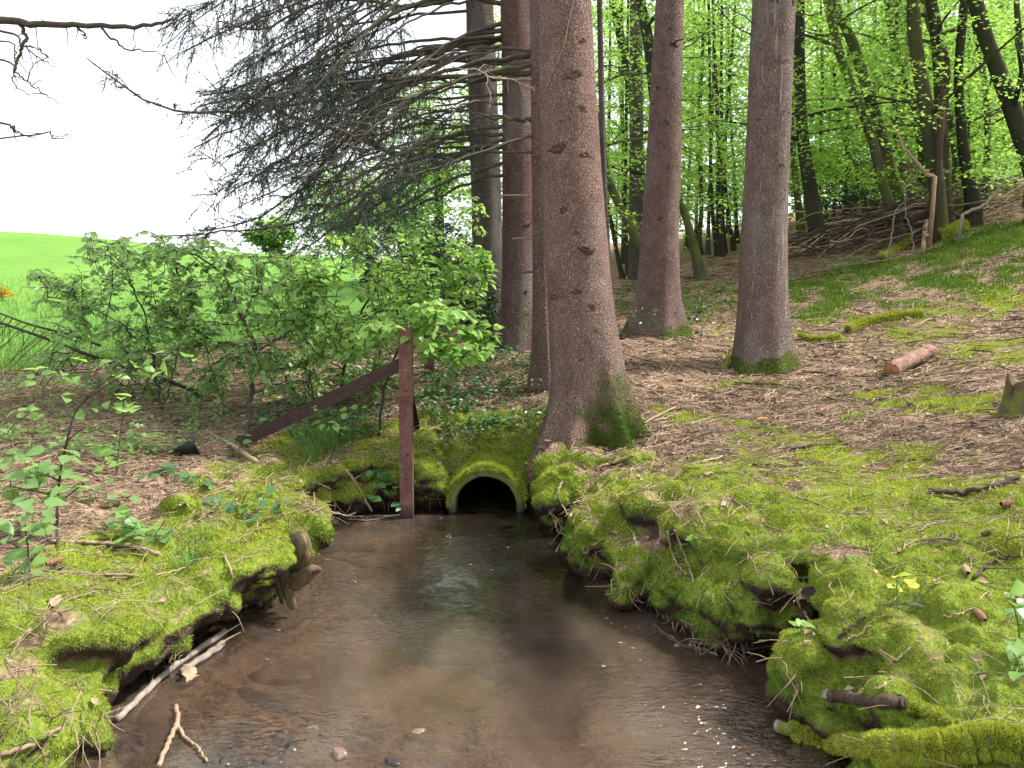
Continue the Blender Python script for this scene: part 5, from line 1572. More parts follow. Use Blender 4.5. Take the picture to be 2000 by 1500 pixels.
def shrub(name, base_px, stems, mass, Y0, Y1, ntw, nlf, size, m, label, seed, parts=300, stem_r=0.014, cat='shrub', spread=0.055, wob=1.0):
    r = np.random.default_rng(seed)
    b, _ = hit(*base_px)
    root = empty(name, b)
    tag(root, label, cat)
    SP = []
    for rows, Ya, Yb, rr_ in stems:
        pts = [P(px, py, Ya + (Yb - Ya) * i / (len(rows) - 1)) for i, (px, py) in enumerate(rows)]
        if rows[0] == base_px: pts[0] = b - np.array([0, 0, 0.05])
        c = spline(pts, 26)
        c[1:-1] += r.normal(0, 0.008, (24, 3))
        m_ = MB()
        m_.tube(c, np.linspace(rr_, rr_ * 0.35, 26), 7)
        m_.build('stem', M['stem'], root)
        SP.append(c)
    SP = np.concatenate(SP)
    tw = MB()
    leaves = []
    for k in range(ntw):
        px, py = sample_poly(mass, r)
        t = P(px, py, r.uniform(Y0, Y1))
        dst = np.linalg.norm(SP - t, axis=1) + 0.35 * np.maximum(SP[:, 2] - t[2], 0)
        s = SP[np.argsort(dst)[r.integers(0, 6)]]
        v = t - s
        Ld = np.linalg.norm(v)
        mid = s + v * 0.5 + np.array([0, 0, 0.10 * Ld]) + r.normal(0, 0.03, 3)
        c = spline([s, mid, t], 12)
        tw.tube(c, np.linspace(0.005, 0.0016, 12), 4, False)
        if len(SP) < 900: SP = np.concatenate([SP, c[3:9:2]])
        Lt = min(Ld, spread * nlf)
        for q in range(nlf):
            u = 1 - (Lt / max(Ld, 1e-3)) * (q + r.random() * 0.6) / nlf
            i = int(np.clip(u * 11, 0, 10))
            p = c[i] + (c[i + 1] - c[i]) * (u * 11 - i)
            td = c[i + 1] - c[i]
            td /= np.linalg.norm(td) + 1e-9
            sd = np.cross(td, [0, 0, 1.0])
            sd /= np.linalg.norm(sd) + 1e-9
            d = td * r.uniform(0.3, 0.9) + sd * (1 if q % 2 else -1) * r.uniform(0.6, 1.1) + np.array([0, 0, r.normal(-0.25, 0.25)])
            n_ = np.array([r.normal(0, 0.4 * wob), r.normal(-0.1, 0.4 * wob), 1.0])
            leaves.append(leaf_matrix(p + d * 0.012, d, n_, size * r.uniform(0.6, 1.2)))
    tag(tw.build('twigs', M['stem'], root), kind='stuff')
    order = np.argsort([p[1] - 3 * np.linalg.norm(R[:, 0]) for R, p in leaves])
    me = leaf_mesh(m)
    for i in order[:parts]: add_leaf(root, me, *leaves[i])
    leaves_joined(root, [leaves[i] for i in order[parts:]], m)
    return root

shrub('hornbeam_shrub', (475, 855), [([(475, 855), (492, 760), (500, 690), (472, 622), (446, 552), (402, 508), (335, 484)], 5.9, 6.2, .02), ([(500, 690), (540, 665), (600, 630), (660, 600)], 6.0, 5.7, .009), ([(472, 622), (500, 570), (520, 530)], 6.1, 6.4, .007), ([(475, 845), (440, 790), (410, 720), (400, 640)], 5.9, 6.3, .007)],
      [(280, 474), (380, 464), (470, 474), (580, 488), (630, 550), (630, 700), (520, 750), (400, 730), (320, 640), (280, 560)], 5.6, 6.9, 275, 9, .064, M['bush_leaf'], 'tall leafy hornbeam shrub with a crooked dark stem before the meadow', 21)
shrub('hornbeam_shrub', (318, 832), [([(318, 832), (308, 760), (300, 700), (285, 640), (268, 575), (240, 520)], 6.3, 6.5, .013), ([(300, 700), (262, 660), (220, 620), (150, 590)], 6.4, 6.2, .008), ([(268, 575), (220, 510), (190, 480)], 6.5, 6.3, .006), ([(318, 800), (345, 700), (355, 620), (350, 540)], 6.3, 6.6, .007)],
      [(45, 540), (100, 495), (180, 464), (330, 456), (390, 540), (390, 690), (260, 735), (140, 700), (50, 620)], 5.9, 7.2, 235, 9, .062, M['bush_leaf'], 'spreading leafy shrub at the far left against the bright meadow', 22)
shrub('hornbeam_shrub', (655, 800), [([(655, 800), (672, 720), (690, 650), (715, 595), (745, 545), (775, 505)], 6.2, 6.3, .015), ([(680, 690), (640, 640), (600, 600)], 6.2, 6.0, .008), ([(700, 620), (780, 600), (870, 590), (940, 605)], 6.2, 5.6, .009), ([(745, 545), (820, 500), (900, 490)], 6.3, 6.0, .008)],
      [(540, 520), (640, 462), (760, 432), (880, 455), (945, 485), (975, 540), (930, 600), (850, 610), (820, 680), (760, 715), (640, 725), (560, 670)], 5.5, 6.9, 360, 9, .064, M['bush_leaf_b'], 'bright green hornbeam shrub spreading behind the rusty post', 23)
shrub('hornbeam_shrub', (735, 850), [([(735, 850), (757, 740), (800, 645), (860, 620), (930, 640), (965, 665)], 5.5, 5.2, .010), ([(800, 645), (840, 660), (880, 700)], 5.4, 5.2, .006), ([(757, 740), (725, 700), (690, 690)], 5.45, 5.3, .006), ([(800, 645), (740, 625), (690, 620)], 5.4, 5.3, .006)],
      [(690, 615), (780, 596), (870, 592), (950, 620), (975, 660), (940, 712), (890, 735), (850, 690), (810, 720), (800, 660), (780, 640), (740, 660), (690, 690)], 4.80, 5.45, 76, 9, .075, M['bush_leaf_b'], 'arching spray of fresh leaves hanging over the rusty post', 24, parts=300)
shrub('hornbeam_shrub', (600, 790), [([(600, 790), (605, 740), (620, 690)], 6.6, 6.7, .008), ([(600, 790), (560, 740), (540, 700)], 6.6, 6.6, .006), ([(600, 790), (680, 740), (740, 720)], 6.6, 6.4, .006)],
      [(480, 700), (600, 680), (760, 700), (790, 760), (720, 800), (600, 790), (500, 780)], 6.0, 7.4, 120, 9, .058, M['bush_leaf'], 'low dense leafy growth under the bright shrub, above the steel brace', 25, parts=200)
shrub('hornbeam_shrub', (200, 800), [([(200, 800), (190, 740), (170, 690)], 6.9, 7.0, .006), ([(200, 800), (250, 730), (300, 700)], 6.9, 6.9, .006), ([(200, 800), (330, 740), (420, 720)], 6.9, 6.7, .006)],
      [(0, 700), (80, 680), (200, 670), (330, 690), (450, 710), (460, 790), (330, 800), (180, 760), (0, 760)], 6.2, 7.6, 110, 9, .058, M['bush_leaf'], 'thin leafy undergrowth below the far left shrub', 26, parts=150)
# pale yellowish small-leaved bush at the grey spruce
shrub('elder_bush', (925, 700), [([(925, 700), (930, 600), (940, 500), (935, 420)], 8.6, 8.7, .010), ([(930, 600), (900, 560), (870, 540)], 8.6, 8.4, .006)],
      [(880, 420), (925, 380), (955, 400), (960, 500), (975, 600), (930, 640), (880, 600), (900, 500)], 8.2, 8.9, 45, 8, .06, M['bush_leaf_b'], 'pale sparse bush climbing in front of the grey spruce trunk', 27, parts=60)

def plant(name, stems, leafpx, Y, size, m, label, seed, base=None, rnd=False, stem_r=0.004, cat='plant', group=None, ywob=0.06, face=0.35, petiole=True):
    """stems as pixel lines, one leaf object at each listed pixel"""
    r = np.random.default_rng(seed)
    bp = base or stems[0][0]
    b, _ = hit(*bp)
    if Y is None: Y = b[1]
    root = empty(name, b)
    tag(root, label, cat, group)
    SP = []
    for k, rows in enumerate(stems):
        pts = [P(px, py, Y + r.normal(0, 0.02)) for px, py in rows]
        if tuple(rows[0]) == tuple(bp): pts[0] = b - np.array([0, 0, 0.03])
        c = spline(pts, 20)
        m_ = MB()
        m_.tube(c, np.linspace(stem_r * (1.0 if k == 0 else 0.6), stem_r * 0.4, 20), 6)
        m_.build('stem', M['stem'] if stem_r > 0.003 else M['bramble_leaf'], root)
        SP.append(c)
    SP = np.concatenate(SP)
    pe = MB()
    me = leaf_mesh(m, rnd)
    for px, py in leafpx:
        c = P(px, py, Y + r.normal(0, ywob))
        i = np.argmin(np.linalg.norm(SP - c, axis=1))
        v = c - SP[i]
        d = v + r.normal(0, 0.35, 3) * max(np.linalg.norm(v), 0.03)
        d[2] *= 0.5
        d /= np.linalg.norm(d) + 1e-9
        L = size * r.uniform(0.7, 1.2)
        p = c - d * L * 0.5
        n_ = np.array([r.normal(0, 0.35), r.normal(-face, 0.3), 1.0])
        add_leaf(root, me, *leaf_matrix(p, d, n_, L))
        pe.tube(spline([SP[i], 0.5 * (SP[i] + p) + np.array([0, 0, 0.01]), p + d * 0.004], 5), 0.0013, 3, False)
    if petiole and leafpx: tag(pe.build('petioles', M['stem'] if stem_r > 0.003 else M['bramble_leaf'], root), kind='stuff')
    return root
def around(pts, n, sx, sy, seed):
    r = np.random.default_rng(seed)
    out = list(pts)
    while len(out) < n:
        a = pts[r.integers(0, len(pts))]
        out.append((a[0] + r.normal(0, sx), a[1] + r.normal(0, sy)))
    return out

plant('beech_sapling', [[(110, 1088), (112, 1000), (117, 930), (130, 862), (150, 800), (190, 765), (250, 728)], [(117, 940), (80, 925), (50, 935)], [(112, 985), (150, 955), (165, 945)], [(112, 985), (90, 965), (20, 950)], [(130, 862), (150, 845), (165, 835)]],
      around([(30, 930), (60, 945), (85, 925), (40, 975), (100, 975), (130, 950), (150, 935), (165, 950), (75, 905), (100, 915), (130, 895), (150, 900), (140, 890), (20, 965), (110, 960), (15, 990), (75, 945), (60, 925), (125, 915)], 46, 16, 14, 1), 3.25, .085, M['bush_leaf'], 'tallest young beech sapling at the front of the left bank', 31, stem_r=.006)
plant('beech_sapling', [[(225, 938), (232, 880), (238, 820), (242, 765)], [(232, 880), (200, 870), (185, 868)], [(238, 820), (255, 800)]],
      around([(185, 868), (190, 880), (222, 908), (215, 900), (235, 905), (242, 800), (252, 790), (236, 802), (262, 800), (240, 770), (210, 885), (228, 850)], 22, 10, 9, 2), 4.3, .085, M['bush_leaf_b'], 'small sapling with few bright leaves, second from the left bank front', 32, stem_r=.004)
plant('beech_sapling', [[(120, 905), (135, 850), (150, 800), (205, 745), (255, 722), (330, 700)], [(205, 745), (160, 715), (110, 725)], [(255, 722), (300, 712), (370, 697)], [(150, 800), (110, 770), (90, 760)]],
      around([(100, 728), (160, 703), (150, 740), (210, 705), (180, 722), (245, 712), (262, 708), (325, 698), (370, 695), (240, 735), (135, 770), (185, 800), (155, 812), (270, 730), (110, 745), (320, 715), (290, 720), (60, 720)], 42, 22, 10, 3), 4.6, .085, M['bush_leaf_b'], 'arching sapling with a flat row of fresh leaves below the far left shrub', 33, stem_r=.005)
plant('beech_sapling', [[(58, 1165), (55, 1080), (50, 1020), (62, 960)], [(55, 1100), (85, 1070), (95, 1060)], [(55, 1080), (20, 1060), (5, 1055)], [(57, 1120), (30, 1120), (15, 1130)]],
      around([(30, 1085), (15, 1100), (60, 1060), (85, 1070), (75, 1025), (55, 1030), (95, 1015), (20, 1140), (45, 1145), (50, 1105), (75, 1095), (15, 1055), (85, 1040), (40, 1010)], 34, 16, 16, 4), 2.75, .075, M['bush_leaf'], 'bushy young sapling at the left edge in the foreground', 34, stem_r=.004)
plant('beech_sapling', [[(25, 905), (22, 870), (15, 845)], [(22, 880), (45, 870), (60, 880)]], around([(25, 878), (40, 895), (15, 850), (10, 905), (55, 868), (50, 800), (40, 810), (65, 812), (70, 800), (20, 900)], 18, 14, 12, 5), 4.2, .08, M['bush_leaf'], 'small pale sapling at the very left edge, upper of two', 35, stem_r=.003)
plant('beech_sapling', [[(465, 900), (468, 870), (470, 830)], [(468, 870), (440, 850)]], around([(470, 830), (455, 845), (485, 850), (440, 855), (475, 865)], 16, 16, 12, 6), 5.0, .055, M['bramble_leaf'], 'little green seedling beside the foot of the steel brace', 36, stem_r=.003)
plant('beech_sapling', [[(640, 905), (655, 870), (672, 825), (690, 790)], [(665, 840), (640, 820)]], around([(650, 825), (668, 835), (672, 812), (640, 838), (690, 795), (620, 800)], 16, 12, 10, 7), 5.05, .07, M['bush_leaf_b'], 'slanting sapling with pale leaves between brace and post', 37, stem_r=.004)

# brambles and nettle-like seedlings along the left bank
plant('bramble', [[(470, 985), (480, 965), (500, 960), (540, 975)], [(480, 1000), (490, 1030), (520, 1050)], [(470, 990), (440, 975), (410, 970)]],
      around([(525, 970), (540, 985), (515, 985), (560, 980), (460, 1005), (475, 995), (480, 1010), (465, 1020), (490, 1020), (500, 1035), (455, 1000), (475, 1025), (500, 1010), (530, 1015), (560, 1012), (410, 975), (420, 985), (430, 970), (440, 990), (545, 1020)], 40, 12, 9, 8), 4.0, .075, M['bramble_leaf'], 'trailing bramble with rounded dark leaves on the left bank edge', 38, rnd=True, stem_r=.003)
plant('bramble', [[(742, 905), (738, 930), (735, 960), (720, 975)], [(738, 930), (765, 920)], [(735, 950), (760, 965), (780, 985)]], around([(720, 925), (735, 918), (738, 950), (750, 938), (755, 945), (725, 970), (735, 975), (770, 912), (772, 985), (748, 930)], 18, 8, 7, 9), 4.95, .075, M['bramble_leaf'], 'dark bramble hanging down the bank just left of the post', 39, rnd=True, stem_r=.003)
plant('bramble', [[(310, 1080), (300, 1050), (280, 1030), (240, 1030)], [(300, 1050), (330, 1040), (345, 1038)], [(305, 1070), (270, 1080), (225, 1085)], [(300, 1050), (320, 1020), (330, 1000)]],
      around([(225, 1028), (215, 1015), (250, 1045), (240, 1060), (275, 1035), (300, 1030), (318, 1042), (335, 1040), (325, 1050), (212, 1075), (205, 1098), (225, 1070), (255, 1070), (265, 1025), (290, 1055), (310, 1060), (260, 1015), (240, 1000)], 44, 14, 10, 10), 3.35, .07, M['bush_leaf'], 'low seedlings with toothed leaves in the middle of the left bank', 40, rnd=True, stem_r=.003)
plant('bramble', [[(350, 945), (340, 925), (330, 915)], [(350, 945), (370, 930), (400, 935)]], around([(335, 920), (345, 930), (360, 925), (380, 935), (325, 910), (400, 940), (390, 925), (300, 930), (280, 940), (250, 950), (265, 935), (235, 955)], 34, 14, 7, 11), 4.3, .06, M['bramble_leaf'], 'scattered pale seedlings at the back of the left bank', 41, rnd=True, stem_r=.002)
plant('bramble', [[(170, 990), (180, 965), (200, 950)], [(170, 990), (200, 985), (230, 975)]], around([(160, 985), (190, 975), (210, 990), (140, 1000), (230, 985), (245, 965), (180, 1000), (150, 960), (200, 960)], 30, 18, 12, 12), 3.75, .065, M['bush_leaf'], 'leafy seedlings between the tallest sapling and the bramble', 42, rnd=True, stem_r=.002)
plant('ivy', [[(1022, 690), (1024, 620), (1030, 560)], [(1022, 690), (1010, 650), (1000, 610)]], around([(1030, 615), (1020, 640), (1035, 650), (1010, 610), (1025, 670), (1040, 600), (1030, 585), (1015, 625)], 46, 9, 22, 13), 7.2, .045, M['holly_leaf'], 'dark ivy creeping up the reddish spruce trunk', 43, stem_r=.003)
plant('holly_seedling', [[(1298, 690), (1294, 660), (1285, 635), (1270, 620)], [(1290, 645), (1300, 630), (1310, 640)], [(1285, 635), (1250, 622)]], around([(1245, 618), (1260, 625), (1275, 630), (1285, 615), (1290, 640), (1300, 645), (1310, 640), (1280, 645), (1268, 612), (1255, 610)], 60, 12, 9, 14), 7.3, .04, M['holly_leaf'], 'small spiny holly seedling in front of the brown spruce foot', 44, stem_r=.003)
plant('holly_seedling', [[(1372, 660), (1370, 630), (1366, 605)], [(1370, 640), (1385, 620)]], around([(1365, 610), (1375, 620), (1360, 630), (1380, 635), (1370, 645), (1385, 605), (1355, 600)], 46, 11, 14, 15), 7.7, .045, M['holly_leaf'], 'holly seedling on the litter between the two right spruces', 45, stem_r=.003)
plant('seedling', [[(1995, 1290), (1990, 1230), (1982, 1190), (1978, 1170)], [(1995, 1330), (1985, 1290), (1975, 1262)]], [(1988, 1150), (1975, 1165), (1985, 1178), (1998, 1175), (1978, 1195), (1975, 1255), (1985, 1268), (1998, 1262), (1978, 1275), (1990, 1300), (1985, 1318), (1998, 1320), (2005, 1200), (2010, 1290)], 2.05, .06, M['bush_leaf'], 'fresh green seedling cut off by the right edge', 46, stem_r=.003)
plant('seedling', [[(1362, 1078), (1358, 1060), (1352, 1050)], [(1358, 1060), (1372, 1052)]], [(1352, 1046), (1362, 1050), (1376, 1048), (1385, 1050), (1345, 1052), (1358, 1065)], None, .035, M['bush_leaf_b'], 'tiny seedling sprouting from the moss of the right bank', 47, stem_r=.002)
plant('seedling', [[(1566, 1250), (1564, 1230), (1560, 1215)]], [(1548, 1216), (1560, 1214), (1575, 1218), (1582, 1222), (1562, 1240), (1555, 1232)], None, .05, M['bush_leaf_b'], 'lone seedling growing on the dark wet bank face', 48, stem_r=.002)
plant('seedling', [[(1470, 1250), (1468, 1240)]], around([(1470, 1238), (1480, 1236), (1462, 1240), (1490, 1242)], 10, 8, 5, 16), None, .03, M['bush_leaf_b'], 'small leaf cluster just above the waterline of the right bank', 49, stem_r=.002)
plant('maple_seedling', [[(1755, 1190), (1752, 1160), (1754, 1140)]], [(1735, 1138), (1748, 1125), (1765, 1122), (1778, 1135), (1785, 1142), (1755, 1148), (1770, 1145), (1740, 1145)], None, .05, M['moss'], 'pale yellow-green maple seedling on the right bank', 50, stem_r=.002)

# low green cover where single plants cannot be told apart
def cover(name, poly, n, per, size, rad, m, label, seed, lift=0.05):
    r = np.random.default_rng(seed)
    c = []
    for k in range(n):
        h, _ = hit(*sample_poly(poly, r))
        if h[2] > 0.05: c.append(h + np.array([0, 0, lift * r.uniform(0.4, 1.6)]))
    c = np.array(c)
    V, T = leaf_cloud(c, r.uniform(0.5, 1.3, len(c)) * rad, per, size, seed, 0.35, 0.8)
    o = link(name, np_mesh(name, V, T, m, False))
    tag(o, label, 'ground cover', kind='stuff')
cover('bramble_cover', [(800, 690), (960, 690), (1060, 720), (1070, 770), (960, 800), (880, 830), (800, 830), (810, 760)], 130, 14, .045, .09, M['bramble_leaf'], 'dull green bramble cover behind the culvert', 61, .07)
cover('bramble_cover', [(480, 780), (760, 780), (770, 850), (640, 880), (480, 830)], 120, 14, .04, .08, M['bramble_leaf'], 'low green cover beneath the steel brace', 62, .05)
cover('bramble_cover', [(0, 760), (440, 760), (440, 860), (300, 900), (0, 900)], 150, 12, .045, .10, M['bush_leaf'], 'sparse leaves over the twig heap at the left', 63, .08)
cover('bramble_cover', [(1200, 560), (1300, 560), (1440, 560), (1440, 620), (1330, 640), (1210, 620)], 160, 14, .05, .12, M['moss_deep'], 'green plants on the forest floor between the trunks', 64, .05)
cover('bramble_cover', [(860, 830), (1060, 800), (1060, 850), (950, 850), (870, 870)], 60, 10, .04, .07, M['bramble_leaf'], 'small leaves around the top of the culvert', 65, .04)

# grass
def grass(name, pts, n, spread, l0, l1, w, lean, m, label, seed, cat='grass'):
    r = np.random.default_rng(seed)
    VV, TT, k = [], [], 0
    for p in pts:
        V, T = blades(n, spread, l0, l1, w, lean, r.integers(1 << 30), 3)
        VV.append(V + p)
        TT.append(T + k)
        k += len(V)
    o = link(name, np_mesh(name, np.concatenate(VV), np.concatenate(TT), m, False))
    tag(o, label, cat, kind='stuff')
r_ = np.random.default_rng(5)
grass('grass_tuft', [hit(*sample_poly([(560, 860), (660, 850), (690, 890), (600, 905)], r_))[0] for _ in range(22)], 16, .05, .10, .24, .004, .8, M['grass'], 'dark green grass tuft on the bank left of the post', 71)
grass('grass_tuft', [hit(*sample_poly([(330, 1050), (400, 1060), (390, 1110), (320, 1105)], r_))[0] for _ in range(9)], 9, .03, .05, .15, .004, .7, M['grass'], 'few fresh grass blades on the bright moss of the left bank', 72)
grass('grass_tuft', [hit(*sample_poly([(1600, 530), (1680, 505), (1690, 522), (1600, 545)], r_))[0] for _ in range(30)], 14, .10, .08, .2, .008, .6, M['grass'], 'bluish grass patch below the brush pile', 73)
gp = []
while len(gp) < 1500:
    px, py = r_.uniform(-40, 620), r_.uniform(540, 735)
    h, _ = hit(px, py)
    if meadow_mask(h[0:1], h[1:2])[0] > 0.3 and h[1] < 40: gp.append(h)
    elif r_.random() < 0.02: gp.append(h)
grass('meadow_grass', gp, 8, .22, .10, .32, .012, .5, M['grass'], 'tall fresh grass along the meadow edge', 74)

# ------------------------------------------------------------------ fallen sticks, logs, stones, cones and litter
def stick(name, rows, r0, r1, m, label, cat='stick', group=None, lift=0.6, sides=7, twigs=0, seed=0, wig=0.004, on=True, Y=None, pale_end=None):
    r = np.random.default_rng(seed + int(rows[0][0]))
    pts = []
    for q in rows:
        if len(q) == 3:
            h, n_ = hit(q[0], q[1])
            pts.append(h + (EYE - h) / np.linalg.norm(EYE - h) * (0.03 + r0) if h[2] > 0.004 else h + np.array([0, 0, r0 * .5]))
        else:
            h, n_ = hit(*q)
            pts.append(h + np.array([0, 0, r0 * lift + 0.006]))
    C = spline(pts, max(10, 6 * len(pts)))
    n = len(C)
    C[1:-1] += r.normal(0, wig, (n - 2, 3))
    root = empty(name, C[0])
    tag(root, label, cat, group)
    m_ = MB()
    rad = np.linspace(r0, r1, n) * (1 + 0.10 * NZ(np.arange(n) * 0.45, r0 * 900, seed + 0.5))
    m_.tube(C, rad, sides)
    m_.build('shaft', m, root)
    for t in range(twigs):
        i = r.integers(2, n - 1)
        d = (C[i] - C[i - 1]) / (np.linalg.norm(C[i] - C[i - 1]) + 1e-9) + r.normal(0, 0.7, 3)
        d[2] = abs(d[2]) * 0.4
        d /= np.linalg.norm(d)
        L = r.uniform(4, 14) * r0 + 0.02
        b_ = MB()
        b_.tube(spline([C[i], C[i] + d * L * 0.5 + r.normal(0, 0.004, 3), C[i] + d * L], 6), np.linspace(rad[i] * 0.5, 0.0012, 6), 5)
        b_.build('side_twig', m, root)
    if pale_end:
        d = (C[0] - C[1]) / np.linalg.norm(C[0] - C[1])
        b_ = MB()
        b_.tube([C[0] - d * 0.01, C[0] + d * 0.004], r0 * 1.06, sides)
        b_.build('broken_end', pale_end, root)
    return root, C
G1 = 'fallen sticks on the right bank'
st = [
    ([(1165, 918), (1200, 906), (1236, 893)], .012, .011, 'stick_tan', 'pale straight stick on bright moss below the thick spruce', 0),
    ([(1150, 872), (1215, 848), (1300, 808), (1362, 774)], .012, .006, 'stick_tan', 'longest pale stick slanting from the thick spruce up to the right', 2),
    ([(1228, 846), (1275, 828), (1325, 812)], .010, .007, 'stick_tan', 'pale stick lying parallel below the longest one', 1),
    ([(1240, 880), (1290, 872), (1365, 855)], .006, .004, 'twig', 'brown twig just right of the thick spruce roots', 1),
    ([(1435, 750), (1500, 752), (1562, 762)], .014, .008, 'stick_moss', 'mossy stick in front of the resin-streaked spruce', 1),
    ([(1440, 772), (1490, 765), (1530, 768)], .010, .006, 'stick_moss', 'second mossy stick, nearer the viewer, before the resin-streaked spruce', 1),
    ([(1490, 782), (1506, 770), (1522, 762)], .011, .008, 'stick_tan', 'short pale split stick under the two mossy sticks', 0),
    ([(1590, 858), (1620, 846), (1652, 835)], .009, .007, 'stick_tan', 'short light stick in the middle of the right bank', 0),
    ([(1545, 880), (1620, 872), (1700, 868), (1772, 862)], .008, .004, 'twig_dark', 'dark long twig across the middle of the right bank', 4),
    ([(1470, 910), (1530, 914), (1600, 908)], .006, .004, 'twig_dark', 'thin dark twig above the mossy bank edge', 1),
    ([(1482, 923), (1530, 921), (1570, 925)], .006, .003, 'twig', 'reddish twig right below the thin dark one', 1),
    ([(1700, 945), (1780, 936), (1850, 925)], .007, .004, 'twig', 'grey twig left of the thick bent stick at the right', 3),
    ([(1815, 965), (1880, 968), (1940, 955), (1990, 935)], .013, .009, 'twig_dark', 'thick bent dark stick at the right edge', 2),
    ([(1750, 905), (1810, 902), (1862, 908)], .006, .003, 'twig_dark', 'dark curved twig above the bent stick', 1),
    ([(1770, 783), (1790, 795), (1785, 815), (1750, 830)], .005, .003, 'stick_tan', 'hook-shaped pale twig in front of the cut log', 0),
    ([(1850, 692), (1885, 675), (1912, 665)], .006, .003, 'stick_tan', 'pale thin stick behind the cut log', 0),
    ([(1685, 692), (1705, 700), (1720, 712)], .012, .007, 'twig', 'short bent stick left behind the cut log', 0),
    ([(1720, 1102), (1760, 1075), (1808, 1052)], .004, .003, 'stick_tan', 'long straw-like twig above the hollow of the right bank', 0),
    ([(1735, 1305), (1770, 1278), (1802, 1248)], .0045, .003, 'stick_tan', 'straight pale twig standing on the moss cushions at the right', 0),
    ([(1676, 1362), (1710, 1350), (1742, 1328)], .005, .003, 'twig', 'thin grey twig above the broken branch', 1),
    ([(1755, 1460), (1800, 1450), (1845, 1442), (1885, 1435)], .006, .004, 'twig', 'reddish twig lying behind the mossy branch at the bottom', 2),
    ([(1620, 1270), (1650, 1240), (1690, 1210)], .007, .005, 'twig_dark', 'dark stick poking from the earth hollow', 0),
    ([(1630, 1275), (1660, 1252), (1700, 1228)], .004, .003, 'twig', 'thinner stick beside the one poking from the earth hollow', 0),
    ([(1900, 1135), (1940, 1100), (1990, 1092)], .006, .004, 'twig_dark', 'dark twig by the cones near the right edge', 2),
    ([(1840, 1210), (1880, 1200), (1930, 1160)], .0035, .002, 'twig', 'thin twig between the two right-hand cones', 1),
    ([(1500, 690), (1515, 672), (1540, 720)], .005, .004, 'stick_tan', 'white dry twig leaning on the resin-streaked spruce', 0),
    ([(1370, 905), (1420, 890), (1450, 860)], .006, .004, 'twig', 'curved twig by the grey cone on the mossy slope', 2),
    ([(1260, 1005), (1275, 990), (1300, 960)], .004, .002, 'twig', 'fine twig on the mossy crest above the stream', 1),
    ([(1330, 800), (1360, 790), (1420, 786)], .009, .006, 'twig', 'brown stick in the litter left of the resin-streaked spruce', 1),
    ([(1350, 830), (1400, 815), (1440, 812)], .007, .004, 'twig', 'brown stick near the tan cone', 1),
    ([(1580, 700), (1640, 690), (1660, 672)], .007, .004, 'twig_dark', 'dark stick right of the resin-streaked spruce', 2),
    ([(1860, 880), (1900, 868), (1960, 872)], .006, .004, 'twig', 'grey stick below the stump', 2),
]
for i, (rows, a, b, m, lab, tw) in enumerate(st):
    stick('fallen_stick', rows, a, b, M[m], lab, 'stick', G1, twigs=tw, seed=i)
# roots and twigs hanging from the undercut banks
hg = [
    ([(1305, 1036, 3.52), (1312, 1075, 3.45), (1322, 1100, 3.42), (1340, 1122, 3.40)], .006, .004, 'pale root hanging from the right bank overhang, left of the pair'),
    ([(1318, 1036, 3.52), (1332, 1070, 3.44), (1342, 1095, 3.42), (1350, 1122, 3.40)], .006, .004, 'pale root hanging from the right bank overhang, right of the pair'),
    ([(1345, 985, 3.6), (1352, 1020, 3.5), (1372, 1050, 3.42), (1395, 1078, 3.4)], .003, .002, 'red-brown runner trailing over the right bank moss'),
    ([(1097, 940, 4.62), (1090, 965, 4.55), (1100, 990, 4.5), (1114, 1012, 4.48)], .006, .003, 'pale curved root at the corner right of the culvert'),
    ([(1565, 1150, 2.95), (1560, 1175, 2.9), (1575, 1200, 2.88), (1590, 1240, 2.85)], .006, .004, 'pale twisted root before the earth hollow'),
    ([(1275, 1222, 3.36), (1300, 1240, 3.30), (1330, 1262, 3.2), (1400, 1278, 3.1)], .010, .006, 'dark root curving along the waterline of the right bank'),
    ([(1380, 1235, 3.22), (1420, 1262, 3.12), (1460, 1268, 3.08), (1505, 1262, 3.05)], .008, .004, 'grey root loop under the right bank'),
    ([(1400, 1238, 3.2), (1430, 1275, 3.05), (1450, 1290, 3.0), (1495, 1270, 3.02)], .007, .004, 'lower grey root loop touching the water'),
    ([(1318, 1262, 3.14), (1360, 1264, 3.12), (1402, 1282, 3.06)], .005, .003, 'pale twig floating at the right bank waterline'),
    ([(1430, 1390, 2.62), (1440, 1430, 2.55), (1443, 1468, 2.5)], .003, .002, 'thin dead stem standing in the sparkling shallows'),
    ([(1420, 1340, 2.8), (1500, 1335, 2.75), (1555, 1345, 2.7)], .004, .002, 'twig half under water below the right bank'),
]
for i, (rows, a, b, lab) in enumerate(hg):
    stick('hanging_root', rows, a, b, M['twig'] if 'pale' in lab else M['twig_dark'], lab, 'root', 'roots along the right bank', twigs=2, seed=50 + i, wig=.003)
# fine rootlets under both banks
m_ = MB()
for k in range(230):
    side_r = k % 2
    px, py = (rs.uniform(1050, 1560), 0) if side_r else (rs.uniform(150, 860), 0)
    if side_r: py = np.interp(px, [1050, 1110, 1210, 1300, 1400, 1500, 1560], [985, 1030, 1150, 1210, 1255, 1285, 1330]) + rs.uniform(-18, 8)
    else: py = np.interp(px, [150, 215, 330, 440, 560, 575, 640, 720, 860], [1450, 1400, 1310, 1225, 1160, 1035, 1000, 1000, 985]) + rs.uniform(-25, 8)
    h, n_ = hit(px, py)
    if h[2] < 0.01: continue
    d = n_ * 0.5 + rs.normal(0, 0.5, 3) + np.array([0, -0.2, -0.5])
    d /= np.linalg.norm(d)
    L = rs.uniform(.04, .16)
    m_.tube(spline([h, h + d * L * .5 + rs.normal(0, .01, 3), h + d * L], 5), np.linspace(.0025, .001, 5), 3, False)
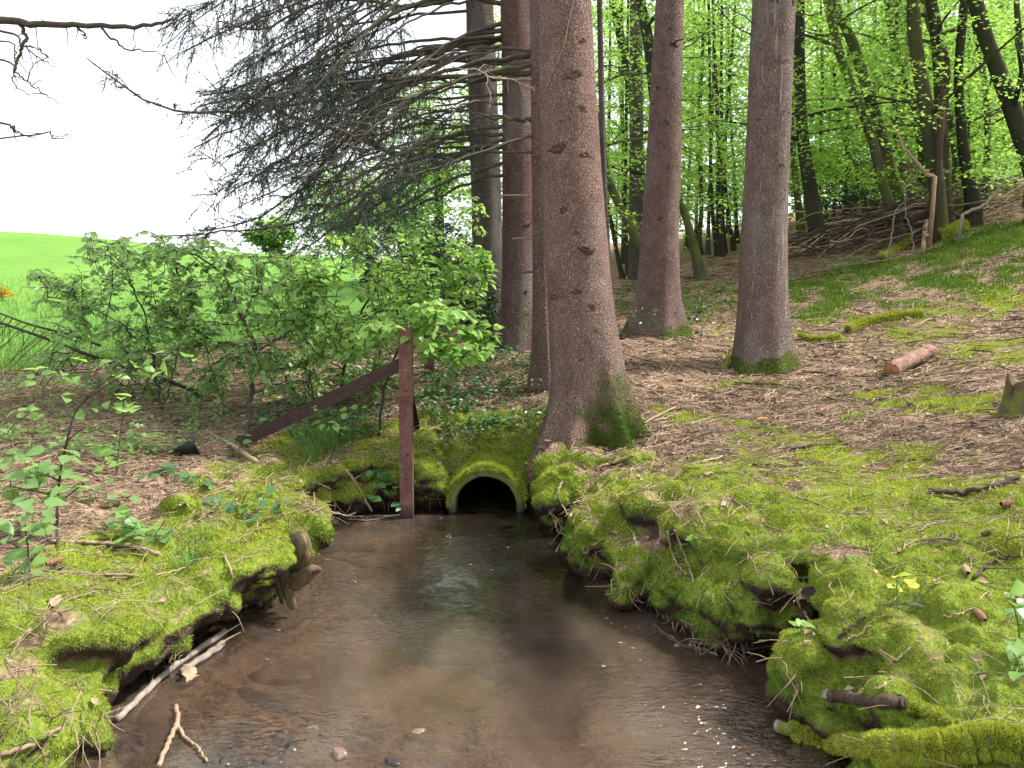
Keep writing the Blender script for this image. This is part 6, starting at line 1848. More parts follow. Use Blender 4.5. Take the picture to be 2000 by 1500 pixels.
tag(m_.build('rootlets', M['twig']), 'fine rootlets fringing the undercut banks', 'roots', kind='stuff')

stick('fallen_branch', [(1612, 1372), (1640, 1378), (1690, 1386), (1730, 1390), (1765, 1390)], .017, .020, M['twig_dark'], 'broken dark branch with a pale end on the moss at the lower right', 'branch', lift=1.4, sides=9, pale_end=M['pale_limb'], wig=.003)
def mossy_log(name, rows, r0, r1, label, n=16000, pale=True, cat='branch', deep=False, ln=.013):
    root, C = stick(name, rows, r0, r1, M['stick_moss'], label, cat, lift=1.0, sides=10, pale_end=M['pale_limb'] if pale else None, wig=.003)
    u = rng.random(n) * (len(C) - 1.001)
    i = u.astype(int)
    p = C[i] + (C[i + 1] - C[i]) * (u - i)[:, None]
    t, N_, B_ = frames(C)
    a = rng.random(n) * 6.283
    nr = N_[i] * np.cos(a)[:, None] + B_[i] * np.sin(a)[:, None]
    rr_ = np.interp(u, np.arange(len(C)), np.linspace(r0, r1, len(C)))
    keep = (u > 0.12 * len(C)) | (not pale)
    V, T = fuzz((p + nr * rr_[:, None] * 1.12)[keep], nr[keep], np.full(keep.sum(), ln), np.full(keep.sum(), ln * .22), np.where(nr[keep][:, 2] > 0, 0.1, -0.8), 0.4)
    moss_mesh('moss_sleeve', V, T, M['moss_deep' if deep else 'moss'], None, root)
mossy_log('mossy_branch', [(1520, 1432), (1560, 1446), (1620, 1464), (1680, 1472), (1740, 1472), (1800, 1478)], .020, .030, 'moss-sleeved branch with a bare tip reaching over the water at the bottom right')
mossy_log('mossy_branch', [(1765, 1390), (1800, 1400), (1830, 1415), (1858, 1432)], .018, .010, 'mossy stub continuing behind the broken dark branch', 4000, False)
mossy_log('mossy_log', [(1720, 1500), (1800, 1488), (1880, 1478), (1960, 1478), (2040, 1490)], .03, .038, 'thick mossy log along the bottom right edge', 42000, False, 'log')
mossy_log('mossy_log', [(1655, 652), (1690, 637), (1740, 626), (1800, 619)], .038, .032, 'moss-grown log on the slope behind the cut log', 7000, False, 'log', ln=.03)
mossy_log('mossy_log', [(1560, 660), (1600, 668), (1640, 662)], .02, .02, 'low mossy root ridge right of the resin-streaked spruce', 3000, False, 'log', ln=.03)
mossy_log('mossy_log', [(1885, 402), (1930, 392), (1990, 398)], .07, .06, 'mossy log in front of the brush pile at the right edge', 2500, False, 'log', ln=.05)
mossy_log('mossy_log', [(1832, 470), (1860, 460), (1882, 448)], .07, .07, 'short mossy log below the brush pile', 2000, False, 'log', ln=.05)
mossy_log('mossy_log', [(1720, 510), (1760, 490), (1780, 474)], .05, .06, 'mossy branch end at the left foot of the brush pile', 1500, False, 'log', ln=.05)

# left bank sticks
LB = [
    ([(228, 1412), (290, 1352), (350, 1300), (440, 1238)], .012, .014, 'pale_limb', 'long pale stick lying along the left bank waterline', 3),
    ([(352, 1318), (400, 1288), (436, 1262)], .012, .016, 'pale_limb', 'shorter pale stick beside the long one at the left waterline', 1),
    ([(402, 846), (450, 872), (502, 906)], .013, .016, 'twig', 'brown stick leaning across the foot of the steel brace', 0),
    ([(310, 1502), (330, 1450), (346, 1418), (344, 1384)], .008, .009, 'stick_tan', 'forked tan twig standing in the water at the lower left', 0),
    ([(346, 1420), (362, 1446), (385, 1466), (404, 1492)], .007, .003, 'twig', 'side fork of the tan twig in the water', 0),
    ([(440, 1090), (450, 1118), (460, 1145)], .005, .004, 'stick_tan', 'pale straw leaning on the mossy edge of the left bank', 0),
    ([(205, 1124), (260, 1128), (310, 1126), (365, 1112)], .005, .003, 'stick_tan', 'long pale straw lying on the left bank moss', 0),
    ([(60, 1128), (120, 1112), (192, 1092)], .006, .005, 'twig_dark', 'dark stick in front of the tallest sapling', 1),
    ([(100, 1062), (170, 1064), (240, 1068), (310, 1086)], .008, .009, 'twig', 'brown stick under the seedlings of the left bank', 1),
    ([(0, 1482), (60, 1462), (118, 1428)], .007, .005, 'stick_tan', 'pale twig crossing the bottom left corner', 2),
    ([(676, 920), (700, 955), (726, 1002)], .010, .008, 'stick_tan', 'tan stick slanting into the water left of the post', 1),
    ([(0, 1012), (40, 1008), (100, 1004)], .008, .006, 'twig', 'grey stick at the left edge behind the foreground sapling', 1),
    ([(640, 1002), (700, 1012), (780, 1008)], .005, .003, 'pale_limb', 'driftwood twig caught against the post at the waterline', 5),
    ([(680, 1016), (720, 1018), (760, 1010)], .004, .003, 'twig', 'second driftwood twig at the foot of the post', 4),
    ([(590, 990), (620, 1010), (650, 1015), (655, 985)], .004, .002, 'twig', 'curly dry stem at the waterline left of the post', 1),
]
for i, (rows, a, b, m, lab, tw) in enumerate(LB):
    stick('fallen_stick', rows, a, b, M[m], lab, 'stick', 'sticks along the left bank', twigs=tw, seed=90 + i, wig=.002)
# straws at the bottom left corner
m_ = MB()
for k in range(26):
    px, py = rs.uniform(-20, 190), rs.uniform(1360, 1500)
    h, n_ = hit(px, py)
    d = np.array([rs.normal(0, .6), rs.normal(0, .4), rs.uniform(.2, 1.0)])
    d /= np.linalg.norm(d)
    L = rs.uniform(.10, .28)
    m_.tube(spline([h, h + d * L * .6, h + d * L + np.array([rs.normal(0, .06), -.03, -.07])], 7), np.linspace(.0025, .001, 7), 3, False)
tag(m_.build('dry_grass', M['stick_tan']), 'dry pale grass stems at the bottom left corner', 'grass', kind='stuff')

# driftwood stump on the point of the left bank
db, _ = hit(585, 1150)
dw = empty('driftwood_stump', db)
tag(dw, 'dark weathered wood stump jutting from the point of the left bank', 'stump')
def chunk(name, rows, radii, m, parent, sq=1.0, nz=0.25, sides=14, seed=0):
    C = spline([P(*q) for q in rows], 16)
    rad = np.interp(np.linspace(0, 1, 16), np.linspace(0, 1, len(radii)), radii)
    V, Q, T = tube(C, rad, sides)
    cc = np.repeat(C, sides, 0)
    V[:16 * sides] = cc + (V[:16 * sides] - cc) * (1 + nz * fbm(V[:16 * sides, 0], V[:16 * sides, 1], V[:16 * sides, 2] * 0.4, 26, 2))[:, None]
    mb_ = MB()
    mb_.add(V, Q, T)
    return mb_.build(name, m, parent)
def slab(name, rows, wid, thk, m, parent, tw=0.6):
    """flattened, ribbed piece of old wood along a line of pixel points"""
    C = spline([P(*q) for q in rows], 22)
    w = np.interp(np.linspace(0, 1, 22), np.linspace(0, 1, len(wid)), wid)
    t, N_, B_ = frames(C)
    sd = 26
    a = np.arange(sd) * 2 * math.pi / sd
    V = []
    for i in range(22):
        e1 = np.array([math.cos(tw), -math.sin(tw), 0]); e1 = e1 - t[i] * e1.dot(t[i]); e1 /= np.linalg.norm(e1)
        e2 = np.cross(t[i], e1)
        rib = 1 + .30 * NZ(np.cos(a) * 5 + 3, np.sin(a) * 5, i * .22) + .26 * NZ(np.cos(a) * 14, np.sin(a) * 14, i * .16)
        V.append(C[i] + w[i] * rib[:, None] * (e1[None] * np.cos(a)[:, None] + e2[None] * thk * np.sin(a)[:, None]))
    V = np.concatenate(V + [C[:1], C[-1:]])
    Q = [(i * sd + j, i * sd + (j + 1) % sd, (i + 1) * sd + (j + 1) % sd, (i + 1) * sd + j) for i in range(21) for j in range(sd)]
    T = [(22 * sd, (j + 1) % sd, j) for j in range(sd)] + [(22 * sd + 1, 21 * sd + j, 21 * sd + (j + 1) % sd) for j in range(sd)]
    mb_ = MB()
    mb_.add(V, Q, T)
    return mb_.build(name, m, parent)
slab('upright_slab', [(580, 1128, 3.44), (588, 1100, 3.40), (594, 1075, 3.39), (585, 1052, 3.42), (566, 1038, 3.48)], (.035, .052, .045, .038, .008), .5, M['driftwood'], dw)
slab('bark_strip', [(592, 1112, 3.37), (599, 1085, 3.36), (597, 1064, 3.38)], (.012, .018, .010), .5, M['driftwood'], dw, .2)
slab('pointed_root', [(568, 1138, 3.44), (590, 1128, 3.37), (610, 1116, 3.33), (628, 1112, 3.31)], (.045, .042, .032, .005), .75, M['driftwood'], dw, 1.2)
slab('rotten_leg', [(556, 1112, 3.44), (562, 1140, 3.41), (566, 1165, 3.39), (572, 1190, 3.38)], (.03, .034, .026, .012), .6, M['driftwood'], dw, .3)
slab('rotten_leg', [(540, 1118, 3.47), (546, 1150, 3.44), (552, 1180, 3.42)], (.02, .022, .010), .6, M['driftwood'], dw, .8)
# stump at the right edge
sb, _ = hit(1990, 820)
sp_root = empty('tree_stump', sb)
tag(sp_root, 'rotten mossy tree stump cut off by the right edge', 'stump')
Ys = sb[1] + 0.12
nS = 40
th = np.arange(nS) * 2 * math.pi / nS
Vs, Qs = [], []
zt = P(1990, 745, Ys)[2] - sb[2]
for i in range(14):
    t = i / 13
    jag = 1 + 0.22 * NZ(np.cos(th) * 3.5 + 5, np.sin(th) * 3.5, 2.0) + 0.16 * NZ(np.cos(th) * 11, np.sin(th) * 11, 7.0)
    rr_ = (.125 - .035 * t + .05 * np.exp(-t * 7)) * (1 + .10 * NZ(np.cos(th) * 4, np.sin(th) * 4, 1.0 + t * .6) + .07 * NZ(np.cos(th) * 12, np.sin(th) * 12, t * 1.5))
    Vs.append(np.stack([P(1996, 800, Ys)[0] + rr_ * np.cos(th), Ys + rr_ * np.sin(th), sb[2] - .06 + (zt + .06) * t * jag], -1))
for q_, dz in ((.72, -.02), (.4, -.09), (.02, -.10)):
    Vs.append(np.stack([P(1996, 800, Ys)[0] + .095 * q_ * np.cos(th), Ys + .095 * q_ * np.sin(th), Vs[13][:, 2] + dz], -1))
for i in range(16):
    j = np.arange(nS); k = (j + 1) % nS
    Qs.append(np.stack([i * nS + j, i * nS + k, (i + 1) * nS + k, (i + 1) * nS + j], -1))
mb = MB()
mb.add(np.concatenate(Vs), np.concatenate(Qs))
mb.build('stump_wood', M['rotten'], sp_root)
# cut log
l0, _ = hit(1738, 735)
lg = empty('cut_log', l0)
tag(lg, 'short sawn spruce log with flaky bark and an orange end', 'log')
A, B = P(1740, 728, l0[1]), P(1815, 708, l0[1] + 0.35)
A[2], B[2] = drop(A[0], A[1]) + .05, drop(B[0], B[1]) + .045
C = spline([A, (A + B) / 2, B], 22)
V, Q, T = tube(C, np.linspace(.066, .060, 22), 26, False)
cc = np.repeat(C, 26, 0)
V = cc + (V - cc) * (1 + .10 * fbm(V[:, 0], V[:, 1], V[:, 2], 22, 2))[:, None]
mb = MB()
mb.add(V, Q)
mb.build('bark', M['log_bark'], lg)
d = (A - B) / np.linalg.norm(A - B)
mb = MB()
mb.tube([A - d * .01, A + d * .004], .062, 26)
mb.build('sawn_end', M['cut'], lg)
mb = MB()
mb.tube([B + d * .01, B - d * .004], .056, 26)
mb.build('sawn_end', M['cut'], lg)
for k in range(34):     # lifting bark flakes
    u = rs.random()
    c = A + (B - A) * u
    a = rs.uniform(0, 6.283)
    t_, N_, B_ = frames(C)
    nrm = N_[0] * math.cos(a) + B_[0] * math.sin(a)
    s_ = np.cross(nrm, d)
    p = c + nrm * .064
    w, h_ = rs.uniform(.008, .02), rs.uniform(.012, .03)
    mb = MB()
    q = [p + d * h_ + s_ * w, p + d * h_ - s_ * w, p - d * h_ - s_ * w + nrm * .006, p - d * h_ + s_ * w + nrm * .009]
    q2 = [x - nrm * .004 for x in q]
    mb.add(np.array(q + q2), [(0, 1, 2, 3), (7, 6, 5, 4), (0, 4, 5, 1), (1, 5, 6, 2), (2, 6, 7, 3), (3, 7, 4, 0)])
    mb.build('bark_flake', M['log_bark'], lg, False)
# chip of yellow split wood
cb, _ = hit(1490, 832)
ch = empty('wood_chip', cb)
tag(ch, 'curled yellowish wood chip on the litter of the right bank', 'chip')
a = np.linspace(-.2, 2.2, 9)
V = np.concatenate([np.stack([cb[0] + .07 * np.cos(a), np.full(9, cb[1] + dy), cb[2] + .06 * np.sin(a)], -1) for dy in (-.03, .03)] + [np.stack([cb[0] + .062 * np.cos(a), np.full(9, cb[1] + dy), cb[2] + .052 * np.sin(a)], -1) for dy in (-.03, .03)])
Q = [(i, i + 1, 9 + i + 1, 9 + i) for i in range(8)] + [(18 + i, 27 + i, 27 + i + 1, 18 + i + 1) for i in range(8)] + [(i, 18 + i, 18 + i + 1, i + 1) for i in range(8)] + [(9 + i, 9 + i + 1, 27 + i + 1, 27 + i) for i in range(8)]
mb = MB()
mb.add(V, Q)
mb.build('chip_shell', M['cut'], ch)

# spruce cones
def cone(px, py, L, ang_, label, m=None, seed=0):
    h, n_ = hit(px, py)
    r = np.random.default_rng(seed)
    nu, nv = 34, 18
    V = []
    for i in range(nu):
        t = i / (nu - 1)
        base = L * 0.17 * (math.sin(math.pi * min(1, t * 0.92 + 0.08)) ** 0.6) * (1 - 0.25 * t)
        for j in range(nv):
            a = 2 * math.pi * j / nv
            ph = (j * 0.5 + i * 0.5) % 1.0
            bump_ = 1 + 0.22 * ((((i / 3.0) + j * 0.5) % 1.0) - 0.4)
            V.append((L * (t - 0.5) , base * bump_ * math.cos(a), base * bump_ * math.sin(a)))
    V = np.array(V)
    Rm = np.array(Matrix.Rotation(ang_, 3, 'Z') @ Matrix.Rotation(r.uniform(-.25, .25), 3, 'Y'))
    V = V @ Rm.T + h + np.array([0, 0, L * 0.15])
    Q = [(i * nv + j, i * nv + (j + 1) % nv, (i + 1) * nv + (j + 1) % nv, (i + 1) * nv + j) for i in range(nu - 1) for j in range(nv)]
    mb_ = MB()
    mb_.add(V, Q)
    o = mb_.build('spruce_cone', m or M['cone'], None, False)
    tag(o, label, 'cone', 'spruce cones on the ground')
for i, (px, py, L, a, lab) in enumerate([
    (1970, 990, .105, .45, 'long orange-brown spruce cone near the right edge below the stump'), (1886, 1118, .085, 1.2, 'greyish spruce cone by the dark twig at the right'), (1912, 1205, .075, 1.5, 'short open spruce cone on the moss, lower right'),
    (1293, 862, .07, -.5, 'reddish spruce cone beside the thick spruce roots'), (1408, 800, .10, -.7, 'tan spruce cone in the litter below the resin-streaked spruce'), (1396, 903, .09, -.3, 'grey spruce cone on the mossy slope'),
    (1385, 930, .08, .7, 'dark red-brown spruce cone just below the grey one'), (112, 1102, .085, 1.1, 'brown spruce cone under the tallest sapling of the left bank'), (1265, 853, .08, .3, 'dark spruce cone touching the reddish one'),
    (1640, 700, .09, .2, 'pale spruce cone left of the cut log'), (1990, 1172, .07, .9, 'pinkish cone at the right edge by the seedling'), (1548, 672, .08, -.3, 'cone right of the resin-streaked spruce'), (1930, 1045, .06, .2, 'dark little cone on moss near the right edge'),
    (1700, 765, .09, -.4, 'tan cone just below the sawn log')]):
    cone(px, py, L, a, lab, M['twig'] if 'grey' in lab else M['twig_dark'] if 'dark' in lab else None, i)

# green spruce sprigs lying on the moss
for i, (px, py, lab) in enumerate([(1850, 1065, 'dark green spruce sprig lying on the moss at the right'), (1770, 1195, 'pale grey-green spruce sprig below the maple seedling')]):
    h, _ = hit(px, py)
    root = empty('spruce_sprig', h)
    tag(root, lab, 'sprig')
    a0 = rs.uniform(0, 6)
    ln = []
    m_ = MB()
    c = spline([h + np.array([-.10, .02, .015]), h + np.array([0, 0, .03]), h + np.array([.10, -.01, .018])], 8)
    m_.tube(c, .003, 5)
    ln.append(c)
    for q in range(6):
        e = c[1 + q] + np.array([rs.uniform(.02, .06), (1 if q % 2 else -1) * rs.uniform(.03, .06), .005])
        ln.append(np.stack([c[1 + q], .5 * (c[1 + q] + e), e]))
        m_.tube(ln[-1], .0018, 4)
    m_.build('twig', M['twig'], root)
    V, T = needle_tris(ln, .0009, .016, .0022, rs)
    tag(link('needles', np_mesh('needles', V - h, T, M['needle'] if i == 0 else M['bramble_leaf'], False), root), kind='stuff')

# stones in the stream
def stone(px, py, sx, sy, sz, m, label, z=None, seed=0, group='stones in the stream bed'):
    r = np.random.default_rng(seed)
    if z is None: c = PZ(px, py, 0.0); c[2] = max(-0.30, float(np.interp(0, [0, 1], [0, 0]))) ; c = np.array([c[0], c[1], 0.0])
    else: c = PZ(px, py, z)
    nu, nv = 12, 18
    th = np.linspace(0.02, math.pi - 0.02, nu)[:, None]
    ph = (np.arange(nv) * 2 * math.pi / nv)[None]
    D_ = np.stack([np.sin(th) * np.cos(ph), np.sin(th) * np.sin(ph), np.cos(th) * np.ones_like(ph)], -1).reshape(-1, 3)
    D_ = np.sign(D_) * np.abs(D_) ** 0.8
    k = 1 + 0.28 * fbm(D_[:, 0] + seed * 3.1, D_[:, 1], D_[:, 2], 1.6, 2)
    V = D_ * k[:, None] * np.array([sx, sy, sz])
    a = r.uniform(0, 6.28)
    V = V @ np.array(Matrix.Rotation(a, 3, 'Z')).T if sx / sy < 1.5 else V
    Q = [(i * nv + j, (i + 1) * nv + j, (i + 1) * nv + (j + 1) % nv, i * nv + (j + 1) % nv) for i in range(nu - 1) for j in range(nv)]
    o = link('stone', np_mesh('stone', V, np.array(Q), m), None, c)
    tag(o, label, 'stone', group)
stone(548, 1320, .125, .055, .018, M['red_stone'], 'flat reddish slab just under the water near the left bank', -.03, 3)
stone(700, 1068, .10, .04, .03, M['stone'], 'brown stone under water in front of the post', -.035, 4)
stone(640, 1072, .07, .035, .03, M['stone'], 'brown stone under water left of the other by the post', -.035, 14)
stone(568, 1470, .035, .028, .024, M['wet_stone'], 'shiny dark stone breaking the water at the bottom, largest of the wet ones', -.018, 5)
stone(536, 1492, .036, .03, .022, M['wet_stone'], 'shiny dark stone at the bottom edge, left of the largest wet one', -.016, 6)
stone(768, 1494, .03, .02, .018, M['wet_stone'], 'small black wet stone at the bottom edge, right of the tan pebble', -.008, 7)
stone(664, 1474, .028, .022, .018, M['stone'], 'small tan pebble breaking the surface near the bottom edge', 0.002, 8)
stone(440, 1494, .035, .028, .022, M['wet_stone'], 'dark wet stone at the bottom edge by the forked twig', -.018, 9)
WORDS = ['leftmost', 'second', 'third', 'fourth', 'fifth', 'sixth', 'seventh', 'eighth', 'ninth', 'tenth', 'eleventh', 'twelfth', 'thirteenth', 'rightmost']
pebs = sorted([(rs.uniform(430, 860), rs.uniform(1400, 1500)) for _ in range(14)])
for i, (px, py) in enumerate(pebs):
    stone(px, py, rs.uniform(.02, .05), rs.uniform(.018, .035), rs.uniform(.012, .022), M['stone'] if rs.random() < .75 else M['red_stone'], 'rounded pebble under shallow water at the bottom, %s of the row' % WORDS[i], rs.uniform(-.04, -.012), 20 + i)
# fine bed gravel
V_, F_ = [], []
k0 = 0
for k in range(900):
    px, py = rs.uniform(330, 1000), rs.uniform(1330, 1510)
    p = PZ(px, py, -.05)
    loc, nor, i_, ds = BVH_B.ray_cast(Vector((p[0], p[1], .02)), Vector((0, 0, -1)))
    if loc is None: continue
    s_ = rs.uniform(.006, .022)
    O = np.array([(1, 0, 0), (-1, 0, 0), (0, 1, 0), (0, -1, 0), (0, 0, .6), (0, 0, -.6)]) * s_ * rs.uniform(.6, 1.3, (6, 3))
    V_.append(O + np.array(loc))
    F_.append(np.array([(0, 2, 4), (2, 1, 4), (1, 3, 4), (3, 0, 4), (2, 0, 5), (1, 2, 5), (3, 1, 5), (0, 3, 5)]) + k0)
    k0 += 6
tag(link('gravel', np_mesh('gravel', np.concatenate(V_), np.concatenate(F_), M['stone'])), 'fine gravel on the bed of the shallow foreground water', 'gravel', kind='stuff')

# big dead leaves
def dead_leaf(px, py, L, label, m, z=None):
    h, n_ = hit(px, py)
    if z is not None: h = PZ(px, py, z)
    t = np.linspace(0, 2 * math.pi, 22, endpoint=False)
    r = L * .5 * (0.62 + 0.38 * np.abs(np.cos(2.5 * t)) ** 0.7)
    V = np.stack([r * np.cos(t), r * np.sin(t) * .8, .12 * L * np.sin(3 * t)], -1)
    Rm = np.array(Euler((rs.normal(.3, .3), rs.normal(0, .3), rs.uniform(0, 6))).to_matrix())
    V = np.concatenate([V, [(0, 0, -.02 * L)]]) @ Rm.T + h + np.array([0, 0, .012])
    mb_ = MB()
    mb_.add(V, None, [(i, (i + 1) % 22, 22) for i in range(22)])
    o = mb_.build('fallen_leaf', m, None, True)
    tag(o, label, 'leaf')
dead_leaf(372, 1322, .085, 'brown lobed leaf caught on the sticks at the left waterline', M['dead_leaf'])
dead_leaf(540, 1135, .055, 'pale tan leaf hanging below the left moss overhang', M['stick_tan'])
dead_leaf(112, 1180, .06, 'pale curled leaf on the bright moss of the left bank', M['stick_tan'])
dead_leaf(360, 990, .06, 'greyish pink leaf behind the left moss ridge', M['pale_limb'])
dead_leaf(508, 898, .06, 'rust-red leaf near the foot of the brace', M['red_stone'])

# black plastic half hidden in the undergrowth
kb, _ = hit(352, 890)
pl = empty('plastic_bucket', kb)
tag(pl, 'black plastic bucket half hidden in leaves behind the left bank', 'bucket')
a = np.arange(24) * 2 * math.pi / 24
V = []
ax0 = np.array([0.75, 0.55, 0.25]); ax0 /= np.linalg.norm(ax0)
u0 = np.cross(ax0, [0, 0, 1]); u0 /= np.linalg.norm(u0)
v0 = np.cross(u0, ax0)
for r_, h_ in ((.002, 0.), (.055, 0.), (.068, .12), (.075, .122), (.075, .13), (.063, .13), (.05, .01), (.002, .008)):
    V.append(kb + np.array([-.03, 0, .0]) + ax0 * h_ + r_ * (u0[None] * np.cos(a)[:, None] + v0[None] * np.sin(a)[:, None]))
V = np.concatenate(V)
Q = [(i * 24 + j, i * 24 + (j + 1) % 24, (i + 1) * 24 + (j + 1) % 24, (i + 1) * 24 + j) for i in range(7) for j in range(24)]
mb = MB()
mb.add(V, Q)
mb.build('bucket_shell', M['plastic'], pl)

# ------------------------------------------------------------------ fallen spruce tops at the left, twig heap, brush pile
def fallen_top(rows, r0, label, seed, ntw=26):
    r = np.random.default_rng(seed)
    pts = [P(px, py, Y) for px, py, Y in rows]
    C = spline(pts, 40)
    root = empty('fallen_branch', C[-1])
    tag(root, label, 'branch')
    m_ = MB()
    m_.tube(C, np.linspace(r0 * .45, r0, 40), 7)
    m_.build('shaft', M['stem'], root)
    for k in range(ntw):
        i = int(1 + k * 37 / ntw)
        s_ = 1 if k % 2 else -1
        d = np.array([-.55 + r.normal(0, .25), s_ * .4 + r.normal(0, .3), -.75 + r.normal(0, .2)])
        d /= np.linalg.norm(d)
        L = r.uniform(.18, .6)
        b_ = MB()
        ln = spline([C[i], C[i] + d * L * .5 + np.array([0, 0, .04]), C[i] + d * L + np.array([-.08, 0, -.03])], 9)
        b_.tube(ln, np.linspace(.005, .002, 9), 4)
        for q in range(2):
            j = r.integers(3, 8)
            b_.tube(np.stack([ln[j], ln[j] + r.normal(0, .05, 3) + np.array([-.04, 0, -.06])]), (.002, .001), 3, False)
        b_.build('side_twig', M['stem'], root)
fallen_top([(-60, 590, 7.2), (0, 612, 7.2), (60, 634, 7.2), (140, 655, 7.2), (196, 675, 7.2)], .014, 'upper of two dark fallen spruce tops slanting in at the left', 1, 16)
fallen_top([(-60, 610, 7.0), (0, 630, 7.0), (100, 665, 7.0), (180, 696, 7.0), (280, 728, 7.0), (380, 765, 7.0), (420, 800, 7.0)], .022, 'lower and longer dark fallen spruce top slanting in at the left', 2, 30)

def heap(name, polys, n, r0, label, m, seed, Lm=(.3, .9), cat='brush heap', dirv=None, hgt=.25, part='branch', stuff=False):
    r = np.random.default_rng(seed)
    b, _ = hit(*polys[0])
    root = empty(name, b)
    tag(root, label, cat)
    all_ = MB()
    for k in range(n):
        h, _ = hit(*sample_poly(polys, r))
        d = np.array([r.normal(0, 1), r.normal(0, .6), r.normal(0, .12)]) if dirv is None else np.array(dirv) + r.normal(0, .28, 3) * np.array([1, 1, .5])
        d /= np.linalg.norm(d)
        L = r.uniform(*Lm)
        c0 = h + np.array([0, 0, r.uniform(0.01, hgt)])
        c = spline([c0 - d * L * .5, c0 - d * L * .2 + r.normal(0, .035 * L, 3), c0 + d * L * .2 + r.normal(0, .045 * L, 3), c0 + d * L * .5], 9) + r.normal(0, .012, (9, 3)) * (0 if stuff else 1)
        g = land(c[:, 0], c[:, 1]) + .01
        c[:, 2] = np.maximum(c[:, 2], g)
        rr_ = r0 * r.uniform(.4, 1.3)
        b_ = all_ if stuff else MB()
        b_.tube(c, np.linspace(rr_, rr_ * .35, 9), 5 if not stuff else 3, not stuff)
        if not stuff: b_.build(part, m if r.random() < .75 else M['twig'], root)
    if stuff: tag(all_.build('twigs', m, root), kind='stuff')
heap('twig_heap', [(-20, 755), (120, 745), (260, 770), (330, 820), (260, 860), (100, 870), (-20, 860)], 700, .0035, 'reddish brown heap of dry twigs at the left edge', M['twig'], 3, (.15, .6), 'twig heap', None, .14, stuff=True)
heap('brush_pile', [(1545, 500), (1640, 470), (1740, 425), (1800, 400), (1900, 372), (1995, 350), (1995, 395), (1880, 440), (1800, 480), (1700, 500), (1600, 530)], 300, .015, 'long pile of dark dead branches along the foot of the beeches', M['twig_dark'], 4, (.8, 3.0), 'brush pile', (1.0, .25, .28), .55)
heap('twig_heap', [(1545, 500), (1700, 480), (1800, 470), (1700, 520), (1560, 560)], 260, .007, 'loose brown twigs below the left end of the brush pile', M['twig'], 5, (.3, 1.0), 'twig heap', None, .12, stuff=True)
heap('twig_heap', [(1880, 400), (1995, 360), (1995, 400), (1900, 420)], 120, .008, 'pale twigs on the right end of the brush pile', M['twig'], 6, (.3, 1.2), 'twig heap', None, .2, stuff=True)
# dead snag and pale sticks at the brush pile
def pole(name, rows, Y, r0, r1, m, label, cat, seed=0, sides=9):
    C = spline([P(px, py, Y) for px, py in rows], 24)
    g = drop(C[0][0], C[0][1])
    C[0][2] = min(C[0][2], g)
    r = np.random.default_rng(seed)
    C[1:-1] += r.normal(0, .012, (22, 3))
    root = empty(name, C[0])
    tag(root, label, cat)
    V, Q, T = tube(C, np.linspace(r0, r1, 24), sides)
    mb_ = MB()
    mb_.add(V, Q, T)
    mb_.build('shaft', m, root)
pole('dead_snag', [(1824, 425), (1830, 360), (1838, 280), (1838, 210), (1845, 140), (1848, 90)], 11.8, .055, .02, M['twig_dark'], 'splintered dead trunk in front of the forked beeches', 'tree', 1)
pole('dead_snag', [(1838, 215), (1850, 170), (1852, 120), (1846, 95)], 11.75, .05, .012, M['twig_dark'], 'splintered side piece at the top of the splintered dead trunk', 'tree', 2)
pole('bare_branch', [(1824, 350), (1800, 328), (1775, 300), (1750, 255), (1735, 240)], 11.7, .035, .012, M['twig'], 'bare pale branch arching left from the dead trunk', 'branch', 3)
pole('bare_branch', [(1805, 472), (1806, 450), (1809, 430)], 11.2, .03, .022, M['stick_tan'], 'short pale upright stake in front of the brush pile', 'branch', 4)
pole('bare_branch', [(1784, 500), (1782, 455), (1770, 420), (1768, 385)], 11.3, .012, .006, M['pale_limb'], 'thin pale sapling stem rising from the brush pile', 'branch', 5)
pole('bare_branch', [(1735, 500), (1745, 440), (1750, 410), (1765, 395)], 11.3, .012, .006, M['pale_limb'], 'thin bent pale stem left of the brush pile centre', 'branch', 6)
pole('bare_branch', [(1875, 420), (1920, 400), (1950, 372), (1965, 350)], 11.3, .025, .012, M['pale_limb'], 'pale branch leaning on the right part of the brush pile', 'branch', 7)

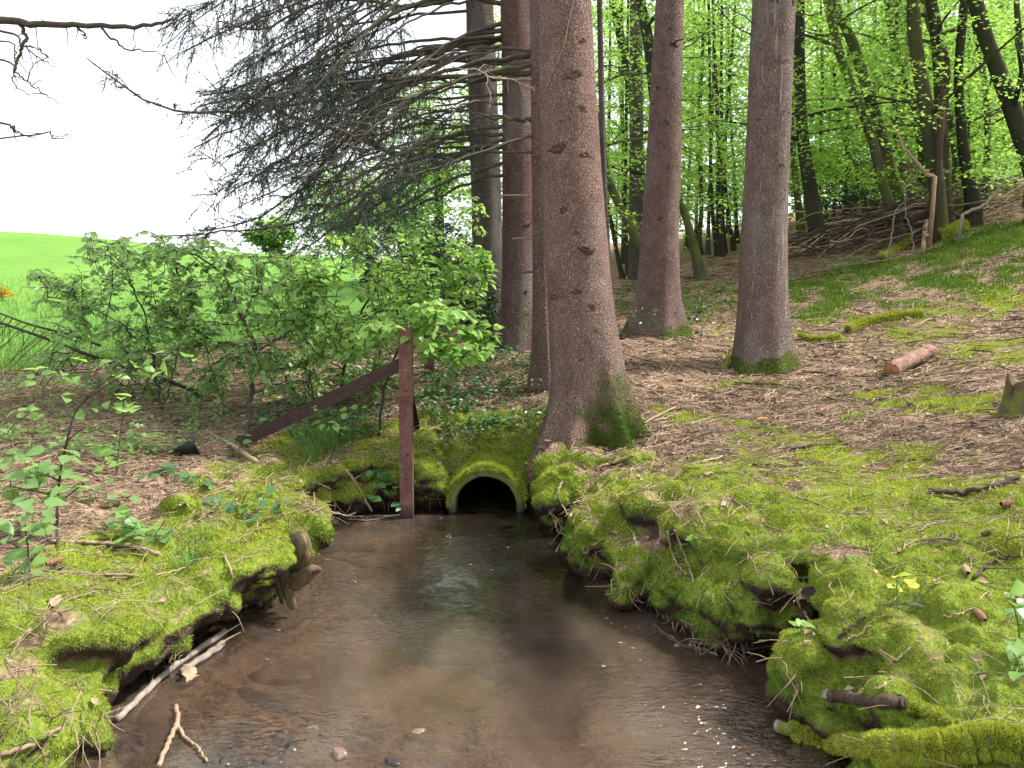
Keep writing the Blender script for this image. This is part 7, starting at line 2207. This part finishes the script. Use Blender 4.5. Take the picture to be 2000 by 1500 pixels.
# ------------------------------------------------------------------ loose litter
def litter(name, V, F, N, dens, maxn, m, label, L0, L1, kind):
    pos, nor, _ = sample(V, F, N, dens, maxn)
    n = len(pos)
    dd_ = np.linalg.norm(pos - EYE, axis=1)
    a = rng.random(n) * 6.283
    d = np.stack([np.cos(a), np.sin(a), rng.normal(0, .18, n)], -1)
    d -= nor * (d * nor).sum(1)[:, None] * .8
    d /= np.linalg.norm(d, axis=1)[:, None]
    L = rng.uniform(L0, L1, n)[:, None]
    if kind == 'leaf':
        nn = nor + rng.normal(0, .45, (n, 3))
        s = np.cross(d, nn)
        s /= np.linalg.norm(s, axis=1)[:, None] + 1e-9
        up_ = np.cross(s, d)
        p = pos + nor * .010
        VV = np.stack([p, p + d * L * .5 + s * L * .32 + up_ * L * .16, p + d * L + up_ * L * .05, p + d * L * .5 - s * L * .32 + up_ * L * .16], 1).reshape(-1, 3)
        k = np.arange(n)[:, None] * 4
        FF = np.concatenate([k + np.array([[0, 1, 2]]), k + np.array([[0, 2, 3]])])
    else:
        w = (rng.uniform(.0008, .0022, n) * np.clip(dd_ / 3.5, .8, 2.4))[:, None]
        s = np.cross(d, nor)
        s /= np.linalg.norm(s, axis=1)[:, None] + 1e-9
        p = pos + nor * (.006 + rng.random((n, 1)) * .012)
        q = p + d * L
        mid = (p + q) * .5 + s * L * rng.normal(0, .08, (n, 1)) + nor * L * .04
        pr = [s * w, -s * w * .5 + nor * w * .9, -s * w * .5 - nor * w * .9]
        VV = np.stack([x + o for x in (p, mid, q) for o in pr], 1).reshape(-1, 3)
        k = np.arange(n)[:, None] * 9
        FF = np.concatenate([k + np.array([[r3 * 3 + i, r3 * 3 + (i + 1) % 3, r3 * 3 + 3 + (i + 1) % 3, r3 * 3 + 3 + i]]) for r3 in range(2) for i in range(3)])
    o = link(name, np_mesh(name, VV, FF, m, False))
    tag(o, label, 'litter', kind='stuff')
fyB, fyO = BV[BF].mean(1), OV[OF].mean(1)
vB = (fyB[:, 2] > .12) & (np.abs(fyB[:, 0]) < fyB[:, 1] * .75 + 1.2) & (BN[BF].mean(1)[:, 2] > .6)
vO = (np.abs(fyO[:, 0]) < fyO[:, 1] * .75 + 1.5) & (fyO[:, 1] < 17) & (fyO[:, 1] > 1) & (meadow_mask(fyO[:, 0], fyO[:, 1]) < .3)
mB, mO = b_moss[BF].mean(1), o_moss[OF].mean(1)
patch = sstep(-.1, .5, fbm(fyB[:, 0], fyB[:, 1], 5.0, 2.2, 2))
litter('leaf_litter', BV, BF, BN, np.where(vB, 170 * (1.1 - mB) + 8, 0), 5000, M['dead_leaf'], 'brown dead leaves strewn over the near banks', .016, .042, 'leaf')
litter('leaf_litter', OV, OF, ON, np.where(vO, (1.15 - mO) * 150 * np.clip(8 / np.maximum(fyO[:, 1], 3), .3, 1.5), 0), 26000, M['dead_leaf'], 'brown dead leaves covering the forest floor', .025, .06, 'leaf')
litter('twig_litter', BV, BF, BN, np.where(vB, 420 * (1.15 - mB) + 130 + 420 * patch, 0), 15000, M['twig'], 'thin dry twigs and straws strewn over the near banks', .03, .16, 'twig')
litter('twig_litter', BV, BF, BN, np.where(vB, 220 * (1.15 - mB) + 20, 0), 5000, M['twig_dark'], 'dark thin twigs strewn over the near banks', .03, .14, 'twig')
litter('twig_litter', OV, OF, ON, np.where(vO, (1.2 - mO) * 130 * np.clip(8 / np.maximum(fyO[:, 1], 3), .25, 1.5), 0), 16000, M['twig'], 'thin dry twigs strewn over the forest floor', .06, .30, 'twig')
litter('twig_litter', OV, OF, ON, np.where(vO, (1.2 - mO) * 60 * np.clip(8 / np.maximum(fyO[:, 1], 3), .25, 1.5), 0), 7000, M['twig_dark'], 'dark twigs strewn over the forest floor', .06, .30, 'twig')
# flecks of foam and bud scales drifting on the water
V_, F_ = [], []
for k in range(70):
    a_, b_, sx, sy = [(1240, 1180, 40, 60), (1160, 1000, 60, 30), (1420, 1400, 70, 60), (640, 1130, 60, 60), (960, 1060, 90, 50)][k % 5]
    px, py = a_ + rs.normal(0, sx), b_ + rs.normal(0, sy)
    p = PZ(px, py, .004)
    if shore_dist(p[0:1], p[1:2])[0] > -.03: continue
    t = np.arange(7) * 2 * math.pi / 7
    s_ = rs.uniform(.002, .006)
    n0 = sum(len(x) for x in V_)
    V_.append(np.concatenate([p + np.stack([s_ * 1.5 * np.cos(t), s_ * np.sin(t), 0 * t], -1), [p + np.array([0, 0, s_ * .5])]]))
    F_.append(np.array([(n0 + i, n0 + (i + 1) % 7, n0 + 7) for i in range(7)]))
tag(link('foam', np_mesh('foam', np.concatenate(V_), np.concatenate(F_), M['pale_limb'])), 'pale flecks drifting on the dark water', 'foam', kind='stuff')
